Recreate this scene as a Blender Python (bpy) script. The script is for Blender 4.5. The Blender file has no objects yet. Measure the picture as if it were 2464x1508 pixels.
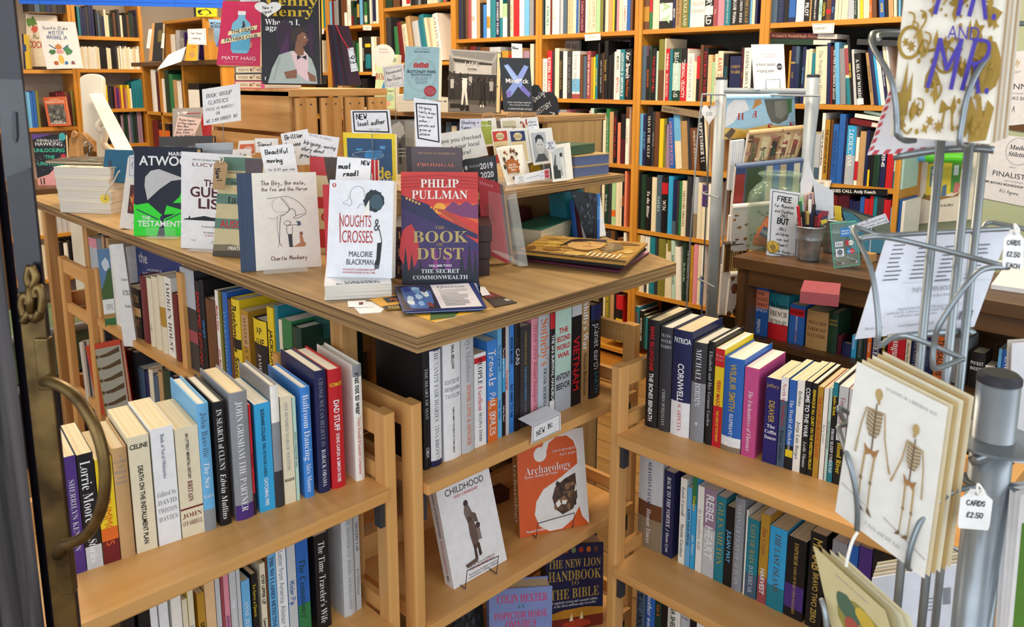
import bpy, math, random
from mathutils import Vector, Matrix, Euler
random.seed(7)
R2 = math.sqrt(.5)
EYE, F, PX, PY = 1.55, 1935., 1232., 535.
PITCH = math.atan(345/F)
SC = bpy.context.scene
COL = SC.collection
# ---------------------------------------------------------------- camera
cd = bpy.data.cameras.new('camera'); cam = bpy.data.objects.new('camera', cd); COL.objects.link(cam)
cam.location = (0, 0, EYE); cam.rotation_euler = (math.pi/2-PITCH, 0, -math.pi/4)
cd.sensor_width = 36; cd.lens = 36*F/2464; cd.shift_y = -(754-PY)/2464; cd.clip_start = .05
SC.camera = cam
cd.dof.use_dof = True; cd.dof.focus_distance = 2.0; cd.dof.aperture_fstop = 11
# ---------------------------------------------------------------- light
w = bpy.data.worlds.new('daylight'); SC.world = w; w.use_nodes = True
nt = w.node_tree; bg = nt.nodes['Background']; bg.inputs[0].default_value = (.80, .90, 1, 1); bg.inputs[1].default_value = 1.2
def area(name, loc, rot, sx, sy, watt, col):
    l = bpy.data.lights.new(name, 'AREA'); l.shape = 'RECTANGLE'; l.size = sx; l.size_y = sy; l.energy = watt; l.color = col
    o = bpy.data.objects.new(name, l); o.location = loc; o.rotation_euler = rot; COL.objects.link(o); return o
WARM = (1, .83, .60)
for i, (x, y, e) in enumerate([(2.35, 1.3, 30), (2.35, 3.2, 38), (2.3, 5.0, 26), (.6, 4.6, 30), (1.0, 2.6, 26), (-.9, 4.8, 22)]):
    area('ceiling_lamp_light', (x, y, 2.62), (0, 0, 0), .5, .5, e*1.3, WARM)
area('shop_window_daylight', (-.9, .3, 1.75), (math.radians(78), 0, math.radians(-60)), 2.2, 1.6, 27, (.86, .93, 1))
area('shop_window_daylight', (1.2, -1.5, 1.8), (math.radians(78), 0, math.radians(10)), 2.2, 1.6, 27, (.86, .93, 1))
SC.view_settings.view_transform = 'Standard'; SC.view_settings.look = 'None'; SC.view_settings.gamma = 1
SC.view_settings.use_curve_mapping = False; SC.view_settings.exposure = -0.22
SC.cycles.use_denoising = True; SC.cycles.max_bounces = 6; SC.cycles.transparent_max_bounces = 12
SC.cycles.caustics_reflective = False; SC.cycles.caustics_refractive = False
# ---------------------------------------------------------------- pixel -> place
CP, SP = math.cos(PITCH), math.sin(PITCH)
def ray(u, v):
    a, b = (u-PX)/F, (v-PY)/F
    y, z = CP-b*SP, -SP-b*CP
    return Vector(((a+y)*R2, (y-a)*R2, z))
def on_z(u, v, z): d = ray(u, v); return d*((z-EYE)/d.z)+Vector((0, 0, EYE))
def on_x(u, v, x): d = ray(u, v); return d*(x/d.x)+Vector((0, 0, EYE))
def on_y(u, v, y): d = ray(u, v); return d*(y/d.y)+Vector((0, 0, EYE))
def at_d(u, v, y): d = ray(u, v); return d*(y/((d.x+d.y)*R2))+Vector((0, 0, EYE))
def proj(p):
    x, y, z = (p[0]-p[1])*R2, (p[0]+p[1])*R2, p[2]-EYE
    dep = y*CP-z*SP; return PX+F*x/dep, PY+F*(-y*SP-z*CP)/dep
# ---------------------------------------------------------------- materials
HEX = dict(bk='17161a', wh='eeeff2', cr='e6dcc0', rd='c41f2a', dr='6e1a20', nv='1d2450', bl='2a63b4', sk='6cb2e0', tl='1f7d8e', gn='2f7a48',
 dg='1c3b2c', lg='a6cf9c', mt='b9d8cc', ye='e8c927', oc='b88a2e', og='dd6a28', br='6a4228', tn='c19a6b', gy='8d9096', dy='35353b', lt='c6c8cb', pk='dd8fa0',
 hp='c9508a', pu='4b2f7a', mv='9b7f96', gd='b99a4a', mr='4f1626', ro='a04a52', ol='7c7a34', pe='e5bf8f', sa='e08468', vi='25206a', cy='35a5dc', sl='4a6076', mg='c02a70',
 ip='f4f1e8', pg='d9c7a0', pt='8b7a62', gl='2ee02c', kr='b08c5c', st='b4bcc6', bb='3d86d8')
NAMES = dict(bk='black', wh='white', cr='cream', rd='red', dr='dark red', nv='navy', bl='blue', sk='sky blue', tl='teal', gn='green', dg='dark green', lg='light green',
 mt='pale mint', ye='yellow', oc='ochre', og='orange', br='brown', tn='tan', gy='grey', dy='charcoal', lt='pale grey', pk='pink', hp='deep pink', pu='purple', mv='mauve', gd='gold',
 mr='maroon', ro='dusty rose', ol='olive', pe='peach', sa='salmon', vi='violet blue', cy='bright blue', sl='slate blue', mg='magenta', ip='ivory', pg='buff', pt='dark buff', gl='bright green', kr='brown', st='silver grey', bb='bright blue')
MATS = {}
def lin(h):
    c = [int(h[i:i+2], 16)/255 for i in (0, 2, 4)]
    return tuple(x/12.92 if x <= .04045 else ((x+.055)/1.055)**2.4 for x in c)+(1,)
def base(name, rough=.5, metal=0, spec=.4):
    m = bpy.data.materials.new(name); m.use_nodes = True; b = m.node_tree.nodes['Principled BSDF']
    b.inputs['Roughness'].default_value = rough; b.inputs['Metallic'].default_value = metal; b.inputs['Specular IOR Level'].default_value = spec
    return m, m.node_tree, b
def noisy(name, h1, h2, scale=(8, 8, 8), rough=.5, metal=0, detail=3, lo=.35, hi=.65, dist=0, bump=0, spec=.4):
    if name in MATS: return MATS[name]
    m, t, b = base(name, rough, metal, spec)
    tc = t.nodes.new('ShaderNodeTexCoord'); mp = t.nodes.new('ShaderNodeMapping'); mp.inputs['Scale'].default_value = scale
    n = t.nodes.new('ShaderNodeTexNoise'); n.inputs['Scale'].default_value = 1; n.inputs['Detail'].default_value = detail; n.inputs['Distortion'].default_value = dist
    r = t.nodes.new('ShaderNodeValToRGB'); r.color_ramp.elements[0].position = lo; r.color_ramp.elements[1].position = hi
    r.color_ramp.elements[0].color = lin(h1); r.color_ramp.elements[1].color = lin(h2)
    t.links.new(tc.outputs['Object'], mp.inputs[0]); t.links.new(mp.outputs[0], n.inputs['Vector']); t.links.new(n.outputs['Fac'], r.inputs[0]); t.links.new(r.outputs[0], b.inputs['Base Color'])
    if bump:
        bu = t.nodes.new('ShaderNodeBump'); bu.inputs['Strength'].default_value = bump; bu.inputs['Distance'].default_value = .002
        t.links.new(n.outputs['Fac'], bu.inputs['Height']); t.links.new(bu.outputs[0], b.inputs['Normal'])
    MATS[name] = m; return m
def shade(h, k): return ''.join('%02x' % max(0, min(255, int(int(h[i:i+2], 16)*k+.5))) for i in (0, 2, 4))
def M(code, rough=.42):
    "printed board or paper of one colour, faintly mottled"
    if isinstance(code, bpy.types.Material): return code
    if code in MATS: return MATS[code]
    h = HEX.get(code, code); m = noisy('print_'+code, shade(h, .985), shade(h, 1.012), (60, 60, 60), rough); MATS[code] = m; return m
WOOD = {}
def wood(name, h1, h2, axis, rough=.38, k=1):
    s = [34*k, 34*k, 34*k]; s['xyz'.index(axis)] = 1.6*k
    return noisy(name+'_'+axis, h1, h2, s, rough, 0, 4, .3, .72, .35, .05)
def beech(a): return wood('beech', 'd29a58', 'dfac6c', a)
def pine(a): return wood('shelf_pine', 'bd7c2a', 'd69a3e', a)
def ply(a): return wood('plywood', '8f7148', 'ab8c5c', a, .45)
def dark(a): return wood('dark_oak', '3e2a18', '6a4a2a', a, .4)
def crate(a): return wood('crate_pine', 'a06f35', 'cfa067', a, .6)
PAGES = noisy('page_edges', 'd9c49b', 'ecdcb9', (900, 3, 3), .75, 0, 1)
PAGEW = noisy('page_edges_white', 'dcd6c6', 'f2eee2', (900, 3, 3), .75, 0, 1)
PAGEF = noisy('page_edges_flat', 'bfae8c', 'e6d8b8', (3, 3, 1100), .75, 0, 1)
PAGEFW = noisy('page_edges_flat_white', 'c9c5ba', 'f0ece2', (3, 3, 1100), .75, 0, 1)
PLYE = noisy('plywood_edge', '5e4428', 'b08c5c', (2, 2, 330), .6, 0, 1)
STEEL = noisy('grey_enamelled_steel', '8f979e', 'a9b0b6', (9, 9, 9), .32, .55)
WIRE = noisy('grey_wire', '7f878c', '9aa1a5', (9, 9, 9), .35, .7)
RACK = noisy('pale_blue_grey_enamel', '8a949e', '98a2ac', (6, 6, 6), .4)
BRASS = noisy('aged_brass', '4c3b24', '80683f', (22, 22, 22), .38, .85, 4)
def clear(name, h, a, rough=.05):
    if name in MATS: return MATS[name]
    m, t, b = base(name, rough, 0, .6)
    b.inputs['Base Color'].default_value = lin(h)
    fr = t.nodes.new('ShaderNodeLayerWeight'); fr.inputs[0].default_value = .25
    mx = t.nodes.new('ShaderNodeMapRange'); mx.inputs[3].default_value = a; mx.inputs[4].default_value = min(1, a+.3)
    t.links.new(fr.outputs['Facing'], mx.inputs[0]); t.links.new(mx.outputs[0], b.inputs['Alpha'])
    MATS[name] = m; return m
ACRY = clear('clear_acrylic', 'dfe6ea', .05)
# ---------------------------------------------------------------- mesh building
class G:
    "collects geometry and links it as ONE mesh object"
    def __init__(s): s.v, s.f, s.fm, s.m = [], [], [], []
    def mi(s, m):
        m = M(m)
        if m not in s.m: s.m.append(m)
        return s.m.index(m)
    def add(s, vs, fs, m):
        o = len(s.v); s.v.extend(tuple(q) for q in vs); k = s.mi(m)
        for f in fs: s.f.append([o+i for i in f]); s.fm.append(k)
        return s
    def box(s, a, b, m, top=None, T=None):
        x0, y0, z0 = [min(p, q) for p, q in zip(a, b)]; x1, y1, z1 = [max(p, q) for p, q in zip(a, b)]
        vs = [(x0, y0, z0), (x1, y0, z0), (x1, y1, z0), (x0, y1, z0), (x0, y0, z1), (x1, y0, z1), (x1, y1, z1), (x0, y1, z1)]
        if T: vs = [T(Vector(p)) for p in vs]
        s.add(vs, [(0, 3, 2, 1), (0, 1, 5, 4), (1, 2, 6, 5), (2, 3, 7, 6), (3, 0, 4, 7)], m)
        return s.add(vs, [(4, 5, 6, 7)], top or m)
    def prism(s, pts, z0, z1, m, T=lambda p: p, side=None):
        n = len(pts); vs = [T(Vector((x, y, z0))) for x, y in pts]+[T(Vector((x, y, z1))) for x, y in pts]
        s.add(vs, [list(range(n))[::-1], [n+i for i in range(n)]], m)
        return s.add(vs, [(i, (i+1) % n, n+(i+1) % n, n+i) for i in range(n)], side or m)
    def tube(s, pts, r, m, n=8, smooth=0, close=False):
        P = [Vector(p) for p in pts]
        if smooth: P = crom(P, smooth)
        N = len(P); up = None; vs = []
        for i, p in enumerate(P):
            d = (P[min(i+1, N-1)]-P[max(i-1, 0)]).normalized()
            if up is None: up = d.orthogonal().normalized()
            up = (up-d*up.dot(d)).normalized(); q = d.cross(up)
            rr = r[i*len(r)//N] if isinstance(r, (list, tuple)) else r
            for k in range(n):
                a = 2*math.pi*k/n; vs.append(p+(up*math.cos(a)+q*math.sin(a))*rr)
        fs = [(i*n+k, i*n+(k+1) % n, (i+1)*n+(k+1) % n, (i+1)*n+k) for i in range(N-1) for k in range(n)]
        fs += [list(range(n))[::-1], [(N-1)*n+k for k in range(n)]]
        return s.add(vs, fs, m)
    def lathe(s, prof, m, c=(0, 0, 0), n=28, cap=True):
        vs = [(c[0]+r*math.cos(2*math.pi*k/n), c[1]+r*math.sin(2*math.pi*k/n), c[2]+z) for r, z in prof for k in range(n)]
        fs = [(i*n+k, i*n+(k+1) % n, (i+1)*n+(k+1) % n, (i+1)*n+k) for i in range(len(prof)-1) for k in range(n)]
        if cap: fs += [list(range(n))[::-1], [(len(prof)-1)*n+k for k in range(n)]]
        return s.add(vs, fs, m)
    def quad(s, a, b, c, d, m): return s.add([a, b, c, d], [(0, 1, 2, 3)], m)
    def build(s, name, parent=None, mat=None, bevel=0, smooth=False, solid=0):
        me = bpy.data.meshes.new(name); me.from_pydata(s.v, [], s.f)
        for m in s.m: me.materials.append(m)
        me.polygons.foreach_set('material_index', s.fm)
        if smooth: me.polygons.foreach_set('use_smooth', [True]*len(s.f))
        me.update(); o = bpy.data.objects.new(name, me); COL.objects.link(o)
        if parent: o.parent = parent
        if mat: o.matrix_world = mat
        if bevel:
            b = o.modifiers.new('edge', 'BEVEL'); b.width = bevel; b.segments = 2; b.limit_method = 'ANGLE'
        if solid: 
            q = o.modifiers.new('thick', 'SOLIDIFY'); q.thickness = solid; q.offset = 0
        return o
def crom(P, k):
    out = []
    for i in range(len(P)-1):
        a, b, c, d = P[max(i-1, 0)], P[i], P[i+1], P[min(i+2, len(P)-1)]
        for j in range(k):
            t = j/k; out.append(.5*((2*b)+(c-a)*t+(2*a-5*b+4*c-d)*t*t+(3*b-a-3*c+d)*t**3))
    return out+[P[-1]]
LABELS = {}
def tag(o, label, cat, group=None):
    if label in LABELS: print('DUPLABEL', label)
    LABELS[label] = 1
    o['label'] = label; o['category'] = cat
    if group: o['group'] = group
    return o
def empty(name, loc=(0, 0, 0), rz=0, mat=None):
    o = bpy.data.objects.new(name, None); COL.objects.link(o)
    o.matrix_world = mat if mat else Matrix.Translation(loc) @ Matrix.Rotation(rz, 4, 'Z'); return o
def part(g, name, root, **k):
    "mesh given in world coordinates, parented to its thing"
    o = g.build(name, **k); mw = o.matrix_world.copy(); o.parent = root; o.matrix_parent_inverse = root.matrix_basis.inverted(); return o
def struct(g, name, **k): o = g.build(name, **k); o['kind'] = 'structure'; return o
# ---------------------------------------------------------------- lettering
GL = {}
def uni(ch, st):
    "serif letters come from the mathematical bold alphabet of the built-in font"
    o = ord(ch)
    if st not in 'BS': return ch
    if 65 <= o <= 90: return chr(0x1D400+o-65)
    if 97 <= o <= 122: return chr(0x1D41A+o-97)
    return chr(0x1D7CE+o-48) if 48 <= o <= 57 else ch
def _font_sheet(st, chars):
    "every character of a style on a line of its own, read back glyph by glyph; a second sheet with an H after each gives the advance"
    def sheet(tail, off):
        c = bpy.data.curves.new('t', 'FONT'); c.body = '\n'.join((uni(ch, st) if ch != '_' else '')+tail for ch in chars); c.resolution_u = 3 if st in 'BS' else 4; c.offset = off; c.space_line = 4
        o = bpy.data.objects.new('t', c); COL.objects.link(o); bpy.context.view_layer.update()
        me = bpy.data.meshes.new_from_object(o.evaluated_get(bpy.context.evaluated_depsgraph_get()))
        P = [(v.co.x, v.co.y) for v in me.vertices]; Q = [tuple(p.vertices) for p in me.polygons]
        bpy.data.objects.remove(o); bpy.data.curves.remove(c); bpy.data.meshes.remove(me); return P, Q
    P, Q = sheet('H', {'S': -.012, 'b': .02}.get(st, 0)); row = lambda y: round((.3-y)/4); mx = {}
    for x, y in P: k = row(y); mx[k] = max(mx.get(k, -9), x)
    hw = mx[0]
    loc = [{} for _ in chars]; fs = [[] for _ in chars]; vs = [[] for _ in chars]
    for q in Q:
        k = row(P[q[0]][1]); adv = mx[k]-hw; f = []
        if sum(P[i][0] for i in q)/len(q) > adv+.05: continue
        for i in q:
            if i not in loc[k]: loc[k][i] = len(vs[k]); vs[k].append((P[i][0], P[i][1]+4*k))
            f.append(loc[k][i])
        fs[k].append(tuple(f))
    for k, ch in enumerate(chars): GL[(ch, st)] = (vs[k], fs[k], mx[k]-hw)
_CH = "_HABCDEFGIJKLMNOPQRSTUVWXYZabcdefghijklmnopqrstuvwxyz.,:;!?&'-+*()/@\"£0123456789"
for _s in 'sbBS': _font_sheet(_s, _CH)
for _c in _CH:
    for _s, _o in (('i', 'S'), ('I', 'B')): v, f, a = GL[(_c, _o)]; GL[(_c, _s)] = ([(x+.2*y, y) for x, y in v], f, a)
def glyph(ch, st):
    if ch == ' ': return [], [], .28
    return GL.get((ch, st)) or GL.get((ch, 's')) or GL[('-', 's')]
HW = {}
for kv in ("A032943;1636 B03093948473606;3645443303 C48290805142344 D0309294745342303 E49090343;0636 F490903;0636 G482908052333444626 H0309;4349;0646 I2329 J39342304 K0309;490643 L090343 "
 "M0309254943 N03094349 O2908052333454829 P03093948473606 Q2908052333454829;3543 R03093948473606;2643 S4829080736453304 T0949;2923 U090523334549 V092349 W0913263349 X0943;0349 Y092649;2623 Z09490343 "
 "a3616041334;3633 b0903;052635341303 c3516041334 d3616041334;3933 e05352616041334 f39291713;0626 g3616041334;36312001 h0903;05263533 i1613;1718 j262100;2728 k0903;360533 l191423 m0603;05162523;25364543 "
 "n0603;05263533 o260513233526 p0600;052635341304 q3616041334;3630 r0603;052636 s361605342303 t191323;0626 u0604132334;3633 v061336 w0613253346 x0633;0336 y0624;362010 z06360333 "
 "02908052333454829 1182923 20829480343 308294826453304 4290545;3933 549090636453303 63905133344362605 7094923 8291826453304263829 93829182636;3833 !2925;2423 ?0829482625;2423 .1314 ,2412 -0636 +0545;2327 "
 "&43081928041345 (39271533 )19373513 '1917 :1314;1617 \"0907;2927 £482918130343;0636 /0349 >0646;384634").split():
    HW[kv[0]] = [[(int(q[i]), int(q[i+1])-3) for i in range(0, len(q), 2)] for q in kv[1:].split(';')]
def ribbon(pts, wd):
    "mitred strips along a line, broken only at sharp corners"
    runs, cur = [], [pts[0]]
    for i in range(1, len(pts)):
        cur.append(pts[i])
        if i < len(pts)-1:
            ax, ay, bx, by = pts[i][0]-cur[-2][0], pts[i][1]-cur[-2][1], pts[i+1][0]-pts[i][0], pts[i+1][1]-pts[i][1]
            if ax*bx+ay*by < .1*math.hypot(ax, ay)*math.hypot(bx, by): runs.append(cur); cur = [pts[i]]
    runs.append(cur); vs, fs = [], []
    for r in runs: a, b = _strip(r, wd); o = len(vs); vs += a; fs += [tuple(o+i for i in f) for f in b]
    return vs, fs
def _strip(pts, wd):
    P = [pts[0]]
    for p in pts[1:]:
        if math.hypot(p[0]-P[-1][0], p[1]-P[-1][1]) > 1e-7: P.append(p)
    if len(P) < 2: P = [P[0], (P[0][0]+wd*.5, P[0][1])]
    n = len(P); ring = n > 3 and math.hypot(P[0][0]-P[-1][0], P[0][1]-P[-1][1]) < 1e-6; h = wd/2; vs = []
    D = []
    for (x0, y0), (x1, y1) in zip(P, P[1:]): l = math.hypot(x1-x0, y1-y0); D.append(((x1-x0)/l, (y1-y0)/l))
    for i, (x, y) in enumerate(P):
        a = D[i-1] if i > 0 else (D[-1] if ring else D[0]); b = D[i] if i < n-1 else (D[0] if ring else D[-1])
        tx, ty = a[0]+b[0], a[1]+b[1]; l = math.hypot(tx, ty)
        if l < .35: tx, ty, l = a[0], a[1], 1
        tx, ty = tx/l, ty/l; k = h/max(.6, tx*a[0]+ty*a[1]); e = 0 if ring or 0 < i < n-1 else (-h*.6 if i == 0 else h*.6)
        x, y = x+tx*e, y+ty*e; vs += [(x+ty*k, y-tx*k), (x-ty*k, y+tx*k)]
    return vs, [(2*i, 2*i+2, 2*i+3, 2*i+1) for i in range(n-1)]
def lettering(s, size, st='s', pen=.9):
    "2-D outline of a line of text, baseline 0; size = capital height; returns verts, faces, width"
    vs, fs, x = [], [], 0
    if st == 'h':
        k = size/6
        for ch in s:
            if ch == ' ': x += 3*k; continue
            q = HW.get(ch) or HW.get(ch.upper()) or HW['-']
            jx, jy, sl = random.uniform(-.2, .2)*k, random.uniform(-.35, .35)*k, .12
            for line in q:
                a, b = ribbon([(x+jx+(p[0]+p[1]*sl)*k*.8, jy+p[1]*k) for p in line], pen*k)
                o = len(vs); vs += a; fs += [tuple(o+i for i in f) for f in b]
            x += (max(p[0] for l in q for p in l)+1.6)*k*.8
        return vs, fs, x
    k = size/.72
    for ch in s:
        a, b, adv = glyph(ch, st); o = len(vs)
        vs += [(x+p*k, r*k) for p, r in a]; fs += [tuple(o+i for i in f) for f in b]; x += adv*k
    return vs, fs, x
def draw(g, items, W, H, T):
    """draw printed matter on a face: W x H metres, T(x, y, lift) -> point.  Coordinates in items are fractions of W and H (y up).
    t text cx cy capheight col [style maxw align ang] | r x0 y0 x1 y1 col | p [pts] col | l [pts] width col | e cx cy rx ry col | o ring"""
    L = .00025
    for it in items:
        k = it[0]; L += .00006
        if k == 't':
            _, s, cx, cy, cs, c = it[:6]; st = it[6] if len(it) > 6 else 's'; mw = it[7] if len(it) > 7 else None; al = it[8] if len(it) > 8 else 'c'; an = math.radians(it[9]) if len(it) > 9 else 0
            vs, fs, wd = lettering(s, cs*H, st, it[10] if len(it) > 10 else .9)
            sx = 1
            if mw: sx = min(1, mw*W/wd) if mw > 0 else -mw*W/wd
            ox = {'c': -wd*sx/2, 'l': 0, 'r': -wd*sx}[al]; oy = -cs*H/2
            P = []
            for x, y in vs:
                x, y = x*sx+ox, y+oy
                P.append(T(cx*W+x*math.cos(an)-y*math.sin(an), cy*H+x*math.sin(an)+y*math.cos(an), L))
            g.add(P, fs, it[5])
        elif k == 'r':
            _, x0, y0, x1, y1, c = it; n = 6
            P = [T((x0+(x1-x0)*i/n)*W, y*H, L) for i in range(n+1) for y in (y0, y1)]
            g.add(P, [(2*i, 2*i+2, 2*i+3, 2*i+1) for i in range(n)], c)
        elif k == 'p': 
            q = it[1]; a = sum(q[i][0]*q[(i+1) % len(q)][1]-q[(i+1) % len(q)][0]*q[i][1] for i in range(len(q)))
            q = q if a > 0 else q[::-1]
            g.add([T(x*W, y*H, L) for x, y in q], [list(range(len(q)))], it[2])
        elif k in 'eo':
            _, cx, cy, rx, ry, c = it[:6]; n = 26; q = [(math.cos(2*math.pi*i/n), math.sin(2*math.pi*i/n)) for i in range(n)]
            if k == 'e': g.add([T((cx+a*rx)*W, (cy+b*ry)*H, L) for a, b in q], [list(range(n))], c)
            else:
                wd = it[6]; vs, fs = ribbon([((cx+a*rx)*W, (cy+b*ry)*H) for a, b in q+q[:1]], wd*W); g.add([T(x, y, L) for x, y in vs], fs, c)
        elif k == 'l':
            pts = it[1]
            if len(it) > 4: pts = [(p.x, p.y) for p in crom([Vector((x, y, 0)) for x, y in pts], it[4])]
            vs, fs = ribbon([(x*W, y*H) for x, y in pts], it[2]*W); g.add([T(x, y, L) for x, y in vs], fs, it[3])
    return g
# ================================================================ the setting
WX, WY = 3.62, 6.3
def plank_floor():
    m, t, b = base('oak_plank_floor', .38)
    tc = t.nodes.new('ShaderNodeTexCoord'); mp = t.nodes.new('ShaderNodeMapping'); mp.inputs['Rotation'].default_value = (0, 0, math.pi/2)
    br = t.nodes.new('ShaderNodeTexBrick'); br.inputs['Scale'].default_value = 1; br.inputs['Brick Width'].default_value = 1.2; br.inputs['Row Height'].default_value = .13; br.inputs['Mortar Size'].default_value = .0022
    br.inputs['Color1'].default_value = lin('9c7440'); br.inputs['Color2'].default_value = lin('b58b52'); br.inputs['Mortar'].default_value = lin('4b3720')
    n = t.nodes.new('ShaderNodeTexNoise'); n.inputs['Scale'].default_value = 1; n.inputs['Detail'].default_value = 5; m2 = t.nodes.new('ShaderNodeMapping'); m2.inputs['Scale'].default_value = (30, 2, 1)
    mx = t.nodes.new('ShaderNodeMixRGB'); mx.blend_type = 'MULTIPLY'; mx.inputs[0].default_value = .55
    t.links.new(tc.outputs['Object'], mp.inputs[0]); t.links.new(mp.outputs[0], br.inputs[0]); t.links.new(tc.outputs['Object'], m2.inputs[0]); t.links.new(m2.outputs[0], n.inputs['Vector'])
    t.links.new(br.outputs[0], mx.inputs[1]); t.links.new(n.outputs['Fac'], mx.inputs[2]); t.links.new(mx.outputs[0], b.inputs['Base Color']); return m
struct(G().box((-3, -3, -.06), (WX+.12, WY+.12, 0), plank_floor()), 'floor')
PLASTER = noisy('sage_green_plaster', 'b7c09a', 'c3cba8', (3, 3, 3), .85)
PLASTW = noisy('white_plaster', 'd9d6cd', 'e6e3da', (3, 3, 3), .9)
PLASTT = noisy('grey_brown_plaster', 'a2988c', 'b0a699', (3, 3, 3), .9)
struct(G().box((WX, -3, 0), (WX+.12, WY+.12, 2.75), PLASTER), 'wall_right')
struct(G().box((-3, WY, 0), (WX, WY+.12, 2.75), PLASTT), 'wall_back')
struct(G().box((-3, -3, 2.75), (WX+.12, WY+.12, 2.85), PLASTW), 'ceiling')
struct(G().box((WX-.015, -3, 0), (WX, -.0, .12), M('ip')), 'baseboard_right')
# ---------------------------------------------------------------- main display table
TZ = 1.115
tab = empty('display_table', (1.2, 2.2, 0)); tag(tab, 'large plywood-topped display table in the middle, crowded with upright books', 'table')
g = G(); x0, y0, x1, y1 = .82, 1.05, 1.61, 3.42
g.prism([(x0, y0), (1.612, 1.053), (1.78, 1.45), (1.78, y1), (x0, y1)], TZ-.03, TZ, ply('y'), side=PLYE); part(g, 'table_top', tab, bevel=.0015)
for a, b in ((.87, 1.36), (1.53, 1.36), (.87, 2.9), (1.53, 2.9), (.87, 3.36), (1.53, 3.36)):
    part(G().box((a, b, 0), (a+.035, b+.045, TZ-.03), crate('z')), 'leg', tab)
part(G().box((1.2, 1.42, .1), (1.22, 3.3, TZ-.03), ply('z')), 'back_panel', tab)
# ---------------------------------------------------------------- beech book trolleys
def trolley(label, plane, c, a0, a1, zs, ztop, dep=.30, hide_right=False):
    """front plane X=c ('x', faces -X, runs from Y=a0 to a1) or Y=c ('y'), shelves with front edge on the plane"""
    t = empty('book_trolley', ((c, (a0+a1)/2, 0) if plane == 'x' else ((a0+a1)/2, c, 0)))
    tag(t, label, 'book trolley', 'beech book trolleys')
    def B(s0, d0, z0, s1, d1, z1, m):
        return G().box((c+d0, s0, z0), (c+d1, s1, z1), m) if plane == 'x' else G().box((s0, c+d0, z0), (s1, c+d1, z1), m)
    la = 'y' if plane == 'x' else 'x'; da = 'x' if plane == 'x' else 'y'; P = .026
    for z in zs: part(B(a0+P, -.012, z-.025, a1-P, dep+.01, z, beech(la)), 'shelf', t, bevel=.004)
    for z in zs: part(B(a0+P, dep+.0105, z, a1-P, dep+.028, z+.06, beech(la)), 'back_rail', t, bevel=.003)
    for s in (a0, a1-P):
        posts = [part(B(s, d, 0, s+P, d+.038, ztop, beech('z')), 'post', t, bevel=.004) for d in (.0, dep-.03)]
        part(B(s+.004, .038, ztop-.055, s+P-.004, dep-.03, ztop-.004, beech(da)), 'top_rail', t, bevel=.004)
        for z in zs: part(B(s+.006, .038, z+.0, s+P-.006, dep-.03, z+.035, beech(da)), 'side_rail', t, bevel=.003)
        for z in zs:
            i = s+P+.001 if s == a0 else s-.012
            k = G(); k = B(i, .006, z-.085, i+.011, .026, z-.026, M('dy'))
            part(k, 'bracket', posts[0])
    return t
T_LEFT = trolley('low beech trolley at front left, white and blue paperbacks under its books', 'y', 1.195, -.1, .876, (.77, .476, .15), .918, .29)
T_MID = trolley('beech trolley tucked under the front corner of the display table', 'y', 1.172, .898, 1.64, (.76, .45, .14), .93, .26)
T_RIGHT = trolley('beech trolley of novels at front right, beside the card spinner', 'x', 1.412, .28, 1.088, (.74, .405, .07), .9, .29)
SZ = on_x(441.7, 882.6, .862).z
T_SIDE = trolley('worn beech trolley along the left side of the display table', 'x', .862, 1.62, 2.84, (SZ, SZ-.34, .12), .93, .29)
_d0, _d1 = on_x(438, 870, .862).y, on_x(449, 870, .862).y
part(G().box((.864, _d1, SZ), (.885, _d0, SZ+.27), beech('z')), 'divider_post', T_SIDE)
T_FAR = trolley('beech trolley end frame at the far left corner of the display table', 'y', 2.86, .845, 1.6, (.72, .40, .08), .92, .3)
# ---------------------------------------------------------------- wall bookcases (X = 3.35 front) and far wall bookcase
BX, BD = 3.35, .25
BZ = [1.79, 1.445, 1.115, .785, .455, .11]      # shelf tops: 1 = highest in view
def Yat(u, v=200): return on_x(u, v, BX).y
cases = []
def bookcase(label, y0, y1, zs, top=2.4, name='bookcase'):
    t = empty(name, (BX, (y0+y1)/2, 0)); tag(t, label, 'bookcase', 'pine wall bookcases')
    for y in (y0, y1-.022): part(G().box((BX, y, 0), (BX+BD, y+.022, top), pine('z')), 'upright', t, bevel=.0015)
    part(G().box((BX+BD, y0, 0), (BX+BD+.008, y1, top), M('24271f')), 'back_panel', t)
    part(G().box((BX, y0+.022, top-.022), (BX+BD, y1-.022, top), pine('y')), 'top_board', t)
    part(G().box((BX+.02, y0+.022, 0), (BX+.04, y1-.022, .06), pine('y')), 'plinth', t)
    for z in zs: part(G().box((BX+.004, y0+.022, z-.022), (BX+BD, y1-.022, z), pine('y')), 'shelf', t, bevel=.0015)
    return t
YE = [Yat(2185), Yat(1832), Yat(1532), Yat(1295), Yat(1092), Yat(922), Yat(793), Yat(690)]
bookcase('pine bookcase with the AIRCRAFT and SHIPS tags', YE[0], YE[1]-.001, BZ)
bookcase('pine bookcase left of the rack, books leaning on its third shelf', YE[1], YE[2]-.001, BZ)
bookcase('pine bookcase with the World War 2 tag', YE[2], YE[3]-.001, BZ)
bookcase('pine bookcase behind the black and white cover', YE[3], YE[4]-.001, BZ)
bookcase('pine bookcase of slanting art books', YE[4], YE[5]-.001, [2.02, 1.66, 1.32, .98, .64, .3])
bookcase('pine bookcase behind the shrink-wrapped booklets', YE[5], YE[6]-.001, [1.925, 1.60, 1.27, .94, .6, .2])
bookcase('pine bookcase at the far end, half hidden by the dark biography', YE[6], YE[7]-.001, [1.925, 1.60, 1.27, .94, .6, .2])
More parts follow.
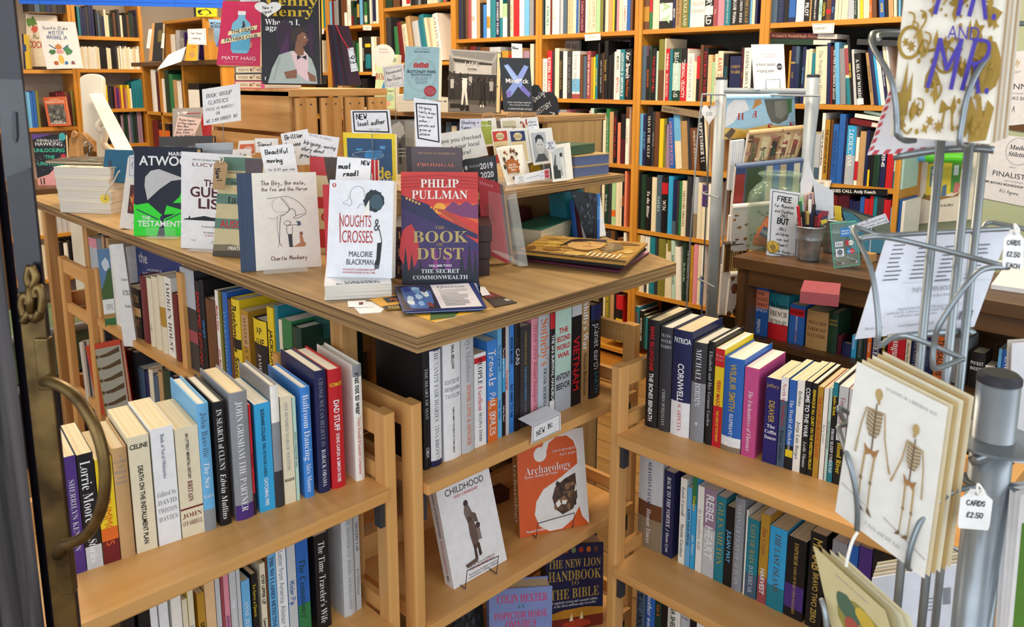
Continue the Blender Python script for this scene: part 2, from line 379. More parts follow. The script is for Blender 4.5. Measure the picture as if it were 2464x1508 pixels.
# ================================================================ books in rows
ORD = ['first', 'second', 'third', 'fourth', 'fifth', 'sixth', 'seventh', 'eighth', 'ninth', 'tenth', 'eleventh', 'twelfth', 'thirteenth', 'fourteenth', 'fifteenth', 'sixteenth', 'seventeenth', 'eighteenth', 'nineteenth']
def nth(i):
    if i < 19: return ORD[i]
    t, u = divmod(i+1, 10); T = {2: 'twent', 3: 'thirt', 4: 'fort'}[t]
    return T+'ieth' if u == 0 else T+'y-'+ORD[u-1]
RIGHT = {'x': Vector((0, -1, 0)), 'y': Vector((1, 0, 0))}
INTO = {'x': Vector((1, 0, 0)), 'y': Vector((0, 1, 0))}
def line_s(P0, D, u):
    "s with proj(P0+s*D).u = u"
    def cu(p): x, y, z = (p[0]-p[1])*R2, (p[0]+p[1])*R2, p[2]; return F*x-(u-PX)*(y*CP-z*SP)
    a = cu((P0[0], P0[1], P0[2]-EYE)); b = cu((P0[0]+D[0], P0[1]+D[1], P0[2]+D[2]-EYE)); return a/(a-b)
def height(P, upv, vt):
    lo, hi = .03, .6
    for _ in range(30):
        m = (lo+hi)/2
        if proj(P+upv*m)[1] > vt: lo = m
        else: hi = m
    return lo
BOOKS = []
def shelf(phrase, plane, c, z, K, rows, dep=.17, near=False, group=None, hmax=.36, skew=None):
    ox, oy, s = K; D = RIGHT[plane]; Nn = INTO[plane]
    P0 = Nn*c+Vector((0, 0, z)); prev = -1e9
    if skew: P0 = Vector((skew[0], skew[1], z)); D = Vector((skew[2], skew[3], 0)).normalized(); Nn = Vector((0, 0, 1)).cross(D)
    for i, r in enumerate(rows):
        h0, _, txt = r.partition(' :') ; q = h0.split(); uL, uR, vT = map(float, q[:3]); col = q[3] if len(q) > 3 else 'gy'
        lean = 0
        if '~' in col: col, l = col.split('~'); lean = math.radians(float(l))
        kind = None
        if '/' in col: col, kind = col.split('/')
        bands = col.split(';'); bc = bands[0]
        sa = max(line_s(P0, D, ox+uL/s), prev); sb = max(line_s(P0, D, ox+uR/s), sa+.004); 
        th = sb-sa-.0006
        up = Vector((0, 0, 1))*math.cos(lean)-D*math.sin(lean)
        base = P0+D*sa
        hh = min(height(base, up, oy+vT/s), hmax)
        prev = sb if lean == 0 else sb
        BOOKS.append(dict(phrase=phrase, i=i, plane=plane, base=base, D=D, N=Nn, lean=lean, t=th, h=hh, bc=bc, bands=bands[1:], txt=txt, kind=kind or ('h' if hh > .222 else 'p'), dep=min(dep, hh*.72), near=near,
                          px=abs(uR-uL)/s*hh/(P0+D*sa-Vector((0, 0, EYE))).length*F, group=group or 'books on '+phrase))
def parse_segs(txt): 
    out = []
    for sg in txt.split('|'):
        if not sg: continue
        c, _, w_ = sg.partition(':'); out.append((c[:2], c[2:] or 's', w_))
    return out
def spine_art(b, H, t, lim=1):
    items = []
    for bd in b['bands']:
        r, c = bd[:-2], bd[-2:]; a, e = r.split('-'); items.append(('r', .0, float(a), 1, float(e), c))
    return items, parse_segs(b['txt'])
def book_mesh(b, gc, gp, T0):
    "gc receives the cover, gp the pages; T0 local -> wherever"
    t, h, d, hb = b['t'], b['h'], b['dep'], b['kind'] == 'h'; c = b['bc']
    bo = .0024 if hb else .0008; bo = min(bo, t*.2); rec = .003 if hb else .0
    bulge = min(.0045, t*.14) if hb and t > .014 else .0
    n = 6 if bulge else 1
    def sy(x): return -bulge*(1-((x-t/2)/(t/2))**2)
    vs = []; fs = []
    for k in range(n+1):
        x = t*k/n; vs += [T0(Vector((x, sy(x), 0))), T0(Vector((x, sy(x), h)))]
    for k in range(n): fs.append((2*k, 2*k+2, 2*k+3, 2*k+1))
    # inner side of the spine and its top edge
    o = len(vs)
    for k in range(n+1):
        x = min(max(t*k/n, bo), t-bo); vs += [T0(Vector((x, max(sy(t*k/n)+bo, .0004)+.0, 0))), T0(Vector((x, max(sy(t*k/n)+bo, .0004), h)))]
    for k in range(n): fs += [(2*k+1, 2*k+3, o+2*k+3, o+2*k+1), (o+2*k, o+2*k+1, o+2*k+3, o+2*k+2)]
    gc.add(vs, fs, c)
    gc.box((0, .0002, 0), (bo, d, h), c, T=T0); gc.box((t-bo, .0002, 0), (t, d, h), c, T=T0)
    pm = PAGEW if b['h'] > .2 and (b['i']*7+int(t*1e4)) % 3 else PAGES
    gp.box((bo+.0002, .002, rec), (t-bo-.0002, d-rec*1.3, h-rec-.0006), pm, T=T0)
    items, segs = spine_art(b, h, t)
    T = lambda x, y, l: T0(Vector((x, sy(x)-l-.0002, y)))
    if items: draw(gc, items, t, h, T)
    ws = [max(2.5, len(x[2]))**.85*(1.5 if x[1].startswith('+') else 1) for x in segs]; tot = sum(ws) or 1
    y = h*.955; avail = h*.91
    for (cc, st, word), w_ in zip(segs, ws):
        L = avail*w_/tot
        if st.startswith('^'):                                       # set across the spine
            st = st[1:] or 's'
            lines = word.split('\\'); lh = min(L/len(lines)*.8, t*.42)
            for j, ln in enumerate(lines): draw(gc, [('t', ln, .5, (y-lh*(j+.6))/h, lh*.62/h, cc, st, .86)], t, h, T)
        elif word.strip():
            big = st.startswith('+'); st = st[1:] if big else st
            vs, fs, wd = lettering(word, 1, st)
            cs = min(t*(.66 if big else .52), L*.95/wd*1.25, .045); sx = min(1, L*.95/(wd*cs)); 
            if t < .012: cs = min(t*.6, L*.95/wd*1.25); sx = min(1, L*.95/(wd*cs))
            tw = wd*cs*sx; y1 = y-(L-tw)/2
            gc.add([T(t/2-cs*.5+p[1]*cs, y1-p[0]*cs*sx, .0005) for p in vs], fs, cc)
        y -= L
def book_frame(b):
    D, Nn, l = b['D'], b['N'], b['lean']
    X = D*math.cos(l)+Vector((0, 0, 1))*math.sin(l); Z = Vector((0, 0, 1))*math.cos(l)-D*math.sin(l)
    m = Matrix((X, Nn, Z)).transposed().to_4x4(); p = b['base'].copy()
    m.translation = p; return m
def blabel(b):
    seg = parse_segs(b['txt']); c = NAMES.get(b['bc'], 'dark')
    lab = c+(' hardback' if b['kind'] == 'h' else ' paperback')
    if seg and seg[0][0] != b['bc']: lab += ' with '+NAMES.get(seg[0][0], 'dark')+' lettering'
    end = ', '+nth(b['i'])+' from left on '+b['phrase']
    if len((lab+end).split()) > 16: lab = lab.split(' with ')[0]
    return lab+end
def emit_books(limit):
    order = sorted(BOOKS, key=lambda b: -b['px']); keep = set(id(b) for b in order[:limit]); rest = G()
    for b in BOOKS:
        m = book_frame(b)
        if id(b) not in keep:
            book_mesh(b, rest, rest, lambda p: m @ p); continue
        if b['near']:
            r = empty('book', mat=m); gc, gp = G(), G(); book_mesh(b, gc, gp, lambda p: p)
            for g, nm in ((gc, 'cover'), (gp, 'page_block')): o = g.build(nm); o.parent = r
        else:
            g = G(); book_mesh(b, g, g, lambda p: p); r = g.build('book', mat=m)
        tag(r, blabel(b), 'book', b['group'])
    if rest.v:
        o = rest.build('distant_books'); o['kind'] = 'stuff'; tag(o, 'small far-off book spines filling the highest and farthest shelves', 'books')
# ---- right trolley
RT = (1480, 700, 3.016); R2K = (1460, 1050, 3.293)
shelf("right trolley's top shelf", 'x', 1.525, .74, RT, [
 "215 303 200 bk/h :rdb:MARK BILLINGHAM|whb:THE BONES BENEATH", "308 395 252 dy/h :lt^S:TRANS-\\SISTER\\RADIO|ltS:  |ltS:CHRIS BOHJALIAN", "400 537 270 nv;0-.33wh/h :wh^b:PATRICIA|wh+b:CORNWELL|rdS:SCARPETTA",
 "540 642 362 dy;0-.6gy/h :whS:MICHAEL DIBDIN|wh^s: \\ \\ff", "648 697 362 bk/h :ltS:Elizabeth and Her German Garden|lts: ", "700 766 412 ye;.82-1rd;0-.42rd/p :wh^s:Thomas\\Chastain|rd+b:PERRY MASON|yeb:THE CASE OF TOO MANY",
 "768 908 470 bl;.0-.06pt;.06-.16wh/h :gd+b:WILBUR SMITH|whB:ELEPHANT SONG", "912 1012 545 hp/p :mgi: |hps: |whi:The Enchantress of Florence", "1065 1166 622 vi/p :gd^s:Jeffery|gd+b:DEAVER|wh^B:The\\Coffin\\Dancer",
 "1170 1224 622 sl;.75-1wh/p :rdS:North by Northwest|bks:Ernest Lehman", "1228 1282 640 bl;0-.27bk;.14-.22ye/p :whS:The World of Darkness", "1284 1337 640 ip/p :bkS:fictions|bkS:Jorge Luis Borges", "1341 1387 650 bk/p :wh+b:COME TO THE WAR|whi:Leslie Thomas",
 "1390 1426 665 bk/p :yeb:REMARQUE ALL QUIET ON THE WESTERN FRONT", "1429 1471 690 oc/p :rds:THE CAMP ON BLOOD ISLAND|yes: ", "1475 1509 700 pk;0-1ip/p :gys:Barry Lyndon", "1512 1533 700 mt/p :bks:THE TELEVISION ADVENTURES",
 "1536 1573 660 bk;0-.22tl;.86-1tl/p :yeB:Andre Brink|whB:FROM SLEEP UNBOUND", "1577 1645 685 lt;0-.45bk/p :roS:Tim Butcher|yeB:Blood River", "1650 1710 705 pk;0-1lt/p :puS:LATE NIGHTS"], .15, True, skew=(1.505, .957, .09, -1))
shelf("right trolley's middle shelf", 'x', 1.53, .405, R2K, [
 "243 428 116 lt;0-.33pt;.33-.5br/h :nvS:SEBASTIAN FAULKS|whS:Human Traces", "437 516 262 nv/p :wh+I:BACK TO THE VORTEX|whi:J Shaun Lyon", "563 613 322 ip/p :bki:Lewis Carroll|bki:Martin Gardner", "616 653 398 sk/p :bkB:KNOW YOUR OWN IQ",
 "656 692 308 cy;.7-1gn/p :ye+b:Crackpot|whs:John Waters", "697 747 383 ip/p :gyi:By Carpathian Acid", "750 842 400 lt;.55-1mv/p :wh+b:REBEL HEART|ips:  ", "845 917 463 tl/p :gd+S:GILES MILTON|whs:  ", "920 982 543 bk/p :skb:JULIAN MAY", "985 1062 470 gy/h :ltS:STRANGER LIGHT OF AUTUMN",
 "1075 1081 580 ip/p", "1083 1178 638 tl;.0-.3sl/p :gdS:EAST OF RAIN|ltS:DAYBREAK", "1187 1257 605 oc;0-.3ro/p :roi:Jim Crace|whb:HARVEST", "1260 1393 698 cy;0-.28tl/p :bri:THE LAST ISLAND|whs: ", "1397 1545 780 bk;.12-.42pu/p :gd+B:EMPEROR|gdB:GODS OF WAR|gdB:CONN IGGULDEN",
 "1567 1692 745 bk/p :gd+b:McNAB|gdb:BRAVO TWO ZERO", "1735 1848 812 gy/p :bkS:THE INHERITOR", "1852 1935 842 bl/p :whS:OCEAN", "1940 2040 862 pu/p :mvS:THU A MOI", "2045 2130 880 bk;.2-.5dg/p :rdb:SIX"], .15, True)
shelf("right trolley's bottom shelf", 'x', 1.53, .07, R2K, [
 "222 292 1128 sl/h :bkb:IT'S ALL ABOUT THE BIKE", "296 366 1160 bl/h :whB:another word from ARL", "368 418 1212 dg/p :ogB:Get S|ltS:story of", "420 462 1240 bk/p", "464 562 1272 ip/h :dgb:SEA SHELLS|dgs:of the West Indies", "566 634 1312 lt/p :bk^S:A Field\\Guide\\to the",
 "638 684 1350 bk/p :rdb:VICTORIA WOOD", "688 778 1387 ip/p :rdi:Ace", "782 850 1440 br/p", "856 930 1460 dy/p", "936 1010 1480 sl/p", "1020 1100 1500 mr/p"], .15, True)
# ---- left trolley
LA, LB, LC = (60, 800, 2.514), (440, 800, 3.141), (200, 1180, 3.52)
def conv(rows, K, L):
    out = []
    for r in rows:
        q = r.split(' ', 3); u = [(K[0]+float(q[0])/K[2]-L[0])*L[2], (K[0]+float(q[1])/K[2]-L[0])*L[2], (K[1]+float(q[2])/K[2]-L[1])*L[2]]; out.append('%.2f %.2f %.2f %s' % (*u, q[3]))
    return out
shelf("left trolley's top shelf", 'y', 1.265, .77, LB, conv([
 "305 376 757 sl;0-1pu/p :ltS:SHERRILYN KENYON", "379 478 745 bk;0-.2lt/p :wh+S:Lorrie Moore|whi:the Stories", "482 582 775 ye;0-.22dr;.22-.34og/p :ogs:THE SUMMONS", "585 672 705 tn/h :gy^S:A\\GAME\\OF\\HIDE\\and\\SEEK|brs: ",
 "680 806 640 cr/p :bk^b:CELINE|bkb:DEATH ON THE INSTALLMENT PLAN", "815 950 590 wh/p :nvS:Book of Naval Obituaries|gy^S: \\Edited by\\DAVID\\TWISTON\\DAVIES", "955 1092 588 cr;.255-.27dr/p :bkb:AN UTTERLY IMPARTIAL HISTORY|dr+B:BRITAIN|dr^S: \\JOHN\\O'FARRELL"], LA, LB)+[
 "165 258 545 sk;0-.17gy/h :slS:John Banville|whi:The Sea|wh^s: \\PICADOR", "285 372 530 bk/h :whS:IN SEARCH of CLUNY|whi:Edwin Mullins", "405 541 462 gy;0-.12pu/h :wh+S:JOHN GRISHAM THE PARTNER", "543 560 545 rd;0-.2bk/p :drb:MICHAEL JACKSON", "585 702 548 cy/p :bkb:SUZANNE COLLINS|bkB:THE HUNGER GAMES|whb:CATCHING FIRE",
 "705 767 402 gy;.7-1ip;0-.3dy/h", "775 860 490 cr/p :gyS:ONE HUNDRED YEARS OF SOLITUDE|bk^b: \\PICADOR", "863 889 490 mt/p :dgS:JOYCE A Portrait of the Artist", "925 997 420 bb/h :wh+S:Ballroom Dancing|whS:Alex Moore", "1030 1118 295 nv/h :gyS:CHANGE WE CAN BELIEVE IN|whS:BARACK OBAMA", "1130 1232 285 rd/h :ye^b: \\ULTIMATE|wh+b:DAD STUFF|whb:STEVE CAPLIN & SIMON ROSE",
 "1310 1377 248 ip;.9-1gy/h :bk+b:what not to wear|rds:Trinny Woodall & Susannah Constantine"], .16, True, skew=(.829, 1.256, .39, -.05))
shelf("left trolley's lower shelf", 'y', 1.275, .476, LC, [
 "405 520 900 bk/p :whb: AM", "548 640 880 bk/p :wh+b:LOVE ALL", "645 705 930 wh/p :skh:of the Appalachians", "715 792 900 wh/p :bls: |rdi:The End", "815 898 840 ip/p :gyi:surf n the", "903 946 930 cr/p :ogB:THE BIG", "949 998 825 ye;0-1cr/p :blS:The Daily Telegraph", "1025 1087 880 oc/p :bkb:DENNIS WHEATLEY", "1090 1172 765 pe/p :bkb: |bkb:Unspeak", "1176 1216 720 lt/p :gys:notes",
 "1220 1241 700 ro/p", "1243 1287 685 pk/p :puB:KIDSTUFF", "1290 1346 665 mv;0-1lt/p :whS:THE OTHER BOLEYN", "1348 1380 650 sk;0-1lt/p", "1385 1455 775 sk/p :whS:ANNE ZOUROUDI", "1468 1514 715 bk/p :yeS:To Serve a Queen|tlS:Josephine Bell", "1540 1586 625 cr/p :bkb:STIFF UPPER LIP|bkb:Lawrence Durrell", "1588 1605 560 br/p", "1608 1672 515 sk/p :nvB:THE NO 1 LADIES DETECTIVE AGENCY",
 "1676 1758 475 wh/p :gys:Letter from America|gys:Alistair Cooke", "1763 1834 435 sk;0-1lt/p :blh:Mister Pip", "1838 1940 405 bl;0-.35gn/p :dgi:The Commoner", "1990 2108 395 bk/p :whi:The Time Traveler's Wife", "2215 2312 190 lt/h :gyS:THE DISINHERITED|gyS:ROBERT SACKVILLE-WEST", "2318 2362 178 lt/h :bkS:ANGLERS' LAW|gyS:R I Millichamp"], .16, True)
# ---- trolley under the front corner
CM = (860, 640, 3.016)
shelf("front corner trolley's top shelf", 'y', 1.212, .76, CM, [
 "488 531 540 bk/h :ltS:THE HEART OF MAN|ltb:OBX", "535 614 555 nv;.05-.93wh/h :slS:THE VANITY FAIR DIARIES|slS:TINA BROWN", "630 754 540 wh/h :bk+b:SAUL BELLOW|gy^s: \\EDITED BY\\BENJAMIN\\TAYLOR|bkb:THERE IS SIMPLY TOO MUCH TO THINK ABOUT", "758 849 430 lt/h :gyS:Cerys Matthews|saB:HOOK LINE & SINGER",
 "853 937 645 wh;.9-.96rd/p :bk+S:PEOPLE|rdS:Excellent|bkS:SELINA TODD", "945 1017 550 bb;0-.42og/p :wh+h:Travels|whh:PAUL BOWLES", "1019 1050 425 sk/p :blb:The Language of|blb:Linda Taylor", "1052 1073 425 bk;.4-.7cy/p :whs:The Language of Politics|whs:Adrian Beard", "1075 1100 420 rd;0-1lt/p :rdb:The Language", "1103 1136 415 bb/p :bkb:EDDIE MAGEE|bkb:NO NEED TO DIE",
 "1139 1179 350 bk/h :wh+s:CARS|bks: ", "1181 1257 445 dy/p :gds:OTHERWISE KNOWN AS|sks:THE HUMAN CONDITION|gyS:GEOFF DYER", "1259 1306 385 pk/h :roS:TITANIC LIVES|roS:Richard Davenport-Hines", "1308 1391 340 st/h :og+S:Sotheby's|bkS:FRANK HERRMANN", "1393 1429 345 bk;0-.15wh;.85-1rd/h :whb: |whb:THE SAS SURVIVAL HANDBOOK", "1432 1547 285 mt;0-.35st/p :rd^b: \\ \\THE\\SECOND\\WORLD\\WAR|bk^b:ANTONY\\BEEVOR",
 "1549 1619 262 bk;.86-1lt/p :whs: |rd+b:VIETNAM", "1622 1675 212 kr/p :wh+B:Shifty's War|bkS:Marcus Brotherton", "1685 1758 288 bk;.84-1nv/h :wh^s: |lts:planet earth|tls:EARTH"], .16, True)
# ---- side trolley
SK_ = (180, 540, 3.52)
shelf("side trolley's top shelf", 'x', .875, SZ, SK_, [
 "130 168 90 rd;.2-.72ip/h :gyS:MAPLES ALBUM", "170 242 95 st;.88-1pk/h :lts:", "290 306 80 tn/h", "308 324 95 br/h", "326 344 100 tn/h", "346 420 170 ip/p", "470 580 505 bk;.45-.62tn/h :tn^S:GROWTH\\OF\\MUSIC", "592 647 425 dr/h", "650 690 440 cr/h :gyS: |gys:W", "692 745 425 cr/h", "748 800 415 cr;.35-.6oc/h :gyS:  ", "802 860 435 ip/p :bkS:IMOGEN HOLST", "865 908 575 dr/h"], .16, True, hmax=.285)
shelf("side trolley's sports shelf", 'x', .875, SZ, SK_, [
 "950 1068 300 dy;.62-1st;.28-.4ro/p :bkS:", "1075 1114 465 bk/h :rd+b:SPORTSELECTION", "1116 1142 462 bk/h :bb+b:SPORT", "1150 1232 612 br/h", "1236 1262 552 ip/p :rdb:Motty's Diary|rdb:John Motson", "1264 1284 560 ol/h", "1298 1340 560 bl/h :skS:INTERNATIONAL", "1344 1371 622 br/h", "1373 1442 615 ye;.5-.6bk/h :bkb:Rothmans|bkb:Soccer", "1452 1512 715 oc;.6-.95tn/p :brS:MASTER IN THE MOUTH", "1556 1668 780 bk;.74-1ye/h :bk^b:AP\\THE|whS:JAMES STANLEY", "1675 1728 690 ye/p :bkb:JACKSONS YEAR",
 "1740 1768 680 tl/p", "1770 1797 800 cr/p :dgb:THE TECHNICIAN", "1800 1880 790 gn/p :bk+b:BANKS", "1885 1960 850 dg/h"], .16, True, hmax=.285)
shelf("side trolley's low shelf", 'x', .9, SZ-.34, SK_, [
 "395 470 1000 ro/p :drB:H BALFOUR GARDINER", "474 520 1040 dr/h", "524 570 1060 dy/h", "574 630 1195 sl/h", "634 668 1230 nv/h", "670 706 1210 cr/h", "708 752 1260 sl/h", "754 790 1230 tn/h", "794 860 1205 dg/h", "864 905 1270 nv/h"], .15, True)
# ---- dictionaries under the counter
shelf("the shelf under the counter", 'x', 2.27, .755, (1760, 620, 3.5), [
 "152 300 190 bl;.52-.85sa/p :wh^s: \\THE\\COLLINS\\ROBERT\\FRENCH|wh+b:FRENCH", "304 468 288 tl;.35-.7ip;0-.35rd/h :tls: |bk^B:The Penguin\\FRENCH\\DICTIONARY|rds:  ", "476 602 385 bl;.72-.9rd/p :wh^b: \\COLLINS|whb:FRENCH DICTIONARY|pkh:Plus GRAMMAR", "620 802 430 kr/h :br^S: \\NOUVEAU PETIT\\LAROUSSE\\ILLUSTRE|kr^s: ", "805 882 455 dg/h :gd^s: \\HARRAP'S\\FRENCH", "886 920 650 mr/h", "925 1000 710 nv/h", "1004 1046 648 cy/p :whS:German|whs: ", "1050 1100 650 dg/h :gys:COMPANION", "1104 1130 640 dy/p",
 "1134 1168 630 og/p :whS:French", "1172 1244 640 nv/p :wh+B:GREEK", "1250 1296 645 bk/p :yeb:GERMAN GRAMMAR", "1302 1450 640 rd/p :wh+B:language", "1453 1494 650 cr/p :bkS:Rhyming Slang", "1498 1592 640 nv/h :gyS:Thesaurus", "1596 1688 650 nv/p :slB:Collins", "1692 1790 655 og/p :dyb:THESAURUS", "1793 1835 660 rd/p :whb:ENGLISH", "1840 1962 665 gy/h :bkS:Collins THESAURUS", "1985 2112 785 bk/h :wh^B: \\POCKET\\ROGET'S|bks: ", "2118 2200 900 nv;.5-1ip/p", "2215 2245 765 sk/p", "2248 2345 770 bl/p :whB:ENGLISH"], .17, False, hmax=.27)
# ---- wall bookcases
BP = BX+.012
D_ = (1280, 0, 3.014); E_ = (1500, 0, 4.436); E4_ = (1480, 320, 3.277); F_ = (1820, 0, 5.026); F3_ = (1900, 240, 4.7125); C_ = (760, 0, 4.4); X7 = (1400, 400, 3.017)
def wall(ph, z, K, rows, **k): shelf(ph, 'x', BP, z, K, rows, .18, False, hmax=.3, **k)
wall('the shelf above the World War 2 tag', BZ[0], D_, ["62 83 -10 sl", "97 132 -20 mt :dgS:ENIGMA", "133 146 -5 dr", "147 168 -30 ip :roS:SISTERS", "170 198 -10 ip :tlS:     ", "205 226 -20 st", "228 253 -30 sl", "258 291 -20 pe :gyS:Journal Helen Bex", "293 319 -10 cr", "320 333 -30 bl", "334 346 -25 gy", "348 385 -5 mr :pkS:London Longshot", "387 400 -20 ip", "402 434 -15 cr :gyS:Love-charm of Bombs", "436 463 -30 cr :roS:SUMMER OF 45", "465 493 -40 lg", "494 515 -30 ol", "516 529 -20 bk", "530 553 -15 cr", "554 583 -10 tn", "584 597 -20 ye", "598 612 -30 bk", "613 628 -20 pk", "630 655 -10 cr", "657 686 -20 ip;0-.25lt :rdB:CORDITE", "688 712 -10 bl :rdb:       ", "713 728 -5 br"])
wall('the World War 2 shelf', BZ[1], D_, ["78 110 425 ip :gyS:FIGHTER BOYS", "111 145 368 rd :whb:SISTERS IN ARMS", "147 163 370 dy", "165 196 350 cr :gyS:   ", "198 222 372 bk :gdS:MOONLESS NIGHT", "224 253 372 ip :roS:   ", "255 287 372 dy :gyS:THE NEXT MOON", "290 345 372 ip;0-.1ro;.15-.42sk :gyS:PADDY ASHDOWN", "346 369 395 br :rdS:  ", "371 394 405 sl", "397 424 370 ro :ipS:ON THE BLOODY ROAD", "425 441 415 oc", "443 456 412 ye", "458 474 395 tl :yeb:AGAINST ALL ODDS", "475 487 312 bk :cys:    ", "489 510 390 bk :ltS:THEY HAVE THEIR EXITS", "511 518 380 br", "519 547 275 bk :gdB:Imagine  Hell", "549 573 400 bk", "575 592 385 dr;0-1bk :rds:   ", "593 604 375 ip", "606 635 360 ip :dgb:MISSION|rdb:BETRAYAL", "637 669 358 tl :whb:NOTHING IS IMPOSSIBLE", "671 717 355 bk :wh+b:Karl Brandt|ogs:Nazi Doctor"])
wall('the shelf below the World War 2 shelf', BZ[2], D_, ["165 198 795 bl :skS:   ", "200 249 795 pk;.5-1gy :bk^S: \\ \\THIRD\\REICH", "250 268 825 rd", "270 297 860 bk :gyS:  ", "298 313 870 dy", "314 339 808 dg :ogS:OPERATION WILLI", "340 377 815 bk;.15-.6ro", "379 390 870 gn", "391 409 890 cr", "410 419 800 pk", "420 445 785 mt", "446 465 790 dg :gds:GERMANY'S ELITE", "467 501 820 ip :gyS:RENEGADES", "502 533 838 cr", "534 557 788 gn :ltS:ENGLISH WAY OF DEATH", "558 587 810 tn :ipS:     ", "588 615 800 bk :rdS:CHILDREN of the FLAMES", "617 638 888 sa", "640 673 825 mr;.5-1bk", "675 700 775 ip;.8-1br :gyS:Loving Hitler"])
wall('the shelf half hidden by the raised plywood', BZ[3], X7, ["20 41 100 dy", "42 71 110 pe", "72 96 115 ye", "97 126 110 ip :bkb:IN THE WORLD", "127 160 115 cr :gyS:KINLECK", "164 189 112 dg :whS:The Netherby", "190 213 110 dy :pkS:    ", "214 243 110 lg;.2-.35og", "244 272 105 cr", "273 287 100 cr :roS:LONG WAR", "288 303 60 bk :ogb:TALES BURMA", "304 320 35 sa :rdS:    "])
wall('the shelf behind the lying art magazines', BZ[4], X7, ["20 180 455 dy", "182 202 455 dy", "203 233 450 br :rds:   ", "234 251 440 bk :whS:TAN", "253 294 515 br :oc: ", "295 314 430 ip :gys:    "])
wall('the lowest shelf seen under the table', BZ[5]+.04, X7, ["150 164 880 cr", "165 200 875 ol :yeS:THE BRITISH ARMY", "201 228 905 tn", "229 243 860 bk :whs:   ", "244 292 930 rd;.0-.5ye;.5-.7bk"])
wall('the shelf above the red parachute book', BZ[0], E_, ["188 275 -30 br;.25-.7oc", "277 306 -20 gn;.55-1rd", "311 378 -25 cr", "382 520 -30 bk;.25-.8ip :lg+b:A Y", "522 553 -20 nv :whb:BRITAIN", "556 616 -30 ol;.0-1kr :bkS:Modern History", "619 690 -30 ol :ipS:ENGLAND", "691 706 -10 tl", "709 862 -15 ip :gy^S:COLLECTED\\ESSAYS", "865 951 -25 bk;.4-.7ip :wh+b:RY OLD", "956 1000 -30 mg;0-1ro :ltS:Isle", "1004 1071 -20 pk", "1075 1137 -30 tl :whS:KITANDALL TO PENNE", "1140 1226 -20 bk :wh+B:IGOR Within", "1228 1272 -30 bk :wh+B:USION HERE", "1274 1346 -20 dy :gdB:THE CALL-UP", "1347 1366 -10 sk", "1368 1399 -10 cr :gyS:   ", "1400 1426 -30 nv :gys:    "])
wall('the shelf of the red parachute book', BZ[1], E_, ["155 185 490 bk :whb:BATTLEGROUND KOREA", "186 236 490 mv;0-1sl :bk: ", "237 273 600 bk :ogB:SEAWOLVES", "274 292 490 dg", "293 341 515 bk :rdb:TWO SIDES OF HELL", "342 363 545 mt", "365 426 420 ol;0-.5br :ogS:     ", "427 440 410 cr", "441 482 520 rd :whb:THE PARAS|whs:FRANK HILTON", "484 514 525 tl :skS:     ", "516 601 515 mt;.72-1dg;0-.2dg :whb:BEACHES WAITING", "602 668 515 rd;.72-1bk :whs: |whb:TERMINAL VELOCITY", "669 678 520 ip", "679 739 570 ip :gyS:THE FALKLANDS WAR", "741 770 655 cr", "771 803 600 rd;0-.5bk", "805 836 480 br :ogS:   ", "838 887 510 bk :rd+B:EXCURSION TO HELL", "889 931 585 pe", "933 960 660 lg", "962 990 575 cr :gyS:Northern Ireland", "992 1049 545 cr :rd+B:EASY TARGET", "1051 1104 570 bk :tlb:COMANCHE", "1120 1238 600 nv :gd^S: \\ANDREW\\MARR", "1241 1263 505 mr :gds:DIARY", "1266 1346 510 ip :bkS:COMING DOWN TOWN", "1348 1386 640 bk"])
wall('the shelf under the red parachute book', BZ[2], E4_, ["148 171 -118 ip :dgS:    ", "173 213 -155 sk :blS:   ", "214 241 -144 nv :skB:SAS SECRET", "243 285 -206 bk :ipS:MAN IN THE GULF", "286 304 -169 dy :ltS:TIDES OF WAR", "306 341 -169 br", "343 376 -114 ye", "378 397 -114 ol :dgS:     ", "399 429 -66 mv~2", "431 473 -121 bl~4 :pkB:ANGOLIAN POLITICS", "478 528 -158 cr;.5-1sk~5", "531 579 -95 kr~4", "580 601 -125 dy~5 :ips:     ", "603 668 -40 br~5 :ipS:WORLD OF OUR FATHERS", "680 721 -151 bk~7 :wh+B:SEPTEMBER 11", "723 740 -225 cr~6", "741 756 -200 tn~5"])
wall('the Airborne Soldier shelf', BZ[3], E4_, ["132 152 360 tn", "153 176 285 cr :gyS:    ", "177 199 310 bk :ltS:        ", "200 236 325 dg :ltS:    ", "237 281 345 bk :whI:To the Bitter", "282 319 348 cr :gys: ", "320 359 330 sl :mtB:NAVIES", "360 407 345 bk;.7-.9rd :ipb:WIN", "410 446 338 cy :nvS:   ", "447 476 370 nv;.0-.25sl :tlS:    ", "477 496 375 dy", "497 516 378 gn", "517 553 375 cr :bkS:MILITARY ORIGINS", "555 591 335 dy :tlB:   ", "592 609 335 bk :ye+b:THE AIRBORNE SOLDIER", "610 641 335 st;0-.4pt :roS:    ", "642 673 390 cr", "675 720 405 cr;.6-1pu", "722 738 400 ip"])
wall('the shelf of the fanned teal spiral', BZ[4], E4_, ["118 141 715 bk", "142 186 715 oc :ipB:ELITE FIGHTING", "187 226 720 cr :gyS:The Pl", "228 246 800 dy;.5-1wh", "247 263 700 ip :rds:    ", "264 306 765 tl :bkb:        ", "308 331 750 dy :ltb:GUN", "332 389 755 ol :yeB:GUNS", "390 413 870 cr", "414 446 835 ol;0-.8cr~3", "447 476 835 mt~3 :dgB:BADGES & INSIGNIA", "478 521 895 ip~3", "525 551 840 dg :mtI:The Man in War", "552 581 800 bk :ltS:ENCYCLOPEDIA OF SURVIVAL", "582 606 885 oc :yes:WAR", "607 641 810 pk :roS:      ", "642 666 845 cr", "667 692 880 ip;0-.5bl :rdb: |skb:REAL"])
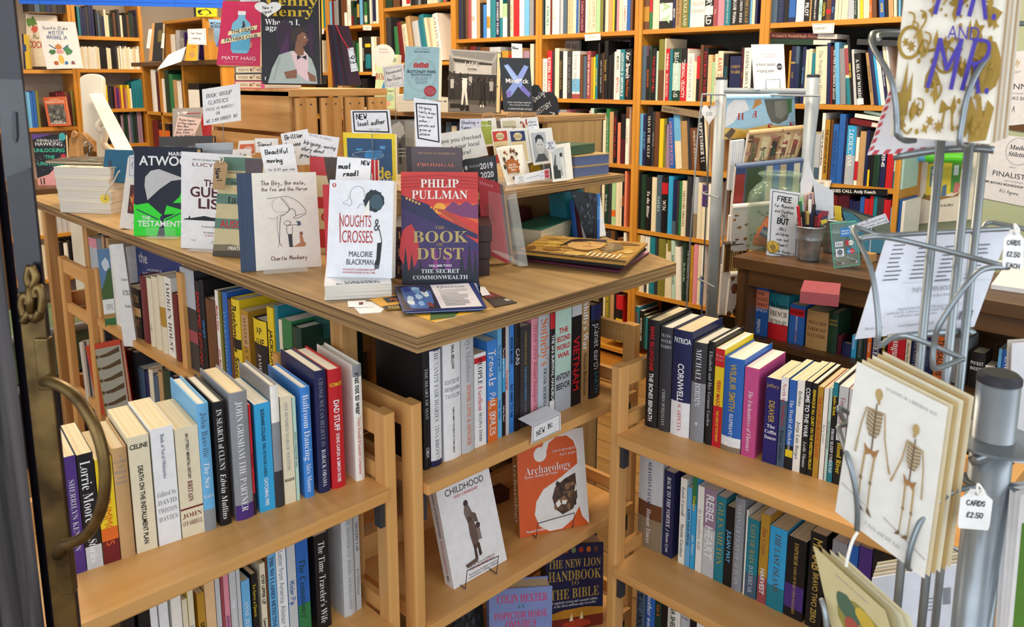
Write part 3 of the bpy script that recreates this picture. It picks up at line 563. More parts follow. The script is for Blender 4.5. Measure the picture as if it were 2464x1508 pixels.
wall('the lowest shelf, beside the Blitzkrieg spine', BZ[5]+.04, X7, ["340 363 1040 dy", "365 413 1010 tl :ro+B:SPECIAL", "415 438 1045 bk :ipB:BLITZKRIEG 1940", "440 456 1075 dg", "457 476 1095 tl", "478 520 1110 bk"])
wall('the shelf above the AIRCRAFT tag', BZ[0], F_, ["98 129 -20 cr", "130 165 -30 ip", "166 189 -10 sl", "190 246 -30 sl :ltS:", "248 327 -30 nv :slS:VICE 1914-1918", "330 386 -10 bk :yeS:  ", "387 466 -20 bl;0-.2nv", "475 571 -20 st;0-1ip", "572 636 -30 bk :wh+b:PILOT", "638 659 -10 kr", "660 746 -30 bk :whB:PERSONAL & SECRET", "748 786 -30 mt :tlB:EAST 1991", "787 836 -20 bk :yeb:CONTROL", "837 896 -20 br;.3-.5rd", "897 941 -10 nv :skI:Flyer", "943 981 -20 cr", "985 1021 -30 cr", "1025 1101 -25 cr", "1103 1180 -20 st", "1182 1221 -40~4 :ltS:David J Smith".replace('-40~4', '-40 dg~4'), "1225 1252 -30 cr~4", "1255 1292 -30 ye~4", "1295 1366 -20 cr~4", "1368 1400 -10 og~5 :ltB:World", "1402 1456 -20 br~5", "1490 1552 -20 bl~6 :yeb:WWII", "1560 1600 -10 bk~6", "1602 1661 -10 tn~6", "1665 1700 -10 cr~5", "1720 1745 -30 sk~4"])
wall('the AIRCRAFT shelf', BZ[1], F_, ["365 389 610 oc", "391 441 560 nv;.7-.73gd :gdS:NTP", "442 486 560 sl;0-.7nv", "525 566 565 nv :skS:The Corinthian", "567 600 600 cr", "602 640 590 cr", "642 684 640 tl :ipS:Harvest", "700 842 565 cr~2 :gyS:The Worship in History", "845 888 520 nv~3 :slS:     ", "891 916 560 dr~3", "917 957 545 bk~3 :wh+B:DAG PIKE ELECTRONICS AFLOAT", "960 1012 515 sk~5 :blS:     ", "1016 1082 590 gy~5 :ltS:      ", "1095 1142 550 cr;0-.45tl;.5-.95ro~7", "1146 1181 440 bk~8 :ye+b:AIRSHIP SAGA", "1183 1216 600 lt~7", "1220 1300 650 bk;0-.12wh~8 :whB:A SEA OF WORDS", "1385 1426 640 kr~10 :bkS:THE BOOK OF ENGLISH", "1430 1480 560 nv~11", "1482 1511 665 cy~11", "1513 1561 670 ip~11", "1565 1602 620 nv~11 :whS:Sailor Ramsden", "1606 1640 560 cr~11", "1642 1670 560 ip~11"])
wall('the SHIPS shelf', BZ[2], F3_, ["150 200 380 dy", "202 248 370 cr", "250 322 390 sl;.3-1st", "326 362 150 ip :bkb:CARRIERS The Men and the Machines", "366 416 225 oc;0-.0tl :bkb:THE ARCHAEOLOGY OF SHIPS", "430 452 225 br", "456 516 275 bb;0-1bl :nvB:HYDROGRAPHIC OCEAN", "520 586 160 bl", "588 613 200 nv :whs:   ", "615 716 290 st;.5-1cy :whB:LODESTONE|dys: ", "722 759 425 ip;.1-.5rd :bkb:  |whb:     ", "763 831 355 kr;0-1tn", "833 869 340 nv", "872 896 350 bk;0-.3ye :gdS:   ", "897 931 360 bk", "933 1006 340 dg", "1010 1072 345 nv :wh+b:1939-45", "1079 1161 350 rd :mrB: |bk:", "1163 1196 355 tl;.3-1mt", "1199 1277 355 mt"])
wall('the shelf under the SHIPS tag', BZ[3], F3_, ["430 500 1070 dr", "506 628 1060 mr", "632 660 1130 nv", "662 747 1150 nv :gds: ", "749 797 1095 bl", "799 852 1120 rd :wh+B:TRA", "854 896 1085 rd :whB:HARVEST", "898 941 1090 tl :whb:JOHN DEERE", "943 1011 1110 mv;0-1dy :ltB:MERMAID", "1014 1091 1130 rd;0-.1bk :yeB:ECHOES", "1093 1112 1220 sk", "1115 1146 1030 ip", "1148 1180 1145 dg", "1182 1211 1130 bl", "1214 1248 1150 ip"])
wall('the shelf above the black and white cover', BZ[0], C_, ["1515 1541 -10 nv :skS:    ", "1542 1562 -15 dy", "1563 1588 -10 bk :whS:    ", "1589 1612 -10 br :ogS:   ", "1613 1649 -10 ro", "1651 1704 -15 ip :ros:@", "1706 1739 -10 tn", "1743 1773 30 bk :mgb:     ", "1775 1809 50 bb", "1811 1846 -10 ip;.25-.55oc", "1849 1906 -15 tl", "1908 1946 -10 nv :whB:HUNDRED YEARS", "1948 1981 -20 tl;.5-1cr", "1982 2026 40 lg;0-.6ip", "2028 2056 -10 dy", "2060 2091 -15 cr :ogB:ARMADA BRITAIN", "2096 2151 -20 rd", "2156 2206 -10 ip :bk: ", "2209 2259 -10 sk :slS:     ", "2262 2306 -20 mv;0-1gy"])
wall('the shelf behind the black and white cover', BZ[1], C_, ["1530 1560 500 br", "1562 1600 470 br", "1640 1700 480 dr", "1705 1740 495 dy", "1745 1840 500 br", "1842 1960 500 st", "1965 2040 540 oc", "2042 2100 580 rd", "2105 2190 510 tn", "2195 2260 540 mv", "2268 2306 430 cr"])
B1Z = on_x(926, 28.4, BX).z; B2Z = on_x(1060, 147, BX).z; A1Z = on_x(917, 61, BX).z; A2Z = on_x(860, 171.6, BX).z
wall('the shelf over the slanting art books', 2.02, C_, ["740 811 -20 dg", "820 892 -15 mr;0-1br", "915 956 -20 ip", "960 1001 -10 ip;.3-1rd :whb:   ", "1005 1046 -10 bk :whs:   ", "1050 1081 -20 dy", "1085 1111 -20 gy", "1113 1131 -10 bk", "1135 1171 -20 bk", "1180 1201 -20 ip", "1205 1239 -10 cr", "1241 1291 -20 cr", "1295 1320 -10 gy", "1322 1350 -10 gn", "1352 1376 -10 ip;0-.5rd", "1380 1400 -10 bk"])
wall('the shelf of slanting art books', 1.66, C_, ["755 806 170 dy", "850 892 285 gn~4", "900 950 240 ol;0-1dr~8", "952 1004 265 cr~9 :gyS:MICHELANGELO", "1006 1054 185 tn~10", "1070 1134 235 sk;.2-1lt~10", "1150 1200 165 tl~10", "1204 1234 195 cr~11", "1255 1296 195 pe;0-1cr~10", "1300 1350 155 ip~11 :brS:GILLIAN AYRES"])
wall('the shelf behind the shrink-wrapped booklets', 1.925, C_, ["30 50 -10 bk;0-.5gn", "52 84 -10 ye :bls:    ", "86 118 -10 tl", "150 176 15 sk", "178 200 -10 dr", "201 217 10 gy", "219 246 -10 gy", "249 272 -10 bk", "276 302 -10 br", "306 337 -10 ip;.5-1br", "345 376 -10 ip :gyS:DESERT", "379 406 10 dg;0-.4dr", "409 441 80 dg", "442 466 -10 bk;.3-.8gd", "470 501 -10 sk", "502 516 -10 dy", "518 547 20 gn;.1-.4cr", "549 571 -10 dg", "575 592 -10 ip", "606 641 -10 cr;.1-1nv", "643 666 -10 ip", "669 691 -10 oc"])
wall('the shelf between booklets and round sign', 1.60, C_, ["40 86 430 cr", "200 240 640 rd", "405 432 430 dg", "438 464 455 gn", "466 497 400 ip", "500 527 392 bk :ipS:HERVEY", "530 587 390 bk;.1-.5tl;.7-.8ye", "595 627 390 ip", "630 651 390 cr", "653 691 395 br"])
wall('the shelf at crate height behind the booklets', 1.27, C_, ["195 240 830 dy", "242 290 840 tn", "440 480 850 dg", "500 560 830 bk"])

def flatrow(lab, px, X, t, dep, col, title='', kind='h', pages='right'):
    "a book lying on top of a row in a wall bookcase: its spine seen between two measured lower corners"
    a, b = on_x(*px[0], X), on_x(*px[1], X); ux = (b-a).normalized(); iy = Vector((0, 0, 1)).cross(ux).normalized(); W = (b-a).length; n = ux.cross(iy)
    m = Matrix((ux, iy, n)).transposed().to_4x4(); m.translation = a; g = G(); bo = .0022
    f = .72 if pages == 'right' else 1
    g.box((0, 0, 0), (W, dep, bo), col).box((0, 0, t-bo), (W, dep, t), col).box((0, 0, bo), (W*f, .0015, t-bo), col).box((.002, .0016, bo), (W-.002, dep-.002, t-bo), PAGEFW)
    x = .04
    for c, st, wd in [q for q in parse_segs(title) if q[2].strip()]: draw(g, [('t', wd, x, .5, .5, c, st, .42, 'l')], W, t, lambda x, y, l: Vector((x, -l, y))); x += .4
    tag(g.build('book', mat=m), lab, 'book', 'books lying across the rows of the wall bookcases')
flatrow('maroon book lying on top of the AIRCRAFT row', ((1850, 92), (2014, 95)), BP-.0, .024, .12, 'mr', 'tnS:We Landed by Moonlight|tnS:Hugh Verity')
flatrow('green and cream book lying under the maroon one on the AIRCRAFT row', ((1853, 107), (1998, 109)), BP-.0, .024, .12, 'dg', 'crS:       |bkb:IN FLIGHT')
flatrow('buff-edged book lying on the leaning end of the AIRCRAFT row', ((2061, 107), (2158, 111)), BP-.02, .022, .12, 'dy', '', 'h', 'none')
flatrow('red book lying on the tall end of the SHIPS row', ((2044, 297), (2116, 309)), BP-.01, .022, .12, 'dr', '', 'h', 'right'); flatrow('white booklet on the red book of the SHIPS row', ((2056, 282), (2120, 292)), BP-.0, .016, .12, 'ip', '', 'p', 'none'); flatrow('pale mint booklet topmost on the SHIPS row', ((2078, 271), (2122, 280)), BP+.01, .012, .12, 'mt', '', 'p', 'none')
flatrow('long black book lettered in white lying below the SHIPS tag', ((1994, 465), (2135, 471)), BP-.01, .026, .16, 'bk', 'whb:SKIES CALL|whb:Andy Keech', 'h', 'none')
flatrow('worn grey and brown book lying aslant on the row right of the pine upright', ((1591, 268), (1685, 285)), BP-.02, .03, .13, 'pt', 'dyS:SHADOW WOLF', 'h', 'none')
flatrow('black book lying across the badges and insignia row', ((1594, 572), (1651, 577)), BP-.0, .022, .13, 'dy', '', 'h', 'none')
def back_face(lab, px, X, col, items): 
    P = [on_x(u, v, X) for u, v in px]; TL, TR, BR, BL = P; n = Vector((1, 0, 0)); g = G(); t = .02
    W, H = (TR-TL).length, (TL-BL).length; T = lambda x, y, o=0: (BL*(1-x)+BR*x)*(1-y)+(TL*(1-x)+TR*x)*y+n*o
    g.add([T(x, y, o) for o in (0, t) for x, y in ((0, 0), (1, 0), (1, 1), (0, 1))], [(0, 1, 2, 3)[::-1], (4, 5, 6, 7), (0, 1, 5, 4), (1, 2, 6, 5), (2, 3, 7, 6), (3, 0, 4, 7)], col)
    draw(g, items, W, H, lambda x, y, l: T(x/W, y/H, -l)); tag(g.build('book'), lab, 'book', 'face-out books behind the wall rows')
back_face('large black face-out book with grey capitals U-BOATS behind the World War 2 row', ((1461, 91), (1519, 90), (1516, 233), (1458, 232)), BX+.2, 'dy', [('t', 'U-BOATS', .5, .9, .1, 'lt', 'b', .95), ('r', 0, .3, 1, .8, 'oc')])
back_face('pale face-out book reading VE DAY behind the World War 2 row', ((1337, 98), (1394, 97), (1392, 230), (1335, 230)), BX+.2, 'lt', [('t', 'VE DAY', .72, .88, .12, 'dr', 'B', .5)])
back_face('grey-black face-out book at the left end of the World War 2 row', ((1306, 108), (1335, 107), (1333, 230), (1304, 230)), BX+.2, '2e3032', [('t', 'SOUTH', .5, .7, .1, 'gy', 's', .8)])
# ================================================================ faces set up from measured corners
UP = Vector((0, 0, 1))
def qframe(px, z=None, d=None, dR=None, lean=6):
    "px = TL TR BR BL of a flat face; it stands on height z, or at depth d (dR for its right side). returns TL TR BR BL points and the direction into the thing"
    TL, TR, BR, BL = px
    a = on_z(*BL, z) if z is not None else at_d(*BL, d); b = on_z(*BR, z) if z is not None else at_d(*BR, dR or d)
    ux = (b-a).normalized(); into = UP.cross(ux).normalized(); l = math.radians(lean)
    zt = UP*math.cos(l)+into*math.sin(l); n = zt.cross(ux).normalized()
    def hit(u, v):
        r = ray(u, v); o = Vector((0, 0, EYE)); return o+r*((a-o).dot(n)/r.dot(n))
    return hit(*TL), hit(*TR), b, a, n
def bil(q):
    TL, TR, BR, BL, n = q
    return lambda x, y, off=0: (BL*(1-x)+BR*x)*(1-y)+(TL*(1-x)+TR*x)*y+n*off
def sizes(q): return ((q[1]-q[0]).length+(q[2]-q[3]).length)/2, ((q[0]-q[3]).length+(q[1]-q[2]).length)/2
def qbook(label, px, items, t=.022, col='wh', kind='p', spine=None, spcol=None, group=None, name='book', pages=None, segs='', **k):
    q = qframe(px, **k); B = bil(q); W, H = sizes(q); hb = kind == 'h'; bo = .0024 if hb else .0009
    r = empty(name, (q[3]+q[2])/2); tag(r, label, 'book', group)
    g = G()
    def slab(x0, y0, z0, x1, y1, z1, m):
        vs = [B(x, y, o) for o in (z0, z1) for x, y in ((x0, y0), (x1, y0), (x1, y1), (x0, y1))]
        return vs, [(0, 3, 2, 1)[::-1], (4, 5, 6, 7)[::-1], (0, 1, 5, 4), (1, 2, 6, 5), (2, 3, 7, 6), (3, 0, 4, 7)], m
    e = .004/W if hb else 0
    g.add(*slab(0, 0, 0, 1, 1, bo, col)); g.add(*slab(0, 0, t-bo, 1, 1, t, col)); g.add(*slab(0, 0, bo, bo/W, 1, t-bo, spcol or col))
    draw(g, items, W, H, lambda x, y, l: B(x/W, y/H, -l))
    if segs:
        b = dict(bands=[], txt=segs); 
        y = .95
        ss = parse_segs(segs); tot = sum(max(3, len(s[2])) for s in ss)
        for c, st, wd in ss:
            L = .9*H*max(3, len(wd))/tot; vs, fs, w_ = lettering(wd, 1, st); cs = min(t*.6, L*.95/w_*1.2); sx = min(1, L*.95/(w_*cs))
            g.add([B(-.0004/W, y-p[0]*cs*sx/H, t/2-p[1]*cs+cs*.5) for p in vs], fs, c); y -= L/H
    part(g, 'cover', r)
    g = G(); g.add(*slab(bo/W+.0005, e*W/H, bo, 1-e, 1-e*W/H, t-bo, pages or (PAGEW if not hb else PAGES))); part(g, 'page_block', r); return r
def qcard(label, px, items, col='wh', name='handwritten_sign', cat='sign', t=.0007, group=None, parent=None, poly=None, extra=None, **k):
    k.setdefault('lean', 4); q = qframe(px, **k); B = bil(q); W, H = sizes(q); g = G()
    pts = poly or [(0, 0), (1, 0), (1, 1), (0, 1)]; n = len(pts)
    g.add([B(x, y, o) for o in (0, t) for x, y in pts], [list(range(n)), [n+i for i in range(n)][::-1]]+[(i, n+i, n+(i+1) % n, (i+1) % n) for i in range(n)], col)
    draw(g, items, W, H, lambda x, y, l: B(x/W, y/H, -l))
    if extra:
        r = empty(name, (q[3]+q[2])/2); tag(r, label, cat, group); part(g, 'card', r)
        for nm, f in extra: f(q, B, W, H, r)
        return r
    o = g.build(name); return tag(o, label, cat, group)
def HWT(lines, x0, x1, ytop, dy, size, c='bk', pen=.9):
    return [('t', s, x0, ytop-i*dy, size, c, 'h', x1-x0, 'l', 0, pen) for i, s in enumerate(lines)]
def box_lines(c, wd, i=.05): return [('l', [(i, i*1.3), (1-i, i), (1-i*1.1, 1-i*1.2), (i*.9, 1-i*1.1), (i, i*1.3)], wd, c)]
def clip_wire(bottom):
    "wire clip that holds a card: thin rod to a point below"
    def f(q, B, W, H, r):
        top = B(.55, .06, -.003); foot = bottom if isinstance(bottom, Vector) else on_z(*bottom)
        g = G().tube([top+UP*.012, top-UP*.01, foot+UP*.002], .0011, WIRE, 6); part(g, 'clip_rod', r)
        g = G().tube([B(.5, .08, -.003), B(.55, -.02, -.004), B(.6, .08, -.003)], .0012, WIRE, 6); part(g, 'clip', r)
    return f
def drop(z):
    "clip and thin rod straight down to the board at height z, hidden behind the books"
    def f(q, B, W, H, r):
        a = B(.5, .05, .003); g = G().tube([a+UP*.02, Vector((a.x, a.y, z))], .0011, WIRE, 6); g.box((a.x-.006, a.y-.006, z), (a.x+.006, a.y+.006, z+.002), WIRE); part(g, 'clip_rod', r)
    return ('clip', f)
def flatbook(label, FL, FR, z, t, dep, col, pages='front', items=[], kind='p', title='', name='book', group=None, cat='book', top=None, lift=0, pm=None):
    "a book lying flat: front bottom edge FL-FR measured at height z"
    a, b = on_z(*FL, z)+UP*lift, on_z(*FR, z)+UP*lift; ux = (b-a).normalized(); W = (b-a).length; iy = UP.cross(ux)
    m = Matrix((ux, iy, UP)).transposed().to_4x4(); m.translation = a
    r = empty(name, mat=m); tag(r, label, cat, group); bo = .0022 if kind == 'h' else .0009; g = G()
    g.box((0, 0, 0), (W, dep, bo), col); g.box((0, 0, t-bo), (W, dep, t), col, top)
    if pages == 'front': g.box((0, dep-.001, bo), (W, dep, t-bo), col)
    elif pages == 'none': g.box((0, 0, bo), (W, .0012, t-bo), col)
    elif pages == 'right': g.box((0, 0, bo), (.001, dep, t-bo), col); g.box((.0, .0, bo), (W, .0012, t-bo), col)
    if pages == 'right':
        for sg, x in zip(parse_segs(title), (.03, .62)):
            draw(g, [('t', sg[2], x, .5, .5, sg[0], sg[1], .55 if x < .5 else .34, 'l')], W, t, lambda x, y, l: Vector((x, -l, y)))
    draw(g, items, W, dep, lambda x, y, l: Vector((x, y, t+l))); o = g.build('cover'); o.parent = r
    e = .003 if kind == 'h' else .0
    o = G().box((.0013, e if pages == 'front' else .0014, bo), (W-e-.0002, dep-.0015, t-bo), pm or (PAGEFW if kind == 'p' else PAGEF)).build('page_block'); o.parent = r
    return r
def leaflet(label, px, z, items, col='wh', t=.0009, name='leaflet', group=None, cat='leaflet'):
    P = [on_z(u, v, z) for u, v in px]; TL, TR, BR, BL = P; n = Vector((0, 0, -1)); q = (TL, TR, BR, BL, n); B = bil(q); W, H = sizes(q); g = G()
    g.add([B(x, y, o) for o in (0, t) for x, y in ((0, 0), (1, 0), (1, 1), (0, 1))], [(0, 1, 2, 3), (7, 6, 5, 4), (0, 4, 5, 1), (1, 5, 6, 2), (2, 6, 7, 3), (3, 7, 4, 0)], col)
    draw(g, items, W, H, lambda x, y, l: B(x/W, y/H, -l)); return tag(g.build(name), label, cat, group)
def easel(label, uL, uR, v, z, back=.06, h=.03):
    a, b = on_z(uL, v[0], z), on_z(uR, v[1], z); ux = (b-a).normalized(); W = (b-a).length; iy = UP.cross(ux)
    m = Matrix((ux, iy, UP)).transposed().to_4x4(); m.translation = a+UP*.0005
    r = empty('acrylic_easel', mat=m); tag(r, label, 'book easel', 'clear acrylic book easels')
    for nm, p, q in (('lip', (0, -.016, 0), (W, -.0145, h)), ('foot', (0, -.0145, 0), (W, .035, .0015))):
        o = G().box(p, q, ACRY).build(nm, bevel=.0004); o.parent = r
    return r
def blob(cx, cy, r, n=14, k=.25, seed=1, ry=None):
    R = random.Random(seed); ry = ry or r
    return [(cx+math.cos(6.2832*i/n)*r*(1+R.uniform(-k, k)), cy+math.sin(6.2832*i/n)*ry*(1+R.uniform(-k, k))) for i in range(n)]
def P_(*a): return [(a[i], a[i+1]) for i in range(0, len(a), 2)]
def arr(c, pts, wd=.01, k=5): return ('l', pts, wd, c, k)
def mass(n, cols, x0, y0, x1, y1, r, seed=3, sq=.5):
    "many small irregular patches: the busy part of a printed picture"
    R = random.Random(seed); return [('p', blob(R.uniform(x0, x1), R.uniform(y0, y1), r*R.uniform(.4, 1.3), 8, .3, R.random(), r*sq*2*R.uniform(.4, 1.3)), R.choice(cols)) for _ in range(n)]
def rules(n, x0, x1, y1, dy, c, h=.012, seed=2):
    R = random.Random(seed); return [('r', x0, y1-i*dy, x0+(x1-x0)*R.uniform(.6, 1), y1-i*dy+h, c) for i in range(n)]
TT = TZ+.0008
# ---------------------------------------------------------------- along the left edge of the table
qbook('black and green book, tall, first of the upright row on the table', P_(323, 351.5, 474, 355, 470, 569, 322, 567), [
 ('t', 'MARGARET', .77, .925, .045, 'wh', 'b'), ('t', 'ATWOOD', .085, .845, .105, 'wh', 'b', 1.2, 'l'),
 ('p', P_(.22, .40, .17, .56, .18, .66, .27, .73, .40, .75, .83, .645, .60, .62, .42, .53), 'lt'), ('p', P_(.77, .64, .93, .585, .97, .50, .93, .42, .80, .375, .63, .375, .73, .44, .78, .52), 'gl'),
 ('p', P_(0, 0, .38, 0, .45, .19, .0, .36), 'gl'), ('p', P_(.51, 0, 1, 0, .97, .2, .82, .30, .48, .19), 'gl'), ('p', P_(.0, .34, .23, .37, .46, .235, .46, .19, .05, .30), 'gl'), ('p', P_(.49, .24, .53, .345, .82, .29, .80, .265), 'gl'),
 ('l', P_(.05, .295, .4, .185), .016, 'nv'), ('l', P_(.52, .18, .8, .275), .014, 'nv'), ('e', .46, .20, .035, .03, 'nv'), ('t', 'THE', .2, .205, .04, 'wh', 'b'), ('t', 'TESTAMENTS', .065, .14, .066, 'wh', 'b', 1.2, 'l'), ('r', .955, .70, 1, .83, 'wh')], .034, '11162c', 'h', z=TT, lean=9)
easel('clear easel under the black and green book', 360, 430, (571, 573), TT)
qbook('white book with dark red capitals, second of the upright row', P_(436, 364, 592, 374, 588, 604, 435.5, 596.5), [
 ('t', 'THE NO.1 SUNDAY TIMES', .17, .925, .018, 'dy', 'I', .7, 'l'), ('t', 'LUCY FOLEY', .17, .875, .038, 'dr', 's', -.75, 'l'), ('t', 'THE', .36, .69, .07, 'mr', 'b', .3, 'l'), ('t', 'GUEST', .14, .595, .105, 'mr', 'b', -.68, 'l'), ('t', 'LIST', .26, .475, .105, 'mr', 'b', -.5, 'l'),
 ('p', P_(.04, .305, .12, .315, .135, .345, .15, .315, .3, .335, .37, .345, .5, .33, .7, .34, .95, .31, .96, .295, .05, .297), 'bk'), ('t', 'A remote island', .33, .235, .02, 'dy', 's', .6, 'l'), ('t', 'An invitation', .36, .175, .02, 'dy', 's', .5, 'l'), ('t', 'to die for', .38, .145, .02, 'rd', 's', .5, 'l'), ('t', 'Terrific', .2, .09, .013, 'dy', 'i'), ('t', 'Superb', .52, .085, .013, 'dy', 'i'), ('t', 'The Times', .5, .065, .011, 'gy', 'i')], .03, 'f2f1f3', 'h', z=TT, lean=9)
easel('clear easel under the white book with dark red capitals', 462, 520, (601, 606), TT)
def twine(pts, r=.0011, m='ip'):
    def f(q, B, W, H, rt): part(G().tube([B(x, y, -.004) for x, y in pts], r, m, 6, 4), 'string', rt)
    return f
qbook('green and cream striped book, third of the upright row, wearing a brown tag', P_(529, 377, 634, 381, 622, 622, 512, 615), [
 ('r', 0, .94, 1, 1, '5f8374'), ('r', 0, .865, 1, .94, '5c7d70'), ('p', P_(.62, .83, 1, .83, 1, .99, .58, .99), '5d4f55'), ('t', 'Based on the true story of', .2, .85, .028, 'dy', 'S', .5, 'l'), ('r', 0, .72, 1, .79, '5f8374'), ('t', 'The Survivor', .3, .745, .035, 'bk', 'B', .5, 'l'), ('p', P_(.5, .73, .62, .745, .9, .70, .9, .60, .7, .58, .55, .64, .4, .67), 'd9a888'),
 ('r', 0, .53, 1, .63, '5f8374'), ('t', 'tattooist', .25, .58, .085, 'bk', 'B', 1.1, 'l'), ('r', 0, .28, 1, .38, '5f8374'), ('t', 'AUSCHWITZ', .12, .33, .075, 'rd', 'b', 1.1, 'l'), ('p', P_(0, 0, 1, 0, 1, .12, .7, .10, .4, .125, 0, .115), '7d7258'), ('p', P_(0, 0, 1, 0, 1, .05, .5, .065, 0, .05), '4f4638'), ('t', 'HEATHER MORRIS', .33, .09, .035, 'ip', 'b', 1, 'l')], .024, 'cfc497', 'p', z=TT, lean=9)
qcard('brown luggage tag on the striped book', P_(515, 385, 549, 387, 541, 457, 511, 456), [('t', 'New!', .42, .5, .17, 'bk', 'h', None, 'c', -75, 1.2), ('o', .57, .91, .1, .045, 'pt', .05)], 'kr', 'luggage_tag', 'tag', d=on_z(512, 615, TT).dot(Vector((R2, R2, 0)))-.012, lean=9, poly=P_(0, 0, .95, 0, 1, .86, .68, 1, .25, 1, 0, .87), extra=[('string', twine(P_(.5, .92, .45, 1.0, .55, 1.12, .7, 1.05, .6, .93)))])
qbook('cream picture book with blue cloth spine, handlettered brown title', P_(568.5, 417, 760, 413.7, 773.7, 641, 579.7, 654.5), [
 ('r', .0, 0, .185, 1, '2f425f'), ('r', .045, 0, .052, 1, '243450'), ('t', 'The Boy, the mole,', .58, .895, .043, '5a3325', 'h', .62, 'c', 0, .8), ('t', 'the fox and the Horse', .59, .83, .038, '5a3325', 'h', .66, 'c', 0, .8),
 arr('dy', P_(.36, .735, .5, .745, .62, .75, .74, .70, .82, .63, .84, .575, .74, .555, .68, .53, .72, .52, .84, .56), .005), arr('gy', P_(.48, .74, .42, .68, .46, .6, .58, .59, .64, .62, .6, .70, .53, .745), .004), arr('dy', P_(.54, .73, .6, .67, .63, .61, .56, .56, .52, .54, .5, .40, .49, .28, .52, .24), .006), arr('gy', P_(.48, .54, .47, .42, .485, .3, .47, .23), .005), arr('dy', P_(.62, .6, .66, .625, .7, .6, .71, .55), .006), arr('gy', P_(.36, .54, .44, .525, .5, .555, .58, .57), .004),
 ('e', .595, .475, .04, .022, 'ip'), arr('dy', P_(.56, .48, .6, .5, .64, .48, .62, .455, .57, .46, .56, .48), .006), arr('dy', P_(.6, .45, .68, .455, .74, .45, .75, .47, .71, .49), .006), ('p', P_(.73, .44, .77, .45, .765, .485, .72, .495), 'sl'), ('p', P_(.6, .36, .65, .36, .65, .245, .66, .225, .61, .225), 'dy'), arr('dy', P_(.59, .45, .59, .37, .65, .36, .66, .44), .005),
 ('p', P_(.66, .225, .80, .225, .82, .25, .79, .28, .775, .35, .76, .37, .745, .33, .75, .27, .7, .245), 'c0805a'), ('p', P_(.745, .36, .75, .385, .765, .37, .785, .385, .785, .355, .765, .34), '8a5238'), ('t', 'Charlie Mackesy', .6, .115, .04, '6b3324', 'h', .52, 'c', 0, .8)], .03, 'f3eee2', 'h', spcol='2f425f', z=TT, lean=9)
easel('clear easel under the cream picture book', 634, 741, (657, 650), TT, h=.032)
qbook('red and cream book half hidden behind the cream picture book', P_(745, 376, 813, 379, 822, 628, 752, 624), [('r', 0, .82, 1, 1, 'c5303a'), ('p', P_(.5, 1, 1, 1, 1, .6, .75, .62, .6, .8), '4a3a30'), ('r', 0, .5, 1, .61, 'c5303a'), ('t', 'C', .55, .55, .08, 'dy', 'B'), ('t', 'O', .5, .42, .09, 'c5303a', 'B'), ('r', 0, .12, 1, .3, 'c5303a'), ('t', 'TAT', .6, .26, .035, 'ip', 's'), ('t', 'US', .6, .2, .035, 'ip', 's'), ('t', 'T', .7, .07, .04, 'bk', 'B')], .025, 'ddd0a8', 'p', d=1.99, lean=9)
qbook('red book whose spine shows left of the white line-drawing cover', P_(776, 444, 898, 444, 900, 668, 787, 666), [], .024, 'rd', 'p', d=1.725, lean=9, segs='ipb:Daisy Jones|ips:TAYLOR JENKINS REID')
NZ = TT+.0305
flatbook('white paperback lying flat under the white line-drawing cover', (781, 722.5), (943, 714), TT, .03, .2, 'wh', 'front', [('t', 'MALORIE', .55, .1, .06, 'dy', 's'), ('t', 'BLACKMAN', .5, .04, .06, 'dy', 's')])
qbook('white book with red capitals and a line drawing of two heads', P_(793.5, 432, 947, 435, 943, 670, 784.5, 666.5), [
 ('e', .075, .945, .032, .022, 'c0392f'), ('e', .075, .947, .012, .014, 'wh'), arr('gy', P_(.3, .73, .36, .76, .33, .83, .34, .89, .42, .935, .52, .92, .55, .87, .555, .83, .59, .80, .55, .79, .56, .76, .49, .75, .45, .71), .007), arr('gy', P_(.3, .75, .22, .765, .3, .80, .31, .84), .006), ('p', blob(.70, .79, .155, 30, .10, 5, .115), '1c2a30'), ('p', P_(.56, .71, .63, .80, .64, .65, .56, .62, .5, .60, .54, .66), 'ip'), ('p', blob(.74, .78, .1, 20, .15, 9, .08), '3a5560'),
 ('t', 'NOUGHTS', .42, .585, .125, 'b8322e', 's', -.5), ('t', 'CROSSES', .46, .425, .13, 'b8322e', 's', -.48), ('t', '&', .76, .55, .13, 'dy', 's', .1), ('l', P_(.18, .66, .20, .36), .014, 'b8322e'), ('l', P_(.80, .49, .84, .37), .012, 'bk'), ('p', P_(.77, .36, .84, .37, .82, .2, .80, .1, .74, .09, .73, .14, .76, .2), 'bk'), ('t', 'MALORIE', .52, .245, .06, 'dy', 's', -.37), ('t', 'BLACKMAN', .51, .165, .06, 'dy', 's', -.42), ('t', 'THE NOUGHTS & CROSSES SERIES ARE MY', .5, .085, .017, 'c0392f', 'b', .5), ('t', 'FAVOURITE BOOKS OF ALL TIME', .5, .055, .017, 'c0392f', 'b', .5)], .03, 'f0f1f6', 'p', z=NZ, lean=9)
easel('clear easel under the white line-drawing cover', 806, 928, (671, 673), NZ-.0006, h=.034)
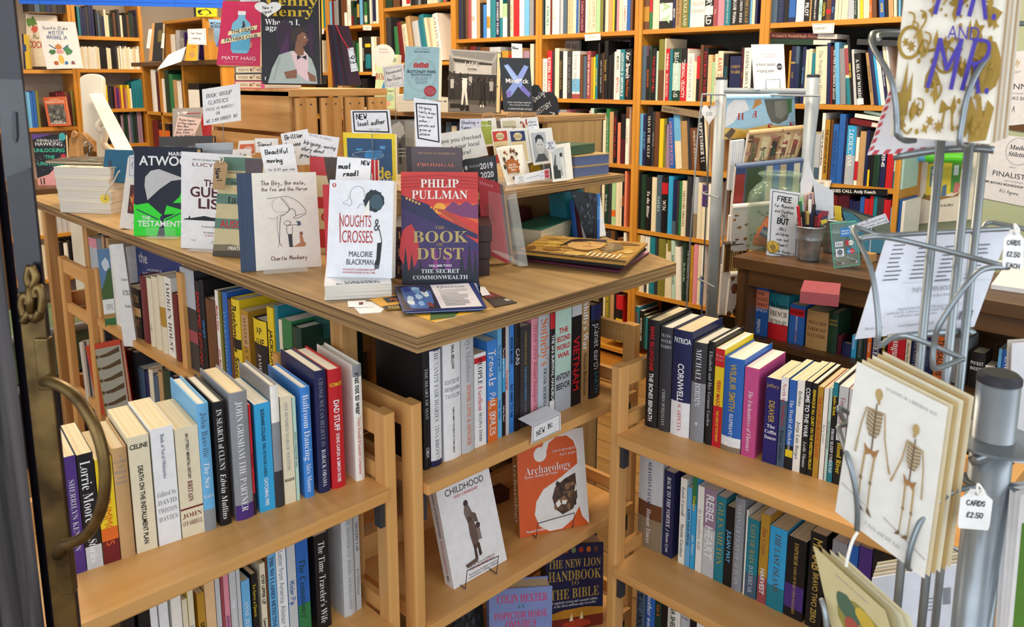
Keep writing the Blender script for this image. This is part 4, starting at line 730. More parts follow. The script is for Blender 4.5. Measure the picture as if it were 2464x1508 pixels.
qbook('red and purple hardback with gilt capitals, nearest upright book on the table corner', P_(964.5, 413, 1150, 414, 1152, 682, 967.5, 684), [
 ('r', 0, .66, 1, 1, 'd03a34'), ('p', P_(0, .70, .0, .78, .35, .66, 1, .36, 1, .2, 0, .3), '3a2a62'), ('p', P_(.5, .70, 1, .54, 1, .72, .5, .72), 'e2632f'), ('e', .5, .675, .08, .05, 'f0a637'), ('p', P_(.55, .66, .68, .74, .75, .70, .85, .74, .93, .70, 1, .72, 1, .58, .8, .6), '7b3a6a'), ('p', P_(.36, .69, .58, .66, 1, .44, 1, .40, .55, .62), 'b8432f'), ('p', P_(0, .795, 0, .68, .38, .56, .99, .40, .99, .44, .5, .60, .35, .71), '252350')]
 +[('r', .06+i*.04, .755-i*.012, .085+i*.04, .775-i*.012, 'f0b04a') for i in range(5)]+[('r', .38+i*.035, .675-i*.01, .40+i*.035, .69-i*.01, 'f0a64a') for i in range(3)]+[('r', .5+i*.025, .63-i*.012, .515+i*.025, .64-i*.012, 'e8a050') for i in range(7)]
 +[('p', P_(0, 0, 1, 0, 1, .3, 0, .34), '4a2560'), ('p', blob(.1, .33, .13, 14, .1, 4, .2), 'c8343c'), ('p', P_(0, 0, 1, 0, 1, .1, .5, .16, 0, .12), '171a2c')]+[('p', P_(x-.05, 0, x+.05, 0, x+.02, h*.6, x, h, x-.02, h*.6), '171a2c') for x, h in ((.05, .34), (.13, .28), (.24, .24), (.78, .3), (.88, .36), (.96, .3))]
 +[('p', P_(.4, .13, .44, .33, .48, .13), '8a2f7a'), ('p', P_(.56, .13, .6, .28, .64, .13), '7a2f82')]+[('l', P_(0, .95-.03*i, .5, .97-.03*i, 1, .945-.03*i), .012, 'b02a2c') for i in range(4)]
 +[('t', 'PHILIP', .5, .9, .075, 'f6efe6', 'B', -.5), ('t', 'PULLMAN', .5, .8, .078, 'f6efe6', 'B', -.73), ('t', 'THE', .5, .505, .03, 'gd', 'S'), ('t', 'BOOK', .5, .425, .105, 'b9a26a', 'B', -.72), ('t', 'OF', .5, .355, .03, 'gd', 'S'), ('t', 'DUST', .5, .275, .105, 'b9a26a', 'B', -.62), ('t', 'VOLUME TWO', .5, .165, .02, 'wh', 'b', -.3), ('t', 'THE SECRET', .5, .118, .036, 'wh', 'B', -.5), ('t', 'COMMONWEALTH', .5, .062, .036, 'wh', 'B', -.72)], .038, 'd03a34', 'h', spcol='8e1f2a', z=TT, lean=9)
# stock of copies behind
for i, (c, w_) in enumerate((('lowest', 0), ('middle', .006), ('uppermost', -.004))):
    flatbook('dark brown book lying flat behind the gilt-lettered hardback, %s of three' % c, (948+i*2, 668-i*.6), (1178+i*3, 662), TT, .037, .16, '3b2a2c', 'right', title='tnS:PRODIGAL', kind='h', lift=.0385*i, group='flat copies behind the hardback')
qbook('grey-brown book showing PRODIGAL, standing above the gilt-lettered hardback', P_(976, 352, 1111, 355, 1113, 566, 983, 568), [('r', 0, 0, .1, 1, '2e2426'), ('t', 'MICHAEL WATERHOUSE', .55, .93, .022, 'tn', 'S', -.68), ('t', 'PRODIGAL', .54, .80, .04, 'sa', 'S', -.7)]+mass(40, ['6a6067', '4d444a', '7a7078'], .12, .3, .98, .98, .008, 4), .03, '564c52', 'h', d=1.83, lean=8)
for i, c in enumerate(('lower', 'upper')):
    flatbook('yellow-edged paperback lying flat behind the must-read card, %s copy' % c, (838, 540), (962, 537), TT, .017, .14, 'ye', 'front', lift=.018*i, group='flat yellow paperbacks')
qbook('yellow-bordered blue book with a ringed planet', P_(825, 318, 951, 322, 955, 508, 833, 510), [('r', .07, 0, .93, .93, '1f4b78'), ('r', .08, .4, .92, .92, '234f7c'), ('e', .52, .71, .12, .08, '2f8ad0'), ('o', .47, .72, .30, .045, 'lt', .008), ('r', .24, .78, .36, .8, '4aa0e0'), ('r', .6, .7, .75, .78, '3f7fb5'), ('r', .7, .80, .80, .84, '5aa0d8'), ('l', P_(.08, .74, .9, .76), .006, '173a5c'), ('l', P_(.55, .9, .55, .45), .006, '173a5c'), ('t', 'Blade,', .96, .5, .15, 'ye', 'b', -.66, 'r'), ('t', 'THE HELL WE BUILT', .62, .4, .03, 'wh', 'b', .6)], .026, 'f0d81e', 'p', d=2.05, lean=8, segs='nvb:    |nvb:novel')
qbook('grey photographic book behind the local-author card', P_(941, 288, 997, 287, 999, 430, 945, 430), [('p', blob(.3, .82, .28, 14, .2, 3, .14), 'b5b3ae'), ('p', blob(.6, .55, .35, 14, .3, 5, .15), '4c4a48'), ('r', .3, .25, .42, .6, '2e2d2c'), ('r', .6, .25, .7, .55, '2e2d2c')]+rules(3, .3, .9, .5, .06, 'lt'), .02, '6f6d69', 'p', d=2.5)
qbook('thin red and white spine beside the must-read card', P_(893, 384, 909, 385, 910, 440, 894, 440), [('r', .45, .0, .6, 1, 'ip'), ('r', .0, .0, .15, .4, 'ip')], .02, 'rd', 'p', d=1.86)
# handwritten cards
qcard('white card reading Beautiful moving above the cream picture book', P_(624.5, 353, 705, 344.7, 717, 415, 638, 417), HWT(['Beautiful', 'moving'], .13, .9, .78, .31, .16, 'bk', 1.2)+HWT(['for 8-80 year olds'], .12, .93, .13, .2, .09, 'dy', .7), d=1.96, lean=5, extra=[drop(TT)])
qcard('white card reading Brilliant, tilted, behind the other quotation cards', P_(675, 322, 740, 310, 756, 396, 690, 398), HWT(['Brilliant', 'humour', 'yes'], .12, .95, .86, .22, .13, 'bk', 1.1), d=2.12, extra=[drop(TT)])
qcard('white card reading Intriguing, moving, tilted to the right', P_(729.5, 318, 817, 331, 808, 392, 712, 396), [('t', 'MR BOOKS RECOMMENDS', .5, .91, .07, 'gy', 'h', .62, 'c', -6, .6)]+[('t', s, .06, .72-.2*i, .125, 'bk', 'h', .9, 'l', -7, 1.0) for i, s in enumerate(['Intriguing, moving', 'story about', 'growing: up and'])], d=2.04, extra=[drop(TT)])
qcard('small white card reading Signed', P_(613, 332.6, 669, 333, 670, 366, 615, 367), HWT(['Signed'], .1, .72, .58, .2, .3, 'bk', 1), d=2.2, extra=[drop(TT)])
qcard('orange and white postcard left of the Signed card', P_(575, 339, 612, 337, 613, 372, 570, 373), [('r', .1, .1, .98, .75, 'dd6a38'), ('o', .62, .35, .22, .2, 'ip', .05)], 'ip', 'postcard', 'postcard', d=2.25, extra=[drop(TT)])
qcard('white card with a black scribble below the orange postcard', P_(560, 360, 603, 357, 606, 385, 558, 386), [('t', 'Las', .6, .5, .3, 'bk', 'h')], d=2.2, extra=[drop(TT)])
qcard('grey-blue booklet lying on edge behind the row', P_(470, 345, 560, 342, 562, 378, 472, 380), [('r', 0, .0, 1, .5, '9aa3b0')], 'b6c0ca', 'booklet', 'booklet', .006, d=2.32)
qcard('black-framed card reading NEW local author', P_(843.5, 265, 937.6, 264, 943, 322, 847, 320), box_lines('bk', .035, .07)+[('t', 'NEW', .13, .7, .22, 'bk', 'h', .4, 'l', 4, 1.1), ('t', 'local author', .15, .4, .2, 'bk', 'h', .72, 'l', 6, 1.1), ('t', 'TRILOGY', .58, .16, .11, 'gy', 'h', .3, 'c', 4, .6)], d=2.06, extra=[drop(TT)])
qcard('white card reading must read, above the line-drawing cover', P_(811.7, 376, 893, 383, 891, 437, 807, 434), [('t', 'must', .06, .62, .22, 'bk', 'h', .5, 'l', 4, 1.3), ('t', 'NEW', .97, .82, .17, 'bk', 'h', .3, 'r', 0, 1.3), ('t', 'read!', .22, .3, .22, 'bk', 'h', .6, 'l', 4, 1.3)], d=1.72, extra=[drop(TT)])
qcard('tall black-framed card about a family drama', P_(995, 234.5, 1060, 245, 1062, 356, 1001, 356), [('l', P_(.11, .2, .91, .13, .87, .93, .09, .89, .11, .2), .05, 'bk')]+HWT(['Intriguing', 'family drama', 'from local', 'author -', 'parents and', 'grown up', 'children'], .17, .84, .825, .09, .05, 'bk', .95), d=1.86, extra=[drop(TT)])
qcard('white notice asking about the local theatre', P_(1040, 324, 1157, 306, 1175, 373, 1052, 398), [('t', 'Have you checked', .06, .74, .15, 'dy', 's', .9, 'l', -1), ('t', 'out your local', .2, .5, .15, 'dy', 's', .75, 'l', -1), ('t', 'theatre?', .3, .26, .15, 'dy', 's', .42, 'l', -1)], 'ip', 'printed_sign', d=2.05, extra=[drop(TT)])
qcard('lilac card reading Shocking + funny', P_(1106.6, 286, 1157, 285, 1158, 318, 1105.5, 319), HWT(['Shocking +', 'funny'], .08, .92, .74, .36, .24, 'nv', .9), 'd3d6ea', d=2.22, extra=[drop(TT)])
for i in range(3):
    qcard('charcoal theatre season brochure, %s of the upright bunch' % ('front', 'second', 'rear')[i], P_(1112+i*3, 386-i*1.5, 1188+i*2.5, 377-i*1.5, 1197+i*2.5, 470, 1123+i*3, 480), [('t', '2019', .95, .8, .15, 'wh', 'b', .42, 'r'), ('t', '2020', .95, .57, .15, 'wh', 'b', .42, 'r'), ('t', 'SEASON', .95, .36, .12, 'wh', 'b', .42, 'r'), ('t', 'THE CAST THEATRE', .2, .82, .06, 'lt', 's', .35, 'l'), ('e', .1, .8, .05, .06, 'lt')] if i == 0 else [], '2c3134', 'brochure', 'brochure', .002, 'theatre season brochures', d=1.94+i*.006)
qbook('dark grey book with a misty landscape lying upright behind the green-and-black cover', P_(382, 329, 511, 326, 513, 378, 385, 380), [('p', P_(0, 0, 1, 0, 1, .5, .7, .62, .4, .45, .15, .6, 0, .5), '5b5c5c'), ('t', 'Tales', .14, .25, .3, 'lt', 'S', .4, 'l'), ('t', 'From the', .7, .45, .14, 'lt', 'S', .3)], .03, '3d3e40', 'h', d=2.62)
qbook('grey and red book with a pink note leaning on it', P_(415, 261, 509, 257, 510, 340, 415.5, 342), [('p', P_(.78, 0, 1, 0, 1, 1, .8, 1, .73, .6), 'a5262e'), ('t', 'In 1988', .13, .86, .09, 'ip', 'b', .25, 'l'), ('r', .35, .82, .72, .845, 'a5262e'), ('r', .35, .75, .7, .77, 'gy')], .02, '9a948e', 'p', d=2.85)
qcard('pink handwritten note about a signed author', P_(428, 278.5, 485, 286.5, 467, 328, 417, 331), HWT(['Sussex based', 'writing computer', 'Nicci Near', '(just signed to', 'Simon Archer', 'for "six figures")'], .07, .95, .86, .155, .1, 'bk', .9), 'e6c9bd', d=2.8)
qcard('white card reading BOOK GROUP CLASSICS on a wire clip', P_(486, 215, 577.7, 200.5, 580, 290, 490, 302), [('t', 'BOOK GROUP', .45, .80, .1, 'bk', 'h', .76, 'c', 2, .7), ('t', 'CLASSICS', .42, .61, .1, 'bk', 'h', .55, 'c', 2, .7), ('t', '(PRICE AS MARKED)', .44, .43, .075, 'bk', 'h', .76, 'c', 2, .6), ('t', 'OR', .4, .29, .08, 'bk', 'h', None, 'c', 0, .7), ('t', 'WE CAN ORDER IN!', .5, .13, .085, 'bk', 'h', .84, 'c', 4, .7)], d=2.4, extra=[drop(TT)])
# far left of the table
sp = ['d8d2c4', 'cfc6b2', 'd8cfb8', 'd2c8b4']
for i in range(4):
    flatbook('pale paperback lying flat at the far left of the table, %s of the pile' % ('lowest', 'second', 'third', 'uppermost')[i], (145-i*2, 510-i*.5), (268+(i % 2)*5, 516-i), TT, .037, .15, sp[i], 'front', lift=.0375*i, items=mass(20, ['8f938a', 'b9b39a', 'd8cf9a'], 0, 0, 1, 1, .08, 3) if i == 3 else [], group='pale flat paperbacks')
flatbook('thin dark brown book resting on the back of the pale pile', (120, 500), (255, 506), TT, .012, .16, '4b3c30', 'front', items=mass(16, ['4d5650', '6b7064', '3c4038'], 0, 0, 1, 1, .1, 6), kind='h', lift=.151)
qbook('small teal-blue cloth book standing behind the pale flat pile', P_(253, 359.6, 322, 361, 313, 440, 245, 438), [('p', blob(.22, .55, .07, 10, .3, 2, .15), '2a3a52')], .018, '1c5577', 'h', d=2.62, lean=14)
qbook('white-edged book with a fiery red picture, left of the black-and-green cover', P_(308, 378, 352, 382, 338, 556, 287, 547), [('r', .3, .22, 1, .62, '5a1a14'), ('p', blob(.75, .42, .3, 14, .2, 3, .12), 'd8401c'), ('p', blob(.8, .3, .25, 12, .2, 4, .05), 'f08a1c'), ('t', 'Yes', .6, .42, .07, 'ye', 'B'), ('t', 'CHI', .6, .3, .045, 'og', 'B'), ('t', 'World', .7, .1, .018, 'dy', 's')], .03, 'ece6dc', 'p', d=2.32, lean=9)
qcard('small white tag on the fiery red book', P_(311, 374, 325, 372, 325, 428, 310, 430), box_lines('bk', .05, .1)+[('l', P_(.3, .55, .6, .7, .5, .4), .06, 'bk')], 'wh', 'gift_tag', 'tag', d=2.28)
qcard('round yellow tag hanging in front of the pale flat pile', P_(241, 466, 263, 466, 263, 489, 241, 489), [('t', 'e', .5, .5, .4, 'dy', 'i', None, 'c', 60)], 'e6cf4a', 'round_tag', 'tag', d=on_z(260, 516, TT).dot(Vector((R2, R2, 0)))-.03, poly=[(.5+.5*math.cos(a*.3927), .5+.5*math.sin(a*.3927)) for a in range(16)], extra=[('string', twine(P_(.5, .7, 1.0, 1.6, 1.5, 2.2, 1.9, 3.0, 2.2, 3.4), .0022, 'lt'))])
# the slatted crate and what stands on it
CRX, CRY, CRW, CRD, CRZ = 1.23, 2.16, .345, .53, TZ+.405
t = empty('slatted_crate', (CRX+CRW/2, CRY+CRD/2, TZ)); tag(t, 'old slatted pine crate upside down on the table', 'crate')
for k in range(3):
    z0 = TZ+.006+k*.135; part(G().box((CRX, CRY+.0, z0), (CRX+.012, CRY+CRD, z0+.122), crate('y')), 'side_slat', t, bevel=.002)
for k in range(4):
    x0 = CRX+.014+k*.086; part(G().box((x0, CRY-.012, TZ+.004), (x0+.073, CRY, CRZ-.026), crate('z')), 'end_slat', t, bevel=.002)
part(G().box((CRX+.01, CRY+.004, TZ+.2), (CRX+CRW-.01, CRY+.02, TZ+.225), crate('x')), 'inner_rail', t)
part(G().box((CRX, CRY-.016, CRZ-.022), (CRX+CRW, CRY+CRD, CRZ), crate('x')), 'top_board', t, bevel=.002)
part(G().box((CRX+.014, CRY+CRD-.02, TZ), (CRX+CRW, CRY+CRD, CRZ-.024), crate('x')), 'back_board', t)
nails = G()
for k in range(4):
    for dx in (.018, .052):
        c = Vector((CRX+.014+k*.086+dx, CRY-.0125, CRZ-.045)); nails.add([c+Vector((math.cos(a*.785)*.003, 0, math.sin(a*.785)*.003)) for a in range(8)], [list(range(8))], 'dy')
part(nails, 'nail_heads', t)
CZ = CRZ+.0005
for i, (c, st) in enumerate((('hp', 'lowest'), ('dy', 'middle'), ('sl', 'uppermost'))):
    r = empty('book', (CRX+.03, CRY+.17, CZ+i*.0235)); tag(r, '%s-covered paperback lying on the crate under the pink book, %s of three' % (NAMES[c], st), 'book', 'paperbacks lying on the crate')
    x0, y0, z0 = CRX+.012, CRY+.165-i*.004, CZ+i*.0235
    g = G().box((x0, y0, z0), (x0+.128, y0+.198, z0+.001), c).box((x0, y0, z0+.022), (x0+.128, y0+.198, z0+.023), c).box((x0, y0, z0+.001), (x0+.001, y0+.198, z0+.022), c)
    draw(g, [('r', .05, .12, .9, .88, 'cr'), ('t', 'MATT HAIG', .9, .5, .5, 'dr' if i == 0 else 'dy', 'b', .38, 'r'), ('t', ('THE DEAD FATHERS CLUB', 'THE POSSESSION', 'THE POSSESSION OF MR CAVE')[i], .12, .5, .4, 'dy', 's', .36, 'l')], .198, .023, lambda x, y, l: Vector((x0-l, y0+.198-x, z0+y)))
    part(g, 'cover', r); part(G().box((x0+.0012, y0+.0002, z0+.0012), (x0+.1275, y0+.1975, z0+.0218), PAGEFW), 'page_block', r)
qbook('pink book with a blue bottle, standing on the crate', P_(536, 2, 628, 5, 626, 159, 521, 156), [('t', 'One of the most', .52, .955, .012, 'pk', 's', .4), ('r', .42, .79, .62, .85, 'wh'), ('p', P_(.44, .79, .6, .79, .62, .73, .74, .66, .76, .58, .74, .24, .68, .19, .36, .19, .3, .24, .28, .58, .3, .66, .42, .73), '7cc0dc'), ('p', P_(.3, .24, .74, .24, .755, .43, .29, .41), '58aed6'), ('p', P_(.52, .6, .6, .58, .62, .63, .58, .7, .55, .69, .55, .62), 'dy'), ('p', P_(.2, .46, .9, .57, .92, .64, .22, .53), 'f0e2b4'), ('t', 'THE DEAD', .56, .55, .055, 'dy', 'b', .6, 'c', 10), ('p', P_(.06, .33, 1.0, .46, 1.0, .53, .06, .40), 'f0e2b4'), ('t', 'FATHERS CLUB', .53, .43, .055, 'dy', 'b', .86, 'c', 10), ('p', P_(.74, .27, .8, .29, .8, .38, .76, .36), 'd08a70'), ('t', 'MATT HAIG', .5, .115, .06, 'f6e6ea', 's', -.8), ('t', 'THE SUNDAY TIMES BESTSELLER', .5, .05, .022, 'pk', 's', .85)], .022, 'd2265a', 'p', d=2.42, lean=8)
qbook('black hardback with gold capitals and a man in a pale jacket, on the crate', P_(627, -30, 766, -28, 771, 202, 630.5, 200), [('t', 'Lenny', .98, .865, .1, 'd0b02c', 'B', -.9, 'r'), ('t', 'Henry', .9, .755, .1, 'd0b02c', 'B', -.84, 'r'), ('t', 'Who am I,', .07, .645, .062, 'wh', 'B', .6, 'l'), ('t', 'again?', .07, .585, .062, 'wh', 'B', .5, 'l'), ('p', blob(.42, .5, .16, 14, .2, 3, .17), '2e1530'), ('p', blob(.84, .5, .1, 14, .2, 5, .14), '2c1430'), ('p', P_(.3, .32, .48, .55, .46, .3), '4a1a4a'), ('p', P_(.8, .5, .86, .58, .9, .3, .84, .3), '3a1638'),
 ('p', P_(.1, .0, .95, 0, .93, .14, .86, .26, .74, .33, .52, .345, .3, .3, .18, .16), 'aebab4'), ('p', P_(.5, .33, .62, .1, .8, .02, .8, .3, .72, .36), 'e8c8cc'), ('p', P_(.57, .33, .60, .48, .74, .36, .72, .30, .64, .29), '8a5a40'), ('p', blob(.68, .465, .115, 18, .05, 2, .085), '8a5a40'), ('p', P_(.52, .43, .5, .52, .56, .585, .68, .6, .78, .575, .8, .54, .7, .54, .62, .5, .6, .43), '33261f'), ('e', .75, .487, .015, .006, 'ip'), ('l', P_(.73, .425, .79, .43), .012, '5a2e26'), ('p', P_(.8, .47, .83, .455, .8, .45), '7d4e37'), ('p', P_(.61, .3, .61, .25, .69, .28, .77, .25, .77, .30, .69, .28), 'bk'), ('p', P_(.38, .12, .6, .15, .6, .06, .42, .05), '8a5a40'), ('p', P_(.78, .13, .92, .08, .93, .02, .82, .03), '8a5a40'), ('l', P_(.2, .04, .32, .28), .01, '8e9a96'), ('t', 'f', .06, .05, .035, 'wh', 'B')], .032, '1b171c', 'h', spcol='3a1638', d=2.3, lean=7)
def heartpts(n=24): return [(.5+.5*math.sin(t)**3, .56+.46*(13*math.cos(t)-5*math.cos(2*t)-2*math.cos(3*t)-math.cos(4*t))/16) for t in [6.2832*i/n for i in range(n)]]
qcard('white heart tag reading New + signed', P_(612, 0, 677, 0, 677, 46, 612, 46), [('t', 'New +', .5, .62, .17, 'bk', 'h', .5, 'c', 6, .9), ('t', 'signed.', .48, .4, .15, 'bk', 'h', .55, 'c', 8, .9)], 'f1eee8', 'heart_tag', 'tag', d=2.26, poly=heartpts()[::-1], extra=[('string', twine(P_(.5, .85, .48, .98, .52, 1.15), .002, 'kr'))])
qcard('white card at the top edge above the pink book', P_(576, -14, 626, -12, 626, 3, 578, 4), [('t', 'Fathers', .6, .45, .5, 'bk', 'h', .7)], d=2.41)
for i in range(7):
    s = i*.0065
    qcard('shrink-wrapped dark booklet leaning on the crate, %s of seven from the front' % ORD[i], P_(812-i*4, 62-i*.4, 840-i*4, 63-i*.4, 869-i*6, 204, 838-i*6, 205), [], ('3a2030', '232333', '4a1f2c', '2b3350', '3a2030', '20242f', '5a2030')[i], 'booklet', 'booklet', .004, 'shrink-wrapped booklets', d=2.28+s, lean=18)
qcard('white price tag reading £6 on red string', P_(836, 116, 850, 114, 862, 170, 845, 173), [('t', '£6', .5, .5, .25, 'dy', 'h', None, 'c', 100, .8)]+box_lines('bk', .04, .08), 'wh', 'price_tag', 'tag', d=2.22, lean=12, extra=[('string', twine(P_(.3, .95, -.8, 1.5, -1.6, 2.0), .0016, 'rd'))])
qcard('clear acrylic sheet standing behind the dark hardback', P_(786, 82, 800, 81, 784, 202, 773, 202), [], ACRY, 'acrylic_sheet', 'sheet', .003, d=2.38, lean=6)
# ================================================================ right half of the table, raised tiers
def dep(p): return p.dot(Vector((R2, R2, 0)))
PZ = 1.28
t = empty('raised_display_shelf', (1.6, 1.7, TZ)); tag(t, 'raised plywood shelf on the table carrying the postcard rack', 'shelf')
part(G().prism([(1.19, 1.385), (1.865, 1.405), (1.865, 1.86), (1.19, 1.86)], PZ-.022, PZ, ply('x'), side=PLYE), 'shelf_board', t, bevel=.0012)
part(G().box((1.745, 1.47, TZ+.0008), (1.765, 1.86, PZ-.022), ply('z')), 'side_panel', t); part(G().box((1.2, 1.5, TZ+.0008), (1.22, 1.86, PZ-.022), ply('z')), 'side_panel', t)
PT = PZ+.0008
# art magazines
def maga(lab, px, z, t, col, items, edge, i): return leaflet(lab, px, z, items, col, t, 'magazine', 'art magazines lying on the table', 'magazine')
maga('maroon and white magazine, lowest of the lying art magazines', P_(1312, 590, 1562, 606, 1490, 652, 1222, 617), TT+.006, .005, '5c2238', [('p', P_(.62, .1, 1, .1, 1, 1, .8, 1), 'd89aa8')], 'ip', 0)
for i in range(3):
    maga('black-spined art magazine, %s under the gold cover' % ('third', 'second', 'first')[i], P_(1313+i*2, 578-i*4, 1556-i*3, 597-i*4, 1500-i*5, 641-i*4, 1243+i, 614-i*3.5), TT+.012+i*.0058, .005, '1b1718', [], 'ip', 0)
FACE = [('r', 0, 0, 1, 1, 'a9803a')]+mass(26, ['8a6226', 'bb9448', '6d4a1c', 'c4a258'], .05, .1, .95, .95, .1, 8)+[('p', blob(.50, .62, .17, 18, .06, 3, .26), 'c39a5c'), ('p', P_(.36, .9, .62, .96, .66, .8, .5, .82, .36, .7, .3, .8), '2a1c16'), ('p', P_(.3, .75, .36, .9, .33, .55, .28, .45), '2a1c16'), ('p', P_(.64, .86, .8, .8, .86, .58, .78, .36, .68, .42, .70, .62), '6f5c44'), ('p', P_(.66, .84, .74, .76, .78, .5, .73, .42, .70, .6), '8c7a58'), ('l', P_(.42, .72, .47, .74, .51, .72), .008, '3a2416'), ('l', P_(.56, .74, .6, .75, .63, .72), .008, '3a2416'), ('l', P_(.52, .7, .53, .6, .55, .59), .006, '8a5a30'), ('l', P_(.49, .53, .58, .53), .01, '9a4a38'),
 ('t', 'visions', .15, .55, .12, 'e0b830', 'i', .3, 'c', 8), ('t', 'visions', .19, .4, .1, 'e0b830', 'i', .3, 'c', 8)]+[('r', .62+i*.045, .1, .635+i*.045, .3-.02*(i % 3), 'f0e4c4') for i in range(7)]+[('t', 'No. 25 Vol. 1', .9, .55, .03, 'ye', 's', None, 'c', 62), ('r', 0, 0, 1, .05, '1b1718'), ('t', 'Theatre of Dreams    Beauty of Art', .5, .022, .024, 'tn', 's', .55)]
maga('gold-covered art magazine with a painted face, top of the lying stack', P_(1313, 565.5, 1558, 584.5, 1505.5, 632.5, 1244.5, 604.5), TT+.031, .006, 'a9803a', FACE, 'ip', 0)
# big green cloth book, red flat books, teal volumes
flatbook('large green cloth book with gilt spine lying behind the acrylic leaflet holder', (1228, 592), (1303, 600), TT, .052, .24, '2f6a55', 'front', [('r', .0, .0, .012, 1, '285c4a')], 'h')
for i in range(3): flatbook('dull red cloth book lying under the raised shelf, %s of three' % ORD[i], (1228+i*2, 556), (1284-i*3, 546), TT, .02, .15, '5e2a28', 'right', lift=.0205*i, kind='h', group='red flat books', title='og:   ')
shelf('the table below the raised shelf', 'x', 1.668, TT, (1160, 260, 3.141), ["528 552 655 tl/h~8", "553 577 650 tl/h~8", "578 602 645 tl/h~8", "603 627 640 tl/h~8", "628 655 636 tl/h~8", "690 726 700 bl/h~10 :ips: ", "728 762 704 mr/h~10", "764 800 690 wh/h~12"], .08, False)
qbook('large black picture book with a blue spine, leaning below the raised shelf', P_(1374, 460, 1436, 467, 1436, 579, 1414, 580), mass(60, ['1a2230', '2c3440', '11151c', '3d4650', '0c0e12'], .05, .1, .95, .95, .06, 6)+mass(10, ['7d8690', '59636e'], .3, .3, .8, .8, .03, 7), .03, '12161d', 'h', d=dep(Vector((1.66, 1.345, 0))), lean=4)
qcard('blue spine strip of a hardback beside the black picture book', P_(1437, 468, 1444, 466, 1443, 578, 1437, 580), [('t', 'PHOTO', .5, .6, .06, 'sk', 'b', None, 'c', -90)], '2f74c0', 'book', 'book', .03, d=dep(Vector((1.66, 1.345, 0))))
# acrylic leaflet holder with red brochures
A0 = TT
for i in range(5):
    qcard('red theatre brochure in the clear holder, %s from the front' % ORD[i], P_(1150+i*5.5, 424+i*2.5, 1194+i*5, 437+i*2.5, 1220+i*4, 634-i, 1162+i*5, 606-i), [('t', 'Alsford', .4, .93, .05, 'pk', 'S', .8), ('t', 'your local', .35, .62, .025, 'ro', 's', .6, 'l'), ('p', blob(.45, .55, .28, 12, .3, 4, .12), '8f1c24'), ('p', blob(.5, .2, .3, 12, .3, 7, .1), 'a8343a')] if i == 0 else [], ('a81f28', 'b82a30', '8d1a22', '2a2a30', 'b5852e')[i], 'brochure', 'brochure', .002, 'red theatre brochures', d=1.86+i*.006, lean=12)
hq = qframe(P_(1178, 452, 1222, 462, 1251, 641, 1183, 604), d=1.84, dR=1.80, lean=10); B = bil(hq)
t = empty('leaflet_holder', hq[3]); tag(t, 'clear acrylic leaflet holder of red brochures on the table', 'leaflet holder')
def sl(P, Q, R_, S, th=.002):
    n = (Q-P).cross(S-P).normalized()*th; return G().add([P, Q, R_, S, P+n, Q+n, R_+n, S+n], [(3, 2, 1, 0), (4, 5, 6, 7), (0, 1, 5, 4), (1, 2, 6, 5), (2, 3, 7, 6), (3, 0, 4, 7)], ACRY)
part(sl(B(0, 0, -.004), B(1, 0, -.004), B(1, .95, -.004), B(0, .95, -.004)), 'front_panel', t); part(sl(B(1, 0, -.004), B(1, 0, .04), B(1, 1, .04), B(1, .95, -.004)), 'side_panel', t)
part(sl(B(0, 0, .042), B(1, 0, .042), B(1, 1.2, .042), B(0, 1.2, .042)), 'back_panel', t); part(sl(B(0, 0, 0), B(1, 0, 0), B(1, 0, .04), B(0, 0, .04)), 'floor_panel', t)
# ---------------------------------------------------------------- postcard rack on the raised shelf
def card(lab, px, z0, items, n=4, col='ip', dd=0, lean=10):
    d0 = dep(on_z(*px[3], z0)) if z0 else dd
    d1 = dep(on_z(*px[2], z0)) if z0 else dd
    r = None
    for i in range(n):
        q = [(u+i*4.2, v-i*1.1) for u, v in px]
        qcard(lab if i == 0 else '%s spare postcard behind the %s' % (ORD[i-1], lab.split(' on ')[0].split(' standing ')[0]), q, items if i == 0 else [], col, 'postcard', 'postcard', .0016, 'postcards in the rack', d=d0+i*(.004+max(0, (d1-d0)*4.2/(px[2][0]-px[3][0]))), dR=d1+i*(.004+max(0, (d1-d0)*4.2/(px[2][0]-px[3][0]))), lean=lean)
bd = lambda c: [('r', .1, .08, .9, .92, c)]
D2 = dep(Vector((1.5, 1.53, 0))); D3 = dep(Vector((1.53, 1.62, 0)))
card('white and brown postcard with an ornate border', P_(1193.5, 355.5, 1244.5, 350.7, 1262, 437.5, 1220.5, 446), PT+.002, [('r', .1, .1, .9, .93, 'ece4d4')]+mass(40, ['4a3a30', '6b5040', '8a4a30'], .12, .12, .88, .9, .05, 5)+[('p', P_(.22, .3, .8, .3, .84, .58, .5, .68, .2, .6), 'b0622c'), ('t', 'Make Hay', .5, .52, .06, 'ip', 'I'), ('t', 'While the Sun', .5, .45, .06, 'ip', 'I', .5), ('t', 'Shines', .5, .38, .06, 'ip', 'I')])
card('yellow and brown postcard with a lady in a yellow dress', P_(1255.5, 352, 1296, 347.5, 1313, 417, 1273, 424), PT+.004, bd('6a5a34')+[('p', P_(.15, .1, .85, .1, .7, .42, .45, .48, .2, .3), 'c8a02c'), ('p', P_(.5, .45, .6, .8, .7, .82, .62, .45), 'b06a6a'), ('t', 'Sleeping', .45, .8, .09, 'f0dc80', 'I', .6), ('t', 'Beauty', .45, .7, .09, 'f0dc80', 'I', .5), ('o', .8, .88, .06, .05, 'ip', .03)])
